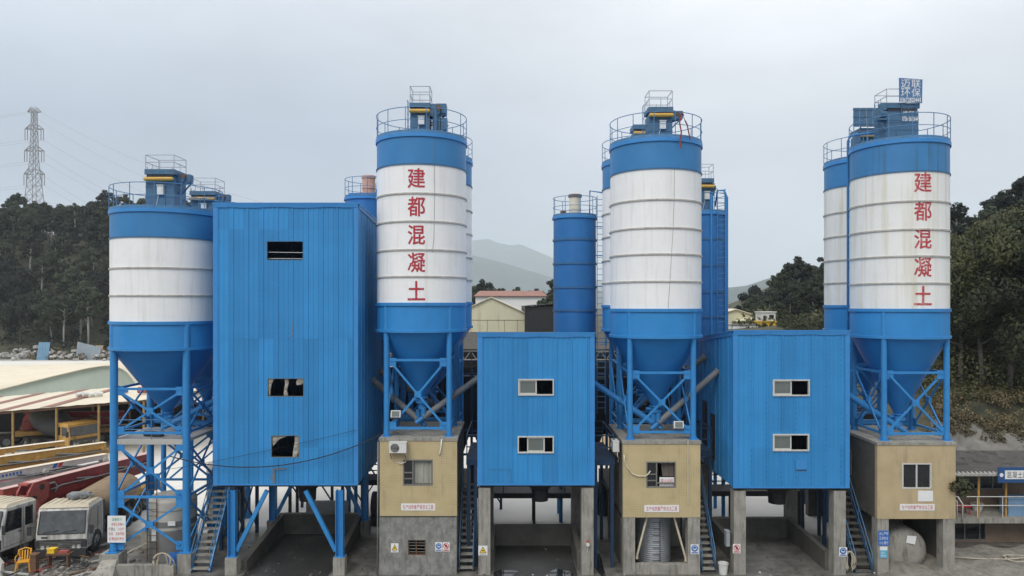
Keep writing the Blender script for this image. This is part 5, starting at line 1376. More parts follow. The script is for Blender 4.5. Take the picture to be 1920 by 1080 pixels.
def tank(x, y, r, h, label, hatch=True, lad=True, z0=0):
    root = thing('additive_tank', label, 'tank', (x, y, z0), 'round additive tanks')
    b = MB(); b.lathe([(r, z0 + .02), (r, z0 + h * .50)], (x, y), 56, 1); b.lathe([(r, z0 + h * .50), (r, z0 + h * .56)], (x, y), 56, 0); b.lathe([(r, z0 + h * .56), (r, z0 + h * .64)], (x, y), 56, 1); b.lathe([(r, z0 + h * .64), (r, z0 + h * .94), (r * .93, z0 + h * .985), (r * .5, z0 + h), (0, z0 + h)], (x, y), 56, 0)
    b.build('shell', [M_TANKW, M_TANKG], root)
    b = MB(); b.lathe([(.32, z0 + h - .02), (.32, z0 + h + .10), (0, z0 + h + .13)], (x + .1, y - .1), 20); b.build('hatch', M_TANKW, root)
    b = MB()
    for q in (.2, .55, .8): b.lathe([(r + .012, z0 + h * q), (r + .012, z0 + h * q + .03)], (x, y), 56)
    b.build('hoop', M_TANKG, root)
    if lad:
        b = MB(); ladder_mb(b, (x - r * .45, y - r - .06, z0 + .1), (x - r * .45, y - r - .02, z0 + h + .9), .40, .28, .02, (1, 0, 0)); b.build('ladder', M_RUST, root)
tank(-15.05, 2.3, .98, 2.75, 'round white and grey tank under the leftmost silo, ladder and papers on it')
tank(-15.0, 8.2, 1.0, 2.9, 'dusty round tank at the back between the leftmost silo and the tall tower', lad=False)
b = MB(); q = at(335, 992, 1.38); b.box(-15.55, -15.18, 1.36, 1.385, .95, 1.45); single('paper_notice', b, M_SIGNW, 'large white notice sheet on the round tank with ladder', 'paper', (-15.37, 1.37, .95))
b = MB(); b.box(-14.82, -14.5, 1.30, 1.325, 1.62, 1.82); single('paper_notice', b, M_SIGNW, 'small white notice on the grey band of the round tank', 'paper', (-14.66, 1.31, 1.62))
b = MB(); b.lathe([(.24, .0), (.26, .15), (.25, .3), (.26, .45), (.25, .62), (.0, .63)], (-14.25, .75), 28); single('barrel', b, M_INKB, 'small blue plastic barrel beside the round tank with ladder', 'barrel', (-14.25, .75, 0))

# ---------------------------------------------------------------- left yard: trucks and pump booms
def wheel(b_root, x, y, z, r=.5, w=.3, s=1, M=None):
    M = M or Matrix.Identity(4)
    b = MB(); n = 28; prof = [(r * .55, -w / 2), (r * .92, -w / 2), (r, -w * .36), (r, w * .36), (r * .92, w / 2), (r * .55, w / 2)]
    vs = [(x + k, y + rr * math.cos(2 * math.pi * i / n), z + rr * math.sin(2 * math.pi * i / n)) for rr, k in prof for i in range(n)]
    fs = [(j * n + i, j * n + (i + 1) % n, (j + 1) * n + (i + 1) % n, (j + 1) * n + i) for j in range(len(prof) - 1) for i in range(n)]
    p = b.add(vs, fs, 0, True).xform(M).build('wheel', M_TYRE, b_root)
    b = MB(); b.tube((x - w * .3, y, z), (x + w * .3, y, z), r * .56, 20); b.tube((x - w * .62, y, z), (x + w * .62, y, z), r * .2, 12); b.xform(M).build('rim', M_GREYPIPE, p)
def cab(root, M, w, z0, z1, L, colm=M_TRUCKW, roofm=M_DUST, plate=True, fz=.45):
    """a cab-over cab facing -y in its own axes; windscreen leans back"""
    hw = w / 2; zm = z0 + (z1 - z0) * fz
    prof = [(0.0, z0), (-.02, z0 + .1), (0.0, zm), (.22, z1 - .10), (.34, z1), (L, z1), (L, z0 + .1), (L - .25, z0)]
    b = MB(); b.prism(prof, -hw, hw, 0, 'x'); body = b.xform(M).build('cab', colm, root)
    bv = body.modifiers.new('rounded', 'BEVEL'); bv.width = .055; bv.segments = 3; bv.limit_method = 'ANGLE'
    b = MB(); b.hexa([(-hw + .02, .24, z1 - .02), (hw - .02, .24, z1 - .02), (hw - .02, L - .03, z1 - .02), (-hw + .02, L - .03, z1 - .02)], [(-hw + .1, .38, z1 + .09), (hw - .1, .38, z1 + .09), (hw - .1, L - .1, z1 + .07), (-hw + .1, L - .1, z1 + .07)])
    for k in range(7): x = -hw + .18 + (w - .36) * k / 6; b.box(x - .05, x + .05, .5, L - .15, z1 + .07, z1 + .105)
    b.xform(M).build('roof', roofm, body)
    sl = lambda z: .22 * (z - zm) / (z1 - .10 - zm)
    za, zb = zm + .05, z1 - .14
    b = MB(); b.hexa([(-hw + .08, sl(za) - .012, za), (hw - .08, sl(za) - .012, za), (hw - .08, sl(za) + .01, za), (-hw + .08, sl(za) + .01, za)], [(-hw + .12, sl(zb) - .012, zb), (hw - .12, sl(zb) - .012, zb), (hw - .12, sl(zb) + .01, zb), (-hw + .12, sl(zb) + .01, zb)]); b.xform(M).build('windscreen', M_WGLASS, root)
    b = MB(); b.box(-hw + .04, hw - .04, -.05, -.022, zm - .235, zm - .215); b.box(-hw + .25, -hw + .5, -.034, -.018, zm - .14, zm - .08); b.beam((-hw + .09, sl(za) - .02, za), (-hw + .13, sl(zb) - .02, zb), .03, .03); b.beam((hw - .09, sl(za) - .02, za), (hw - .13, sl(zb) - .02, zb), .03, .03); b.beam((-hw + .09, sl(za) - .02, za - .02), (hw - .09, sl(za) - .02, za - .02), .03, .03); b.xform(M).build('front_trim', M_DARK, root)
    for s in (-1, 1):
        b = MB(); x = s * (hw + .004)
        b.prism([(.12, zm + .02), (L * .56, zm + .02), (L * .56, z1 - .16), (.30, z1 - .16)], x - .006, x + .006, 0, 'x'); b.prism([(L * .66, zm + .06), (L * .88, zm + .06), (L * .88, z1 - .18), (L * .66, z1 - .18)], x - .006, x + .006, 0, 'x')
        b.xform(M).build('side_window', M_GLASSD, root)
        b = MB()
        for y in (.08, L * .6): b.box(x - .003, x + .003, y, y + .018, z0 + .15, z1 - .15)
        b.box(x - .003, x + .003, .1, L * .6, z0 + .16, z0 + .175); b.box(x - .02, x + .02, L * .46, L * .56, zm - .12, zm - .09)
        b.xform(M).build('door_seam', M_DARK, root)
        b = MB(); b.path([(s * (hw), .1, zm + .3), (s * (hw + .22), -.08, zm + .35), (s * (hw + .22), -.08, zm + .05)], .014, 5); b.box(s * (hw + .13), s * (hw + .30), -.10, -.06, zm + .02, zm + .40); b.xform(M).build('mirror', M_DARK, root)
        b = MB(); b.tube((s * hw * .70, -.06, z0 + .12), (s * hw * .70, -.02, z0 + .12), .085, 14); b.tube((s * hw * .50, -.06, z0 + .12), (s * hw * .50, -.02, z0 + .12), .07, 14); b.xform(M).build('headlight', M_ALU, root)
    b = MB(); b.box(-hw, hw, -.055, -.003, z0 + .10, zm - .26); b.xform(M).build('grille', M_DARK, root)
    b = MB()
    for k in range(4): zq = z0 + .14 + (zm - .26 - z0 - .14) * k / 4; b.box(-hw * .8, hw * .8, -.068, -.055, zq, zq + .022)
    b.box(-.09, .09, -.072, -.056, z0 + .2, z0 + .28); b.box(-hw * .8, -hw * .78, -.068, -.055, z0 + .12, zm - .28); b.xform(M).build('grille_bars', M_ALUD, root)
    b = MB(); b.box(-hw - .02, hw + .02, -.17, .02, z0 - .28, z0 + .02); b.box(-hw, hw, -.12, .3, z0 - .4, z0 - .28); b.xform(M).build('bumper', M_DARK, root)
    if plate:
        b = MB(); b.box(-.52, -.14, -.185, -.172, z0 - .2, z0 - .06); b.xform(M).build('number_plate', M_INKY, root)
    b = MB(); b.path([(-hw * .7, -.03, zm + .10), (-hw * .1, .01, zm + .18)], .012, 5); b.path([(.05, -.03, zm + .10), (hw * .6, .01, zm + .18)], .012, 5); b.xform(M).build('wiper', M_DARK, root)

def tanker(x, y, rot, label):
    root = thing('tanker_truck', label, 'truck', (x, y, 0))
    M = Matrix.Translation((x, y, 0)) @ Matrix.Rotation(rot, 4, 'Z')
    cab(root, M, 2.12, .42, 2.20, 1.65, fz=.37)
    b = MB(); b.box(-.45, .45, .3, 6.8, .5, .74); b.xform(M).build('chassis', M_DARK, root)
    b = MB(); prof = [(0, 1.95), (.5, 1.98), (.82, 2.15), (.85, 3.0), (.85, 6.2), (.7, 6.6), (0, 6.7)]; n = 28
    vs = [(r_ * 1.2 * math.cos(2 * math.pi * i / n), yy, 1.62 + r_ * .86 * math.sin(2 * math.pi * i / n)) for r_, yy in prof for i in range(n)]
    fs = [(k * n + i, k * n + (i + 1) % n, (k + 1) * n + (i + 1) % n, (k + 1) * n + i) for k in range(len(prof) - 1) for i in range(n)]
    b.add(vs, fs, 0, True); b.xform(M).build('tank', M_TANKB, root)
    b = MB(); b.box(-1.0, 1.0, 1.68, 1.95, .6, 2.1); b.xform(M).build('pump_rack', M_DARK, root)
    b = MB(); b.tube((-.1, 1.1, 2.4), (.35, 1.5, 2.45), .16, 12); b.box(-.35, .5, 1.2, 1.75, 2.35, 2.52); b.tube((.3, 1.2, 2.5), (.75, 1.4, 2.42), .07, 8); b.xform(M).build('spray_gun', M_GREYPIPE, root)
    for yy in (.95, 4.6, 5.75):
        for s in (-1, 1): wheel(root, s * .92, yy, .5, .5, .32, s, M)
tanker(-19.75, 1.85, R(7), 'dirty white fronted tanker truck with dusty brown tank, yellow plate')

GB = 'parked concrete boom pumps'
def pump_truck(x, y, rot, label, boomm, topm, z=2.15, L=7.0, withcab=False, turret=True, deckm=M_BYEL, sec=.42, marks=False, low=True):
    root = thing('boom_pump_truck', label, 'pump truck', (x, y, 0), GB)
    M = Matrix.Translation((x, y, 0)) @ Matrix.Rotation(rot, 4, 'Z')
    b = MB(); b.box(-.5, .5, -2.6, L + .6, .65, .95); b.xform(M).build('chassis', M_DARK, root)
    b = MB(); b.box(-1.1, -.6, -.6, L, .95, 1.25); b.box(.6, 1.1, -.6, L, .95, 1.25); b.box(-1.1, 1.1, -.9, -.3, .9, 1.3); b.xform(M).build('deck', deckm, root)
    for yy in (-1.5, L - 2.6, L - 1.4):
        for s in (-1, 1): wheel(root, s * .95, yy, .5, .5, .32, s, M)
    if withcab: cab(root, M @ Matrix.Translation((0, -2.75, 0)), 2.4, .60, 2.42, 1.75, plate=False, fz=.42)
    # folded boom: stacked tapering box sections, hinges and rams
    top = z + .42
    b = MB()
    def sec_box(y0, y1, zc0, zc1, h0, h1, w, xo=0, m=0):
        b.hexa([(xo - w / 2, y0, zc0 - h0 / 2), (xo + w / 2, y0, zc0 - h0 / 2), (xo + w / 2, y1, zc1 - h1 / 2), (xo - w / 2, y1, zc1 - h1 / 2)], [(xo - w / 2, y0, zc0 + h0 / 2), (xo + w / 2, y0, zc0 + h0 / 2), (xo + w / 2, y1, zc1 + h1 / 2), (xo - w / 2, y1, zc1 + h1 / 2)], m)
    sec_box(-.3, L, top, top - .05, sec, sec * .62, .40)
    b.xform(M).build('boom_section', boomm, root)
    b = MB(); sec_box(-.32, L + .02, top + sec / 2 + .012, top - .05 + sec * .31 + .012, .02, .02, .44); b.xform(M).build('boom_top_plate', topm, root)
    b = MB(); sec_box(.5, L + .2, top - .48, top - .42, sec * .62, sec * .5, .34, .05); b.xform(M).build('boom_section', boomm, root)
    if low:
        b = MB(); sec_box(.2, L - .2, top - .86, top - .74, sec * .6, sec * .4, .30, -.02); b.xform(M).build('boom_section', boomm, root)
    b = MB()
    for yy in (L * .30, L * .62): b.tube((.23, yy, top - .08), (.23, yy + L * .2, top - .34), .045, 10); b.tube((.23, yy + L * .2, top - .34), (.23, yy + L * .27, top - .43), .025, 8)
    b.xform(M).build('ram', M_GREYPIPE, root)
    b = MB(); b.path([(.27, .6, top - .25), (.30, 1.3, top - .16), (.28, 2.6, top - .24), (.30, L * .7, top - .30), (.27, L, top - .3)], .035, 8); b.path([(.27, .6, top - .25), (.28, .38, top - .12), (.28, .50, top + .06), (.28, .85, top + .04), (.28, 1.02, top - .18), (.28, .9, top - .42)], .055, 8); b.xform(M).build('delivery_pipe', M_GREYPIPE, root)
    b = MB()
    for yy in (.45, L * .5, L - .15): b.tube((-.26, yy, top - .22), (.28, yy, top - .22), .15, 14)
    b.xform(M).build('hinge', boomm, root)
    if turret:
        b = MB(); b.lathe([(.62, 1.28), (.62, 1.5), (.5, 1.6), (.34, top - .2)], (0, -.3), 24); p = b.xform(M).build('turret', M_BRED2 if boomm is M_BRED else boomm, root)
        b = MB()
        for s in (-1, 1):
            b.prism([(-.75, top - .75), (-.1, top - .9), (.45, top - .55), (.5, top + .1), (.25, top + .32), (-.35, top + .30), (-.62, top - .1)], s * .30 - .05, s * .30 + .05, 0, 'x')
        b.box(-.25, .25, -.62, .3, top + .22, top + .30); b.xform(M).build('turret_cheek', M_BRED2 if boomm is M_BRED else boomm, p)
        b = MB(); b.tube((-.38, -.35, top - .45), (.38, -.35, top - .45), .17, 18); b.tube((-.37, .1, top + .02), (.37, .1, top + .02), .13, 16); b.xform(M).build('pivot_hole', M_DARK, p)
    if marks:
        b = MB(); y0 = L * .55
        for k, mm in ((0, 0), (.28, 1)): b.prism([(y0 + k, top - .1), (y0 + k + .22, top - .1), (y0 + k + .34, top + .12), (y0 + k + .12, top + .12)], .203, .207, mm, 'x')
        for k in range(9): b.box(.203, .207, L * .12 + k * .17, L * .12 + k * .17 + .1, top - .06, top + .07, 0)
        b.xform(M).build('stripe_mark', [M_INKB, M_INKR], root)
    return root
pump_truck(-22.3, 3.9, R(-13), 'white cabbed pump truck with big dark red folded boom and red turret', M_BRED, M_PINKD, z=2.2, L=7.4, withcab=True, sec=.58)
pump_truck(-26.3, 5.2, R(-27), 'pump truck with white folded boom bearing blue and red flash', M_BWHT, M_CREAMD, z=2.15, L=6.9, deckm=M_BRED, sec=.40, marks=True)
pump_truck(-29.2, 8.2, R(-33), 'pump truck with ochre yellow folded boom, furthest back in its row', M_BYEL, M_CREAMD, z=2.15, L=7.6, deckm=M_BRED, sec=.55)
pump_truck(-24.3, 4.9, R(-19), 'pump truck with low rusty red folded boom, between the big red and the white booms', M_BRED2, M_PINKD, z=1.75, L=6.4, turret=False, sec=.34, deckm=M_BYEL)
b = MB()
for k in range(70):
    x = rnd.uniform(-22.6, -17.2); y = rnd.uniform(-.6, 1.5) if k < 50 else rnd.uniform(1.5, 4); a = rnd.uniform(0, 3.1); l = rnd.uniform(.2, .75); z = rnd.uniform(.04, .28)
    b.beam((x - l * math.cos(a), y - l * math.sin(a) * .6, z * rnd.uniform(.2, 1)), (x + l * math.cos(a), y + l * math.sin(a) * .6, z), rnd.uniform(.02, .10), rnd.uniform(.02, .06), rnd.choice([0, 0, 1, 2, 3]))
tag(b.build('scrap_debris', [M_DARK, M_RUST, M_CONCL, M_BRED2]), kind='stuff')
pump_truck(-33.0, 11.0, R(-36), 'pump truck with thin ochre boom, nearest to the carport posts', M_BYEL, M_CREAMD, z=1.9, L=7.0, turret=False, sec=.36, deckm=M_BRED)
# under the carport
def cabtruck(x, y, rot, label, cm):
    root = thing('mixer_truck', label, 'truck', (x, y, 0)); M = Matrix.Translation((x, y, 0)) @ Matrix.Rotation(rot, 4, 'Z')
    cab(root, M, 2.3, .85, 2.35, 1.7, cm, cm, plate=False)
    b = MB(); b.box(-.45, .45, .3, 6.5, .6, .95); b.xform(M).build('chassis', M_DARK, root)
    b = MB(); n = 24; prof = [(0, 2.0), (.5, 2.05), (.95, 3.2), (1.05, 4.2), (.9, 5.4), (.45, 6.5), (0, 6.5)]
    vs = [(r_ * math.cos(2 * math.pi * i / n), yy, 1.95 + (yy - 2) * .10 + r_ * math.sin(2 * math.pi * i / n)) for r_, yy in prof for i in range(n)]
    b.add(vs, [(k * n + i, k * n + (i + 1) % n, (k + 1) * n + (i + 1) % n, (k + 1) * n + i) for k in range(len(prof) - 1) for i in range(n)], 0, True).xform(M).build('drum', M_DARK, root)
    for yy in (.95, 4.6, 5.8):
        for s in (-1, 1): wheel(root, s * .95, yy, .5, .5, .32, s, M)
cabtruck(-31.6, 23.6, R(62), 'yellow cabbed truck parked at the edge of the carport', M_BYEL)
pump_truck(-38.0, 27.5, R(-75), 'dark red boom pump parked deep under the carport', M_BRED, M_BRED, z=1.9, L=6.5, sec=.6)
# carport and big shed
root = thing('carport', 'open carport with dusty cream sheet roof on yellow posts', 'carport', (-36, 23, 0))
b = MB(); nb = 34; xa, xb = -47, -24.5; vs = []
for i in range(nb + 1):
    x = xa + (xb - xa) * i / nb; zz = 2.55 + (x + 47) * .082
    vs += [(x, 22.9, zz + .03 * (i % 2)), (x, 33.5, zz + .35 + .03 * (i % 2))]
b.add(vs, [(2 * i, 2 * i + 2, 2 * i + 3, 2 * i + 1) for i in range(nb)], 0); b.add([(x, y, z - .03) for x, y, z in vs], [(2 * i + 1, 2 * i + 3, 2 * i + 2, 2 * i) for i in range(nb)], 0)
b.build('roof', M_SHEDR, root)
b = MB()
for x0 in (-45.5, -41.8, -38.0, -34.6):
    z = 2.55 + (x0 + 47) * .082
    b.hexa([(x0, 23.1, z + .045), (x0 + 1.0, 23.1, z + .127), (x0 + 1.0, 33.4, z + .127 + .35), (x0, 33.4, z + .045 + .35)], [(x0, 23.1, z + .06), (x0 + 1.0, 23.1, z + .142), (x0 + 1.0, 33.4, z + .142 + .35), (x0, 33.4, z + .06 + .35)])
b.build('brown_roof_strip', M_REDROOF, root)
for px in (-45.5, -40.6, -36.6, -33.4, -30.3, -27.0):
    for y in (23.1, 33.2): MB().tube((px, y, 0), (px, y, 2.52 + (px + 47) * .082 + (.33 if y > 30 else 0)), .09, 10).build('post', mat('ochre_post', (.26, .17, .06), .6, var=.3, nscale=2), root)
b = MB(); b.box(-47, -24.6, 33.4, 33.5, 0, 2.6); b.build('rear_wall', M_BLACKS, root)
b = MB(); b.beam((-47, 23.1, 2.42), (-24.5, 23.1, 2.42 + 22.5 * .082), .08, .12); b.build('edge_beam', M_RUST, root)
for i, (x, y) in enumerate(((-33.5, 27), (-31.2, 28), (-28.6, 26.5))):
    z = 2.55 + (x + 47) * .082 + .1 + (y - 22.9) * .033
    if i == 0:
        b = MB()
        for k in range(4): b.tube((x - .8 + k * .5, y, z + .15 + .1 * (k % 2)), (x - .5 + k * .5, y + .4, z + .2), .18, 10)
        single('bundled_sacks', b, M_BOXW, 'pale bundled sacks lying on the carport roof', 'sacks', (x, y, z))
    elif i == 1:
        b = MB(); b.box(x - .35, x + .35, y - .2, y + .2, z, z + .35); b.box(x - .3, x + .1, y - .22, y - .2, z + .05, z + .3); single('blue_case', b, M_INKB, 'small dark blue case lying on the carport roof', 'case', (x, y, z))
    else:
        b = MB(); b.tube((x - .5, y, z + .22), (x + .5, y + .1, z + .22), .24, 16); b.tube((x - .53, y, z + .22), (x - .5, y, z + .22), .26, 16); single('red_drum', b, mat('faded_red_drum', (.36, .09, .07), .6), 'faded red drum lying on the carport roof', 'drum', (x, y, z))
root = thing('big_shed', 'wide shed with curved cream roof and pale green gable behind the carport', 'shed', (-38, 45, 0))
b = MB(); xs = np.concatenate([np.linspace(-95, -44, 18), np.linspace(-43, -38.6, 12)]); zr = lambda x: float(np.interp(x, [-95, -66, -53, -47.6, -43.5, -42, -41, -40, -39.2, -38.6], [.35, 1.1, 2.4, 3.75, 4.7, 4.88, 4.85, 4.45, 3.6, 2.5]))
vs = []
for x in xs: vs += [(x, 44.6, zr(x) + .05), (x, 97, zr(x) + .05), (x, 44.6, zr(x) - .05), (x, 97, zr(x) - .05)]
n = len(xs)
b.add(vs, [f for i in range(n - 1) for f in ((4 * i, 4 * i + 4, 4 * i + 5, 4 * i + 1), (4 * i + 3, 4 * i + 7, 4 * i + 6, 4 * i + 2), (4 * i + 2, 4 * i + 6, 4 * i + 4, 4 * i))], 0, True); b.build('roof', M_SHEDR, root)
b = MB(); vs = []
for x in xs: vs += [(x, 45, 0), (x, 45, zr(x) - .06), (x, 45.2, 0), (x, 45.2, zr(x) - .06)]
b.add(vs, [f for i in range(n - 1) for f in ((4 * i, 4 * i + 4, 4 * i + 5, 4 * i + 1), (4 * i + 3, 4 * i + 7, 4 * i + 6, 4 * i + 2))]); b.build('gable_wall', M_SHEDW, root)
# rubble and loose blue sheets at the foot of the hill
vs = []
b = MB()
for k in range(260):
    x = rnd.uniform(-125, -72); y = 118 + rnd.uniform(-4, 10); s = rnd.uniform(.15, .7)
    M = Matrix.Translation((x, y, hgt(x, y) + rnd.uniform(0, 1.2))) @ Matrix.Rotation(rnd.uniform(0, 6), 4, 'Z') @ Matrix.Rotation(rnd.uniform(-.8, .8), 4, 'X')
    q = MB(); q.hexa([(-s, -s * .6, -.2), (s, -s * .5, -.2), (s * .8, s * .6, -.2), (-s * .7, s * .5, -.2)], [(-s * .8, -s * .5, s * .5), (s * .7, -s * .4, s * .6), (s * .6, s * .4, s * .5), (-s * .5, s * .4, s * .7)]); q.xform(M)
    b.add(q.v, q.f)
tag(b.build('rubble', mat('pale_rubble', (.33, .32, .30), .9, var=.5, nscale=1.2)), kind='stuff')
def leaning(px0, px1, y0, y1, Y, m, label, skew=0):
    a = at(px0, y1, Y); c = at(px1, y0, Y); a.z = hgt(a.x, Y)
    root = MB(); n = 9
    for i in range(n):
        u, v = i / n, (i + 1) / n
        x0, x1 = a.x + (c.x - a.x) * u, a.x + (c.x - a.x) * v
        q = .12 * (i % 2); tz0, tz1 = c.z - skew * u, c.z - skew * v
        root.hexa([(x0, Y - q, a.z), (x1, Y - .12 + q, a.z), (x1, Y - .07 + q, a.z), (x0, Y + .05 - q, a.z)], [(x0, Y + .8 - q, tz0), (x1, Y + .68 + q, tz1), (x1, Y + .73 + q, tz1), (x0, Y + .85 - q, tz0)])
    return single('metal_sheet', root, m, label, 'metal sheet', ((a.x + c.x) / 2, Y, a.z))
leaning(68, 90, 642, 676, 116, mat('pale_blue_sheet', (.13, .25, .36), .6, var=.15, nscale=.5), 'pale blue metal sheet leaning at the foot of the left hill')
leaning(141, 186, 641, 676, 117, mat('grey_sheet', (.20, .24, .27), .6, var=.2, nscale=.5), 'large grey metal sheet leaning below the left hill', 1.2)
leaning(175, 190, 648, 672, 118, mat('tan_sheet', (.38, .29, .18), .6, var=.2, nscale=.5), 'small tan panel next to the large grey sheet')
# foreground clutter at the left
root = thing('plastic_chair', 'orange yellow plastic armchair among clutter near the left cab', 'chair', (-20.45, .45, 0))
M = Matrix.Translation((-20.45, .45, 0)) @ Matrix.Rotation(R(24), 4, 'Z')
MC = mat('orange_plastic', (.62, .30, .025), .45, var=.1, nscale=8)
b = MB(); b.hexa([(-.24, -.22, .40), (.24, -.22, .40), (.22, .22, .38), (-.22, .22, .38)], [(-.24, -.22, .435), (.24, -.22, .435), (.22, .22, .415), (-.22, .22, .415)]); b.xform(M).build('seat', MC, root)
b = MB()
for k in range(5): x = -.18 + .09 * k; b.beam((x, .22, .42), (x * 1.1, .33, .78), .05, .02)
b.path([(-.24, .24, .62), (-.22, .33, .80), (0, .36, .86), (.22, .33, .80), (.24, .24, .62)], .03, 7); b.xform(M).build('backrest', MC, root)
for s in (-1, 1):
    b = MB(); b.path([(s * .25, .26, .62), (s * .27, 0, .64), (s * .26, -.2, .62), (s * .25, -.22, .42)], .022, 6); b.xform(M).build('armrest', MC, root)
    for y in (-.2, .2): MB().beam((s * .22, y, .4), (s * .26, y * 1.25, 0), .05, .05).xform(M).build('leg', MC, root)
b = MB(); c = Vector((-21.2, .25, 0))
b.prism([(-22.3, 0), (-21.0, 0), (-20.95, .5), (-21.3, .95), (-22.3, .78)], -.15, .02, 0); o = single('advert_panel', b, M_BWHT, 'tilted dirty white panel with blue marks at the bottom left corner', 'panel', (-21.6, 0, 0))
b = MB(); put_text(b, '混凝土', -22.0, -21.25, .58, .2, -.155, 0, .01); b.build('lettering', M_INKB, o, fix=False)
b = MB(); b.box(-20.0, -19.78, .2, .4, 0, .72); b.box(-20.05, -19.73, .15, .45, .72, .78); single('oil_tin', b, M_RUST, 'rusty square tin standing right of the yellow chair', 'tin', (-19.9, .3, 0))
b = MB(); b.box(-19.7, -18.7, .7, 1.0, .55, .63); b.box(-19.65, -19.58, .75, .95, 0, .55); b.box(-18.85, -18.78, .75, .95, 0, .55); single('work_bench', b, M_RUST, 'low rusty plank bench in front of the tanker truck', 'bench', (-19.2, .85, 0))
b = MB(); b.box(-19.65, -19.35, .72, .98, .63, .80); b.box(-19.67, -19.33, .70, 1.0, .8, .82); single('yellow_tin', b, M_INKY, 'small yellow box on the low rusty plank bench', 'box', (-19.5, .85, .63))
b = MB(); b.box(-19.2, -18.8, .75, .95, .63, .72); single('red_block', b, M_BRED2, 'small faded red block on the low rusty plank bench', 'block', (-19.0, .85, .63))
b = MB()
for k in range(220):
    x = rnd.uniform(-19.6, -16.9) if k < 150 else rnd.uniform(-22, -16); y = rnd.uniform(-.9, 1.6) if k < 150 else rnd.uniform(-1, 4); s = rnd.uniform(.03, .16)
    M = Matrix.Translation((x, y, s * .3)) @ Matrix.Rotation(rnd.uniform(0, 6), 4, 'Z') @ Matrix.Rotation(rnd.uniform(-.6, .6), 4, 'X')
    q = MB(); q.hexa([(-s, -s * .6, -s * .4), (s, -s * .5, -s * .4), (s * .8, s * .6, -s * .4), (-s * .7, s * .5, -s * .4)], [(-s * .8, -s * .5, s * .3), (s * .7, -s * .4, s * .4), (s * .6, s * .4, s * .3), (-s * .5, s * .4, s * .5)]); q.xform(M); b.add(q.v, q.f)
tag(b.build('rubble', mat('yard_debris', (.20, .185, .16), .9, var=.6, nscale=2.2)), kind='stuff')
b = MB(); b.beam((-17.0, 1.0, .25), (-15.9, 1.9, .75), .06, .04); single('plank', b, M_CREAMPIPE, 'pale plank leaning toward the round tank with ladder', 'plank', (-16.5, 1.4, .2))
b = MB(); b.beam((-18.0, -.4, .03), (-17.2, .9, .05), .12, .03); single('plank', b, M_CONCL, 'weathered plank lying before the tanker truck', 'plank', (-17.6, .2, 0))

# ---------------------------------------------------------------- right: two storey house with balcony
root = thing('two_storey_house', 'old brown two storey house with balcony right of the cream painted room', 'house', (22.6, 3.6, 0))
x0, x1 = 18.75, 27.0
b = MB(); wall_with_hole(b, x0, x1, 1.45, 3.42, 4.6, .2, [(19.0, 19.6, 1.45, 3.4), (21.7, 23.4, 2.35, 3.25)]); wall_with_hole(b, x0, x1, -.05, 1.2, 4.0, .2, [(20.3, 22.2, .12, 1.15)]); b.box(x0, x1, 4.2, 8.5, -.05, 1.2); b.build('wall', M_BRICKW, root)
b = MB(); b.box(x0, x1, 3.05, 8.0, 1.2, 1.45); b.build('balcony_slab', M_CONC, root)
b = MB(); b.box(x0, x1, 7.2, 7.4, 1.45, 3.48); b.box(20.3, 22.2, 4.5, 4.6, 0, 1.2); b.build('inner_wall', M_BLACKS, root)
b = MB(); b.hexa([(x0 - .1, 2.95, 3.42), (x1, 2.95, 3.42), (x1, 7.6, 3.52), (x0 - .1, 7.6, 3.52)], [(x0 - .1, 2.95, 3.48), (x1, 2.95, 3.48), (x1, 7.6, 3.60), (x0 - .1, 7.6, 3.60)])
rf = b.build('roof', M_TILEROOF, root)
b = MB()
for k in range(42): x = x0 + k * .2; b.tube((x, 2.9, 3.44), (x, 3.15, 3.50), .05, 6)
b.box(x0 - .1, x1, 2.92, 2.945, 3.38, 3.50); b.build('eaves_edge', M_CONCL, rf)
b = MB()
for k in range(60):
    x = rnd.uniform(x0, x1); y = rnd.uniform(3.6, 7.3); z = 3.46 + (y - 2.95) * .026; s = rnd.uniform(.06, .3); b.hexa([(x - s, y - s, z), (x + s, y - s * .8, z), (x + s * .8, y + s, z), (x - s, y + s * .7, z)], [(x - s * .6, y - s * .6, z + s * .35), (x + s * .5, y - s * .5, z + s * .4), (x + s * .5, y + s * .6, z + s * .4), (x - s * .6, y + s * .5, z + s * .3)])
tag(b.build('roof_litter', M_TILEROOF, rf), kind='stuff')
b = MB(); b.box(19.0, 19.6, 4.72, 4.76, 1.46, 3.5); b.build('door', M_DARK, root)
f = frame_mb(21.7, 23.4, 2.35, 3.25, 4.62, .06, .04, (22.3, 22.9)).build('window', M_ALUD, root); MB().box(21.76, 23.34, 4.62, 4.63, 2.4, 3.2).build('pane', M_GLASSD, f)
f = frame_mb(20.3, 22.2, .12, 1.15, 4.05, .05, .05, (21.2, 21.9)).build('window', M_ALUD, root); MB().box(20.35, 22.15, 4.05, 4.06, .17, 1.1).build('pane', M_GLASSD, f)
b = MB()
for h in (.55, .95): b.tube((x0, 3.1, 1.45 + h), (x1, 3.1, 1.45 + h), .022, 6)
for k in range(8): x = x0 + .15 + k * 1.15; b.tube((x, 3.1, 1.45), (x, 3.1, 2.4), .022, 6)
b.build('railing', M_ALU, root)
for x in (19.35, 21.35, 22.6): MB().tube((x, 3.25, 1.45), (x, 3.25, 3.46), .05, 10).build('post', M_BYEL, root)
for x in (18.95, 24.3): MB().box(x - .16, x + .16, 3.1, 3.4, -.05, 1.2).build('pillar', M_CONC, root)
b = MB(); b.box(19.75, 20.15, 4.585, 4.598, 2.75, 3.15); b.box(19.8, 20.1, 4.575, 4.585, 2.8, 3.1); b.build('meter_box', M_ALUD, root)
D = 2.85
p0 = at(1870, 904, D); p1 = at(1960, 876, D)
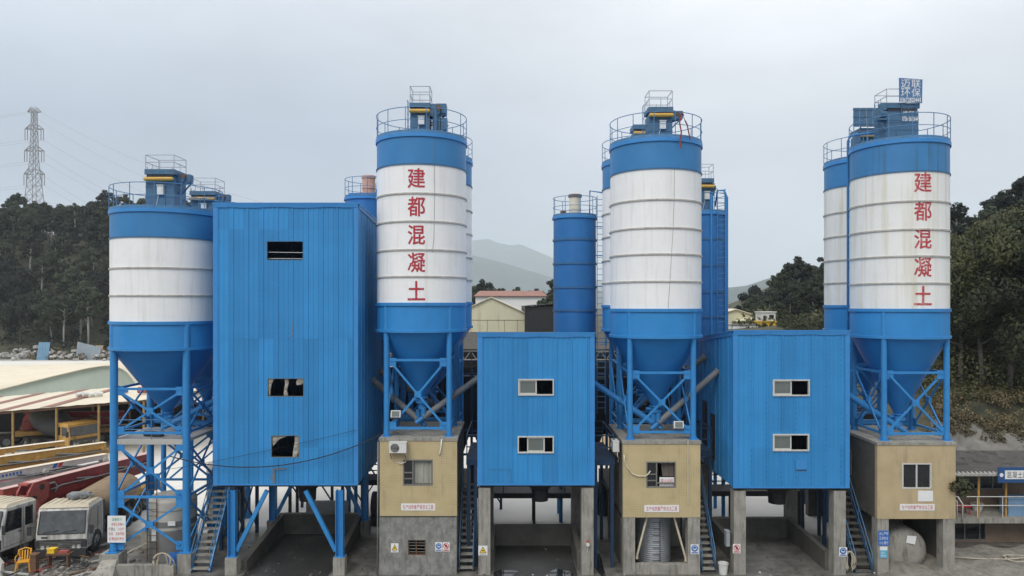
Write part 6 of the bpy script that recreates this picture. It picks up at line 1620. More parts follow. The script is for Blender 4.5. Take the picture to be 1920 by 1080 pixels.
def fas(o, x0, x1, z0, z1, y):
    b = MB(); h = z1 - z0; b.box(x0 + .32, x1 - .1, y - .008, y, z0 + h * .24, z1 - h * .2); p = b.build('white_field', M_SIGNW, o)
    b = MB(); put_text(b, '混凝土出厂', x0 + .38, x0 + 1.62, z0 + h * .52, h * .42, y - .012, 0, .012); b.build('lettering', M_INKK, o, fix=False)
    b = MB(); disc(b, x0 + .17, z0 + h * .5, .09, y); b.build('emblem', M_SIGNW, o, fix=False)
sign('blue fascia sign with black characters on white under the house eaves', p0.x, p1.x, p0.z - .02, p1.z, D, fas, t=.03, boardm=mat('faded_fascia_blue', (.022, .075, .20), .5, var=.2, nscale=3), name='fascia_sign')
b = MB(); b.box(22.75, 24.4, 3.3, 3.9, 1.45, 2.25); b.box(22.72, 24.43, 3.27, 3.93, 2.25, 2.30); single('blue_cabinet', b, mat('pale_blue_enamel', (.16, .27, .40), .5), 'pale blue cabinet standing on the house balcony', 'cabinet', (23.5, 3.6, 1.45))
root = thing('plastic_chair', 'red plastic stool seat standing on the house balcony', 'stool', (20.95, 3.7, 1.45))
b = MB(); b.box(20.72, 21.18, 3.5, 3.9, 1.80, 1.84); b.build('seat', M_INKR, root)
for sx in (-1, 1):
    for sy in (-1, 1): MB().beam((20.95 + sx * .2, 3.7 + sy * .17, 1.45), (20.95 + sx * .17, 3.7 + sy * .14, 1.80), .035, .035).build('leg', M_INKR, root)
root = thing('balcony_gate', 'short white pipe gate at the edge of the house balcony', 'gate', (20.35, 3.0, 1.45))
b = MB(); b.path([(20.2, 2.98, 1.45), (20.2, 2.98, 2.2), (20.05, 2.98, 2.35)], .025, 6); b.path([(20.45, 2.98, 1.3), (20.45, 2.98, 2.1), (20.25, 2.98, 2.4)], .03, 6); b.build('pipe_frame', M_BOXW, root)
b = MB()
for k in range(3):
    c = Vector((21.5 + k * 1.25, .9 + .3 * k, .36)); b.path([c + Vector((rnd.uniform(.45, .6) * math.cos(a), .45 * math.sin(a), .03 * k + .02 * math.sin(3 * a))) for a in np.linspace(0, 6.1, 20)], .03, 6)
b.path([(18.5, 1.3, .33), (19.6, .9, .36), (21.0, .8, .36), (22.4, 1.1, .36), (24.2, .7, .36)], .03, 6); single('rope', b, M_ROPE, 'pale hose lying in coils on the ground before the house', 'hose', (21.5, 1, .3))

# small litter and spilt stones in the bays and on the yard
b = MB()
for k in range(420):
    x = rnd.uniform(-13, 18.5); y = rnd.uniform(-1.3, 4.5) ** 1.0 if k % 3 else rnd.uniform(-1.3, .3); s = rnd.uniform(.012, .06) * (1.6 if k % 17 == 0 else 1)
    M = Matrix.Translation((x, y, s * .35 + .01)) @ Matrix.Rotation(rnd.uniform(0, 6), 4, 'Z')
    q = MB(); q.hexa([(-s, -s * .6, -s * .4), (s, -s * .5, -s * .4), (s * .8, s * .6, -s * .4), (-s * .7, s * .5, -s * .4)], [(-s * .8, -s * .5, s * .3), (s * .7, -s * .4, s * .4), (s * .6, s * .4, s * .3), (-s * .5, s * .4, s * .5)]); q.xform(M); b.add(q.v, q.f, 1 if k % 9 == 0 else 0)
tag(b.build('litter', [M_CONCD, M_BOXW]), kind='stuff')
for k, (x, y, m_, l) in enumerate(((19.9, 4.1, M_CONC, 'grey pot of pale flowers standing on the house balcony'), (21.9, 4.2, M_BOXW, 'white basin standing on the house balcony'))):
    root = thing('flower_pot' if k == 0 else 'basin', l, 'pot' if k == 0 else 'basin', (x, y, 1.45))
    b = MB(); b.lathe([(.18, 1.46), (.26, 1.78), (.29, 1.78), (.29, 1.74)], (x, y), 24); b.lathe([(.25, 1.77), (0, 1.70)], (x, y), 24); b.build('bowl', m_, root)
    b = MB()
    for q in range(60): a = rnd.uniform(0, 6.28); r_ = rnd.uniform(0, .24); z = 1.74 + rnd.uniform(.02, .26 if k == 0 else .08); c = Vector((x + r_ * math.cos(a), y + r_ * math.sin(a), z)); b.beam(c, c + Vector((rnd.uniform(-.06, .06), rnd.uniform(-.06, .06), .05)), .04, .01)
    tag(b.build('foliage' if k == 0 else 'contents', M_INKG if k == 0 else M_ROPE, root), kind='stuff')
# sloped sprayed concrete wall on the right bank
pts_b = [at(1755, 842, 14.0), at(1800, 846, 14.4), at(1860, 858, 14.0), at(1925, 872, 13.5), at(2000, 885, 13)]
pts_t = [at(1755, 772, 17.5), at(1800, 782, 17.6), at(1860, 798, 17.6), at(1925, 818, 17.2), at(2000, 838, 16.8)]
b = MB(); vs = []; nu, nv = 40, 8
for i in range(nu + 1):
    u = i / nu * (len(pts_b) - 1); k = min(int(u), len(pts_b) - 2); f_ = u - k
    lo = pts_b[k].lerp(pts_b[k + 1], f_); hi = pts_t[k].lerp(pts_t[k + 1], f_)
    for j in range(nv + 1):
        p = lo.lerp(hi, j / nv); vs.append((p.x + rnd.uniform(-.05, .05), p.y + rnd.uniform(-.16, .16), p.z + rnd.uniform(-.05, .05)))
m_ = nv + 1
b.add(vs, [(i * m_ + j, (i + 1) * m_ + j, (i + 1) * m_ + j + 1, i * m_ + j + 1) for i in range(nu) for j in range(nv)], 0, True)
k0 = len(vs); b.add([(x, y + .5, z - .3) for x, y, z in vs], [(i * m_ + j, i * m_ + j + 1, (i + 1) * m_ + j + 1, (i + 1) * m_ + j) for i in range(nu) for j in range(nv)])
single('retaining_wall', b, mat('sprayed_concrete', (.155, .148, .13), .9, var=.35, nscale=.8, streak=.6, streak_col=(.13, .125, .11), streak_lo=.5, streak_scale=(1.5, 1.5, .25), spots=.5, spot_col=(.14, .13, .11), spot_scale=1.2, bump=.6, bump_scale=5), 'sloping sprayed concrete wall holding the right bank', 'retaining wall', (31, 14, 2))

# ---------------------------------------------------------------- sheds and cabins behind the plant
def gable(name, label, cat, xc, hw, y0, y1, ze, zr, wm, rm, zb=0.0, over=.35, group=None):
    root = thing(name, label, cat, (xc, y0, zb), group)
    b = MB(); b.prism([(xc - hw, zb), (xc + hw, zb), (xc + hw, ze), (xc, zr), (xc - hw, ze)], y0, y1, 0, 'y'); b.build('wall', wm, root)
    b = MB(); s = (zr - ze) / hw
    for sg in (-1, 1):
        b.hexa([(xc, y0 - over, zr + .03), (xc + sg * (hw + over), y0 - over, ze - s * over + .03), (xc + sg * (hw + over), y1 + over, ze - s * over + .03), (xc, y1 + over, zr + .03)], [(xc, y0 - over, zr + .16), (xc + sg * (hw + over), y0 - over, ze - s * over + .14), (xc + sg * (hw + over), y1 + over, ze - s * over + .14), (xc, y1 + over, zr + .16)])
    b.build('roof', rm, root)
    return root
sh = gable('cream_shed', 'tall cream gabled shed behind the middle tower', 'shed', (921 - CX) * 105 / F, 5.0, 75.3, 112, 9.9, 12.2, M_SHEDC, M_SHEDR)
b = MB(); x = (921 - CX) * 105 / F; b.box(x - 5, x + 5, 75.27, 75.29, 8.9, 8.96)
for k in (-3.0, -.6, 1.9, 3.8): b.box(x + k, x + k + .05, 75.27, 75.29, 3, 8.9)
b.build('panel_seam', M_RUST, sh)
xb0, xb1 = (984 - CX) * 103 / F, (1090 - CX) * 103 / F
root = thing('black_shed', 'black sheeted shed joined to the tall cream shed', 'shed', ((xb0 + xb1) / 2, 73, 0)); b = MB(); b.box(xb0, xb1, 73.3, 110, 0, 10.9); b.build('wall', M_BLACKS, root)
b = MB(); b.hexa([(xb0, 73.0, 10.9), (xb1, 73.0, 11.6), (xb1, 110, 11.6), (xb0, 110, 10.9)], [(xb0, 73.0, 11.0), (xb1, 73.0, 11.7), (xb1, 110, 11.7), (xb0, 110, 11.0)]); b.build('roof', M_BLACKS, root)
# long dark open shed, lattice girder along its edge
root = thing('open_shed', 'long dark open sided shed with lattice girder behind the plant', 'shed', (5, 66, 0))
b = MB(); b.box(-12, 17, 70, 70.3, 0, 4.6); b.box(-12, 17, 62, 70.3, 5.35, 5.5); b.build('wall', M_BLACKS, root)
b = MB()
for z in (4.2, 5.3): b.beam((-12, 61.9, z), (17, 61.9, z), .14, .14)
x = -12
while x < 17: b.beam((x, 61.9, 4.2), (x + .75, 61.9, 5.3), .09, .09); b.beam((x + .75, 61.9, 5.3), (x + 1.5, 61.9, 4.2), .09, .09); x += 1.5
b.build('girder', M_ALUD, root)
for x in np.linspace(-11.5, 16.5, 8): MB().box(x - .15, x + .15, 61.8, 62.1, 0, 4.2).build('post', M_DARK, root)
b = MB(); b.hexa([(-12, 61.6, 5.5), (17, 61.6, 5.5), (17, 70.5, 7.3), (-12, 70.5, 7.3)], [(-12, 61.6, 5.58), (17, 61.6, 5.58), (17, 70.5, 7.4), (-12, 70.5, 7.4)]); b.build('roof', M_TILEROOF, root)
root = thing('red_roofed_hall', 'long low hall with faded red roof behind the tall cream shed', 'hall', (-.3, 140, 3))
MB().box(-8.6, 8.0, 140, 152, 2.0, 13.1).build('wall', M_SIGNW, root)
b = MB(); b.hexa([(-9.0, 139.4, 13.15), (8.3, 139.4, 13.15), (7.2, 146, 14.45), (-7.9, 146, 14.45)], [(-9.0, 139.4, 13.3), (8.3, 139.4, 13.3), (7.2, 146, 14.6), (-7.9, 146, 14.6)]); b.hexa([(-7.9, 146, 14.45), (7.2, 146, 14.45), (8.3, 152.6, 13.15), (-9.0, 152.6, 13.15)], [(-7.9, 146, 14.6), (7.2, 146, 14.6), (8.3, 152.6, 13.3), (-9.0, 152.6, 13.3)])
b.build('roof', M_REDROOF, root)
GP = 'things stored behind the plant'
for i, (px, w, m_, l) in enumerate(((886, 4.5, M_INKB, 'blue steel container behind the gap left of the middle tower'), (1140, 5.5, M_INKB, 'blue steel container behind the gap right of the middle tower'), (1330, 4.0, M_INKB, 'blue steel container behind the gap left of the right tower'))):
    x = (px - CX) * 75 / F; b = MB(); b.box(x - w / 2, x + w / 2, 45, 47.4, .1, 2.5)
    for k in range(int(w / .3)): b.box(x - w / 2 + k * .3, x - w / 2 + k * .3 + .15, 44.95, 45, .2, 2.4)
    single('steel_container', b, m_, l, 'container', (x, 46, 0), 'blue steel containers')
b = MB()
def heap(x, y, r, h, m_, label):
    b = MB(); n = 20; vs = [(x, y, h)]
    for k in range(1, 6):
        for i in range(n):
            a = 2 * math.pi * i / n; rr = r * k / 5; vs.append((x + rr * math.cos(a) * (1 + .12 * math.sin(3 * a)), y + rr * math.sin(a), max(-.05, h * (1 - k / 5) + rnd.uniform(-.1, .1) * (k < 5)) - (.05 if k == 5 else 0)))
    fs = [(0, 1 + i, 1 + (i + 1) % n) for i in range(n)] + [(1 + (k - 1) * n + i, 1 + k * n + i, 1 + k * n + (i + 1) % n, 1 + (k - 1) * n + (i + 1) % n) for k in range(1, 5) for i in range(n)]
    b.add(vs, fs, 0, True); return single('sand_heap', b, m_, label, 'sand heap', (x, y, 0), 'heaps of sand')
heap(6.6, 24, 4, 2.4, mat('yellow_sand', (.36, .28, .17), .95, var=.2, nscale=1), 'yellow sand heap behind the unlettered silo')
heap(15.5, 20, 3.5, 1.8, mat('grey_gravel', (.28, .26, .23), .95, var=.3, nscale=2), 'grey gravel heap behind the right tower')
b = MB(); b.box(-10.5, -8.35, 7.0, 7.2, 0, 1.12); single('yard_wall', b, M_CONCL, 'pale grey yard wall standing behind the tall tower bay', 'wall', (-9.4, 7, 0))
# cabins and booth on the terrace
def cabin(x0, x1, y0, y1, z0, z1, m_, label, name='site_cabin', wins=(), door=None, roofm=None):
    root = thing(name, label, 'cabin', ((x0 + x1) / 2, y0, z0), 'site cabins on the terrace')
    b = MB(); b.box(x0, x1, y0, y1, z0, z1); b.build('wall', m_, root)
    b = MB(); b.box(x0 - .12, x1 + .12, y0 - .12, y1 + .12, z1, z1 + .14); b.build('roof', roofm or M_CONCL, root)
    for (a, c, d, e2) in wins:
        f = frame_mb(a, c, d, e2, y0 - .02, .06, .03).build('window', M_ALUD, root); MB().box(a + .05, c - .05, y0 - .03, y0 - .01, d + .05, e2 - .05).build('pane', M_GLASSD, f)
    if door: MB().box(door[0], door[1], y0 - .03, y0 - .002, z0 + .02, door[2]).build('door', M_DARK, root)
T = lambda px, py: at(px, py, 66)
def rect(px0, px1, py0, py1): a, c = T(px0, py1), T(px1, py0); return (a.x, c.x, a.z, c.z)
q = rect(1374, 1425, 610, 640); cabin(q[0], q[1], 66, 68.5, hgt(27, 66), q[3], M_SIGNW, 'long white site cabin left of the yellow booth', wins=[rect(1412, 1421, 614, 619)], door=(T(1397, 600).x, T(1400, 600).x, q[3] - .3), roofm=M_ALUD)
q = rect(1352, 1373, 609, 640); cabin(q[0], q[1], 66.2, 68.5, hgt(25, 66), q[3], M_BOXW, 'short white site cabin beside the slim ladder silo', roofm=M_CONCL)
q = rect(1426, 1453, 604, 640); cabin(q[0], q[1], 65.6, 68.2, hgt(30, 66), q[3], M_INKY, 'yellow lower booth of the stacked white and yellow pair', name='yellow_booth', wins=[rect(1431, 1437, 611, 618), rect(1440, 1450, 611, 619)], roofm=M_INKY)
q2 = rect(1427, 1453, 586, 603.2); cabin(q2[0], q2[1], 65.8, 68.2, q[3] + .15, q2[3], M_BOXW, 'white upper booth stacked on the yellow booth', name='white_booth', wins=[rect(1441, 1450, 590, 598)], door=(T(1430, 600).x, T(1435, 600).x, q2[3] - .4), roofm=M_BOXW)
gable('cream_house', 'cream house with brown lower roof behind the site cabins', 'house', (1378 - CX) * 112 / F, 3.6, 82, 90, 9.3, 10.4, M_SHEDC, M_SHEDR, zb=7.0)
gable('cream_house', 'low cream store right of the cream brown roofed house', 'house', (1415 - CX) * 108 / F, 1.6, 78, 84, 8.6, 9.0, M_SHEDC, M_SHEDC, zb=7.0)

# ---------------------------------------------------------------- pylon and its wires
PX, PY = -171.0, 228.0; PZ = hgt(PX, PY) - 1
root = thing('pylon', 'tall grey lattice power pylon on the left hill', 'pylon', (PX, PY, PZ))
PT = at(67, 205, PY).z
H = PT - PZ
def half(z):
    u = (z - PZ) / H
    return .70 * (6.6 - 4.6 * min(1, u / .62) if u < .62 else 2.0 - .8 * (u - .62) / .38)
b = MB(); lv = [PZ + H * k for k in (0, .1, .2, .29, .37, .44, .50, .56, .62, .67, .72, .77, .82, .87, .92, .96, 1)]
cs = [(-1, -1), (1, -1), (1, 1), (-1, 1)]
for za, zb in zip(lv, lv[1:]):
    ha, hb = half(za) * .72, half(zb) * .72
    for i in range(4):
        a = cs[i]; c = cs[(i + 1) % 4]
        b.beam((PX + a[0] * ha, PY + a[1] * ha, za), (PX + a[0] * hb, PY + a[1] * hb, zb), .16, .16)
        b.beam((PX + a[0] * ha, PY + a[1] * ha, za), (PX + c[0] * hb, PY + c[1] * hb, zb), .09, .09); b.beam((PX + c[0] * ha, PY + c[1] * ha, za), (PX + a[0] * hb, PY + a[1] * hb, zb), .09, .09)
        b.beam((PX + a[0] * hb, PY + a[1] * hb, zb), (PX + c[0] * hb, PY + c[1] * hb, zb), .09, .09)
b.build('tower_frame', M_PYLON, root)
arms = []
for u, w in ((.985, 2.7), (.86, 3.6), (.70, 3.8), (.53, 4.0)):
    z = PZ + H * u; b = MB()
    for s in (-1, 1):
        b = MB(); tip = Vector((PX + s * w * .92, PY, z - .2))
        for yy in (-1, 1): b.beam((PX + s * half(z) * .7, PY + yy * half(z) * .7, z - .2), tip, .24, .24); b.beam((PX + s * half(z) * .7, PY + yy * half(z) * .7, z + 1.5), tip, .2, .2)
        if u < .97:
            for dx in (0, -.9):
                b.tube(tip + Vector((s * dx, 0, 0)), tip + Vector((s * dx, 0, -4.0)), .13, 6)
            arms.append((tip + Vector((0, 0, -4.0)), s))
        else: arms.append((tip, s))
        b.build('cross_arm', M_PYLON, root)
names = ['top left', 'top right', 'upper left', 'upper right', 'middle left', 'middle right', 'lower left', 'lower right']
for (tip, s), nm in zip(arms, names):
    e1 = tip + Vector((88 + (5 if s > 0 else -5), -38, -38)); e0 = tip + Vector((-150, 30, 2))
    pts = sag(e0, tip, 3.5, 16)[:-1] + sag(tip, e1, 3, 26)
    b = MB(); b.path(pts, .03, 5); single('power_line', b, M_WIRE, f'thin power line strung from the {nm} pylon arm tip', 'power line', tuple(tip), 'power lines of the pylon')

# ---------------------------------------------------------------- trees
def leaf_mat(name, c0, c1, c2):
    m = bpy.data.materials.new(name); m.use_nodes = True
    t = m.node_tree; t.nodes.clear()
    o = nd(t, 'ShaderNodeOutputMaterial'); b = nd(t, 'ShaderNodeBsdfPrincipled'); b.inputs['Roughness'].default_value = .6; b.inputs['Specular IOR Level'].default_value = .25
    geo = nd(t, 'ShaderNodeNewGeometry'); oi = nd(t, 'ShaderNodeObjectInfo')
    n = nd(t, 'ShaderNodeTexNoise'); n.inputs['Scale'].default_value = .55; n.inputs['Detail'].default_value = 5; n.inputs['Roughness'].default_value = .7
    t.links.new(geo.outputs['Position'], n.inputs['Vector'])
    a = nd(t, 'ShaderNodeMath', operation='MULTIPLY_ADD'); t.links.new(oi.outputs['Random'], a.inputs[0]); a.inputs[1].default_value = .55; t.links.new(n.outputs['Fac'], a.inputs[2])
    s = nd(t, 'ShaderNodeMath', operation='MULTIPLY_ADD'); t.links.new(geo.outputs['Random Per Island'], s.inputs[0]); s.inputs[1].default_value = .22; t.links.new(a.outputs[0], s.inputs[2])
    r = nd(t, 'ShaderNodeValToRGB'); e = r.color_ramp.elements
    e[0].position = .48; e[0].color = (*c0, 1); e[1].position = 1.22; e[1].color = (*c2, 1); k = e.new(.84); k.color = (*c1, 1)
    t.links.new(s.outputs[0], r.inputs[0]); t.links.new(r.outputs[0], b.inputs['Base Color'])
    tr = nd(t, 'ShaderNodeBsdfTranslucent'); t.links.new(r.outputs[0], tr.inputs['Color'])
    mx = nd(t, 'ShaderNodeMixShader'); mx.inputs[0].default_value = .25
    t.links.new(b.outputs[0], mx.inputs[1]); t.links.new(tr.outputs[0], mx.inputs[2]); t.links.new(mx.outputs[0], o.inputs['Surface'])
    return m
L_FOREST = leaf_mat('forest_leaves', (.006, .010, .007), (.015, .024, .015), (.044, .060, .031))
L_NEAR = leaf_mat('bank_tree_leaves', (.012, .018, .010), (.032, .043, .019), (.085, .088, .036))
L_BRUSH = leaf_mat('dry_brush', (.05, .045, .022), (.11, .09, .048), (.20, .16, .085))
L_SHRUB = leaf_mat('green_brush', (.018, .026, .011), (.042, .052, .022), (.085, .085, .036))

def leaves(clumps, n, size, rs, squash=.85):
    """many small leaf clusters spread through the clumps, denser toward each clump's skin"""
    vol = np.array([c[3] ** 2 for c in clumps]); pick = rs.choice(len(clumps), n, p=vol / vol.sum())
    C = np.array([c[:3] for c in clumps])[pick]; Rr = np.array([c[3] for c in clumps])[pick]
    d = rs.normal(size=(n, 3)); d /= np.linalg.norm(d, axis=1)[:, None]
    rad = Rr * rs.uniform(.35, 1.08, n) ** .6
    P = C + d * rad[:, None] * np.array([1, 1, squash])
    nrm = d + rs.normal(size=(n, 3)) * .7; nrm /= np.linalg.norm(nrm, axis=1)[:, None]
    u = np.cross(nrm, rs.normal(size=(n, 3))); u /= np.linalg.norm(u, axis=1)[:, None]; v = np.cross(nrm, u)
    s = size * rs.uniform(.5, 1.25, n)[:, None]
    V = np.empty((n, 4, 3))
    V[:, 0] = P - u * s; V[:, 1] = P - v * s * .55; V[:, 2] = P + u * s; V[:, 3] = P + v * s * .62
    flip = np.einsum('ij,ij->i', np.cross(V[:, 1] - V[:, 0], V[:, 2] - V[:, 0]), d) < 0
    V[flip] = V[flip][:, ::-1]
    mb = MB(); nn = d * .8 + np.array([0, 0, .55]) + nrm * .25 * np.sign(np.einsum('ij,ij->i', nrm, d))[:, None]
    mb.n = nn / np.linalg.norm(nn, axis=1)[:, None]
    mb.v = [tuple(x) for x in V.reshape(-1, 3)]; mb.f = [(4 * i, 4 * i + 1, 4 * i + 2, 4 * i + 3) for i in range(n)]; mb.m = [0] * n; mb.s = [False] * n
    return mb
def tree_proto(name, seed, h, w, nleaf, size, leafm, barkm, style='broad'):
    rs = np.random.RandomState(seed)
    root = thing(name, 'x', 'tree', (0, 0, 0))
    tr = MB(); clumps = []
    th = h * (.42 if style == 'broad' else .55)
    lean = rs.uniform(-.4, .4, 2)
    top = Vector((lean[0], lean[1], th)); tr.path([(0, 0, -.4), (lean[0] * .3, lean[1] * .3, th * .5), tuple(top)], h * .016, 8)
    tip = Vector((lean[0] * 1.6, lean[1] * 1.6, h * .9)); tr.tube(top, tip, h * .013, 7, 0, h * .004)
    nb = 11 if style == 'broad' else 13
    for k in range(nb):
        u = k / (nb - 1); a = k * 2.4 + rs.uniform(-.4, .4)
        zb = th * .75 + (h * .80 - th * .75) * u
        spread = w / 2 * (math.sin(math.pi * (.25 + .68 * u)) if style == 'broad' else (.55 + .5 * math.sin(math.pi * u))) * rs.uniform(.6, 1.05)
        base = Vector((lean[0] * (zb / th), lean[1] * (zb / th), zb)); end = base + Vector((math.cos(a) * spread, math.sin(a) * spread, h * rs.uniform(.04, .14)))
        tr.tube(base, end, h * .007, 5, 0, h * .002)
        cr = w * rs.uniform(.14, .24) * (1 - .25 * u)
        clumps.append((end.x, end.y, end.z, cr))
        for q in range(2):
            clumps.append((end.x + rs.uniform(-1, 1) * cr, end.y + rs.uniform(-1, 1) * cr, end.z + rs.uniform(-.6, .8) * cr, cr * rs.uniform(.45, .75)))
    clumps.append((tip.x, tip.y, h * .92, w * .15)); clumps.append((tip.x + w * .1, tip.y, h * .84, w * .17)); clumps.append((tip.x - w * .1, tip.y + w * .08, h * .80, w * .18))
    tr.build('trunk', barkm, root); leaves(clumps, nleaf, size, rs).build('crown', leafm, root, fix=False)
    return root
PROT = [tree_proto('broadleaf_tree', 11 + i, 11.0, 7.5, 4600, .29, L_FOREST, M_BARK if i % 2 else M_BARKP, 'broad') for i in range(5)] + \
       [tree_proto('tall_thin_tree', 31 + i, 13.5, 5.2, 3400, .28, L_FOREST, M_BARKP, 'thin') for i in range(3)]
NEAR = [tree_proto('broadleaf_tree', 51 + i, 10.0, 7.5, 15000, .125, L_NEAR, M_BARK, 'broad') for i in range(4)]
used = set()
tr_rnd = random.Random(21)
def plant(protos, x, y, s, label, group, dz=0, hs=1.0):
    p = tr_rnd.choice(protos); z = hgt(x, y) - .2 + dz
    rz = tr_rnd.uniform(0, 6.28)
    if p.name not in used:
        used.add(p.name); p.location = (x, y, z); p.rotation_euler = (0, 0, rz); p.scale = (s, s, s * hs); p['label'] = label; p['group'] = group
        return p
    return dup(p, (x, y, z), rz, (s, s, s * hs), label, group)
def inview(x, y, z=15, m=60):
    D = y + CAMD
    if D < 5: return False
    px = CX + x * F / D
    return -m < px < 1920 + m
# left hillside
pts = []
tries = 0
while len(pts) < 150 and tries < 20000:
    tries += 1
    D = 160 + 95 * tr_rnd.random(); px = tr_rnd.uniform(-70, 440); x = (px - CX) * D / F; y = D - CAMD
    if any((x - a) ** 2 + (y - c) ** 2 < 4.3 ** 2 for a, c in pts): continue
    if math.hypot(x - PX, y - PY) < 6: continue
    pts.append((x, y))
for x, y in sorted(pts, key=lambda q: q[1]):
    D = y + CAMD
    plant(PROT[:5] if tr_rnd.random() < .62 else PROT[5:], x, y, tr_rnd.uniform(.75, 1.12), 'dark green tree in the forest covering the hill at the left edge', 'trees covering the left hill')
# crest
for k in range(22):
    D = tr_rnd.uniform(232, 250); px = -30 + k * 14 + tr_rnd.uniform(-5, 5); x = (px - CX) * D / F
    plant(PROT, x, D - CAMD, tr_rnd.uniform(.75, 1.15), 'dark green tree in the forest covering the hill at the left edge', 'trees covering the left hill')
# hill behind the right hand tower
pts = []; tries = 0
while len(pts) < 62 and tries < 9000:
    tries += 1
    D = tr_rnd.uniform(128, 265); px = tr_rnd.uniform(1395, 1640); x = (px - CX) * D / F; y = D - CAMD
    if any((x - a) ** 2 + (y - c) ** 2 < 5.2 ** 2 for a, c in pts): continue
    crest = np.interp(px, [1395, 1430, 1470, 1510, 1545, 1640], [566, 546, 528, 516, 500, 470])
    if HY - (hgt(x, y) + 9.5 - CAMZ) * F / D < crest - 6: continue
    pts.append((x, y))
for x, y in pts: plant(PROT, x, y, tr_rnd.uniform(.7, 1.0), 'grey green tree on the low hill behind the right tower', 'trees on the low hill behind the right tower')
# right hillside
pts = []; tries = 0
while len(pts) < 62 and tries < 9000:
    tries += 1
    D = tr_rnd.uniform(66, 150); px = tr_rnd.uniform(1755, 1990); x = (px - CX) * D / F; y = D - CAMD
    if any((x - a) ** 2 + (y - c) ** 2 < 4.4 ** 2 for a, c in pts): continue
    pts.append((x, y))
for x, y in pts: plant(PROT if y > 75 else NEAR, x, y, tr_rnd.uniform(.65, .98), 'dark green tree on the steep hill at the right edge', 'trees on the right hill')
for (px, D, s, hs, lab) in ((1800, 55, .92, 1.15, 'large leafy tree on the bank just right of the streaked silo'), (1842, 54, .95, 1.12, 'large leafy tree on the bank, second from the streaked silo'), (1893, 53, 1.12, 1.25, 'tallest leafy tree on the bank above the sprayed concrete wall'), (1935, 52, 1.1, 1.2, 'leafy tree on the bank cut by the right frame edge'), (1868, 59, 1.05, 1.2, 'leafy tree behind the tallest bank tree'), (1770, 60, .95, 1.1, 'leafy tree half hidden behind the streaked silo legs')):
    plant(NEAR, (px - CX) * D / F, D - CAMD, s, lab, 'large trees on the right bank', 0, hs)
# trees beyond the sheds
for (px, D) in ((890, 180), (905, 190), (925, 185), (942, 190), (958, 186), (975, 192), (990, 184), (1008, 190), (1025, 187), (1044, 182), (874, 186), (1056, 190)):
    plant(PROT, (px - CX) * D / F, D - CAMD, tr_rnd.uniform(.85, 1.2), 'hazy tree beyond the faded red roof', 'hazy trees beyond the red roofed hall', 4.0)
for (px, D, lab) in ((885, 128, 'dark tree pressed against the left gap beside the cream shed'), (1005, 128, 'dark tree behind the black shed, left'), (1030, 127, 'dark tree behind the black shed, beside the slim silo')):
    plant(PROT, (px - CX) * D / F, D - CAMD, 1.02, lab, None or 'dark trees behind the sheds')
for (px, D, s) in ((1382, 118, .30), (1402, 122, .26), (1412, 120, .30), (1470, 108, .42), (1492, 112, .50), (1515, 108, .46), (1442, 118, .36), (1530, 116, .5), (1458, 100, .30), (1500, 98, .32), (1550, 104, .5), (1428, 112, .28), (1480, 102, .36), (1522, 101, .38)):
    plant(PROT[:5], (px - CX) * D / F, D - CAMD, s, 'dark bushy tree behind the booth and right tower roof', 'bushy trees behind the booth')

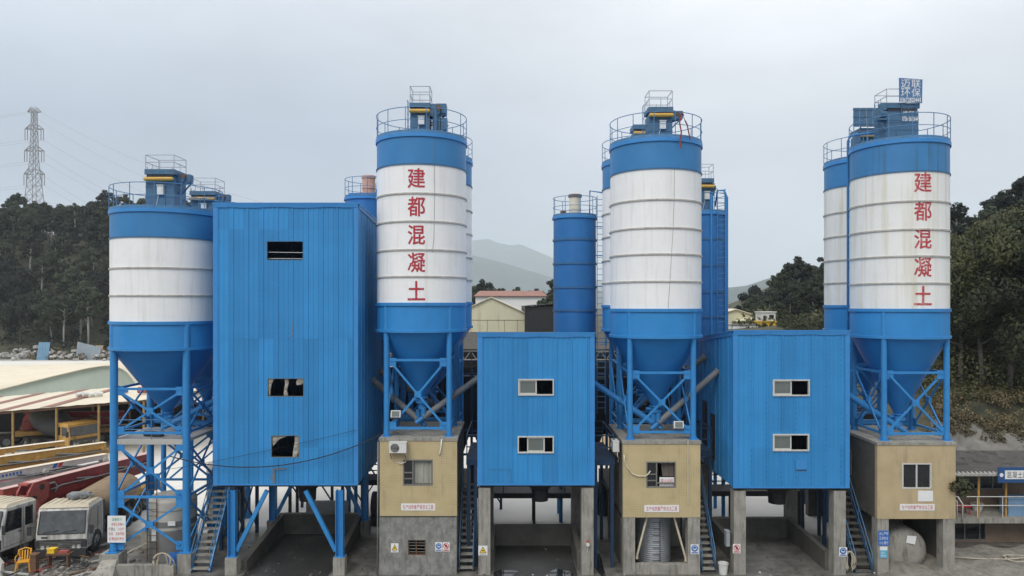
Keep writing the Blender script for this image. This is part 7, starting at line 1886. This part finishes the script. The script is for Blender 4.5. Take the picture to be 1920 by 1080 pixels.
# brush on the banks, nobody could count it
def brush(name, region, n, size, hmax, m, seed, cl=5):
    rs = np.random.RandomState(seed); cls = []
    for k in range(n):
        x, y = region(rs)
        z = hgt(x, y); r = rs.uniform(.3, 1) * hmax
        cls.append((x, y, z + r * .45, r))
    mb = leaves(cls, n * cl, size, rs, .75)
    return tag(mb.build(name, m, fix=False), kind='stuff')
def reg(px0, px1, d0, d1):
    def f(rs):
        D = rs.uniform(d0, d1); return ((rs.uniform(px0, px1) - CX) * D / F, D - CAMD)
    return f
brush('undergrowth', reg(1740, 1990, 46.9, 60), 460, .085, .7, L_BRUSH, 1, 60)
brush('undergrowth', reg(1740, 1990, 51, 72), 860, .09, 1.0, L_SHRUB, 2, 70)
brush('undergrowth', reg(-70, 440, 158, 235), 900, .42, 2.0, L_FOREST, 3, 18)
brush('undergrowth', reg(1745, 1990, 54, 66), 230, .12, 3.6, L_NEAR, 12, 170)
brush('undergrowth', reg(1740, 1990, 70, 150), 420, .36, 1.8, L_FOREST, 4, 22)
brush('undergrowth', reg(1385, 1640, 92, 240), 420, .40, 1.8, L_SHRUB, 5, 18)
brush('undergrowth', reg(1468, 1640, 92, 108), 240, .16, 1.3, L_SHRUB, 9, 34)
brush('undergrowth', reg(1462, 1640, 86, 94), 260, .12, .75, L_SHRUB, 14, 40)
brush('undergrowth', reg(60, 380, 146, 160), 160, .35, 1.2, L_BRUSH, 6, 16)
brush('undergrowth', reg(840, 1100, 122, 185), 160, .45, 2.2, L_FOREST, 7, 20)
rs_ = np.random.RandomState(77); cls = []
for k in range(150):
    u = rs_.uniform(0, len(pts_t) - 1.001); i = int(u); p = pts_t[i].lerp(pts_t[i + 1], u - i); q = pts_b[i].lerp(pts_b[i + 1], u - i)
    w_ = rs_.uniform(-.12, 1) ** 3 * .55; p = p.lerp(q, w_)
    cls.append((p.x, p.y - .1, p.z + .1, rs_.uniform(.15, .5)))
tag(leaves(cls, 7000, .085, rs_, .8).build('undergrowth', L_BRUSH, fix=False), kind='stuff')
# plant growing out of the cream room's corner
root = thing('wall_plant', 'leafy green plant growing from the right wall corner of the cream room', 'plant', (18.35, -.05, 3.45))
b = MB(); b.path([(18.3, .05, 3.3), (18.4, -.1, 3.55), (18.5, -.15, 3.8)], .02, 6); b.path([(18.4, -.1, 3.55), (18.7, -.12, 3.75)], .014, 5); b.path([(18.35, -.05, 3.4), (18.15, -.2, 3.65)], .012, 5); b.build('stem', M_BARK, root)
leaves([(18.45, -.12, 3.8, .34), (18.75, -.1, 3.7, .26), (18.15, -.15, 3.65, .22), (18.5, -.1, 3.45, .26)], 420, .075, np.random.RandomState(8)).build('foliage', L_SHRUB, root, fix=False)
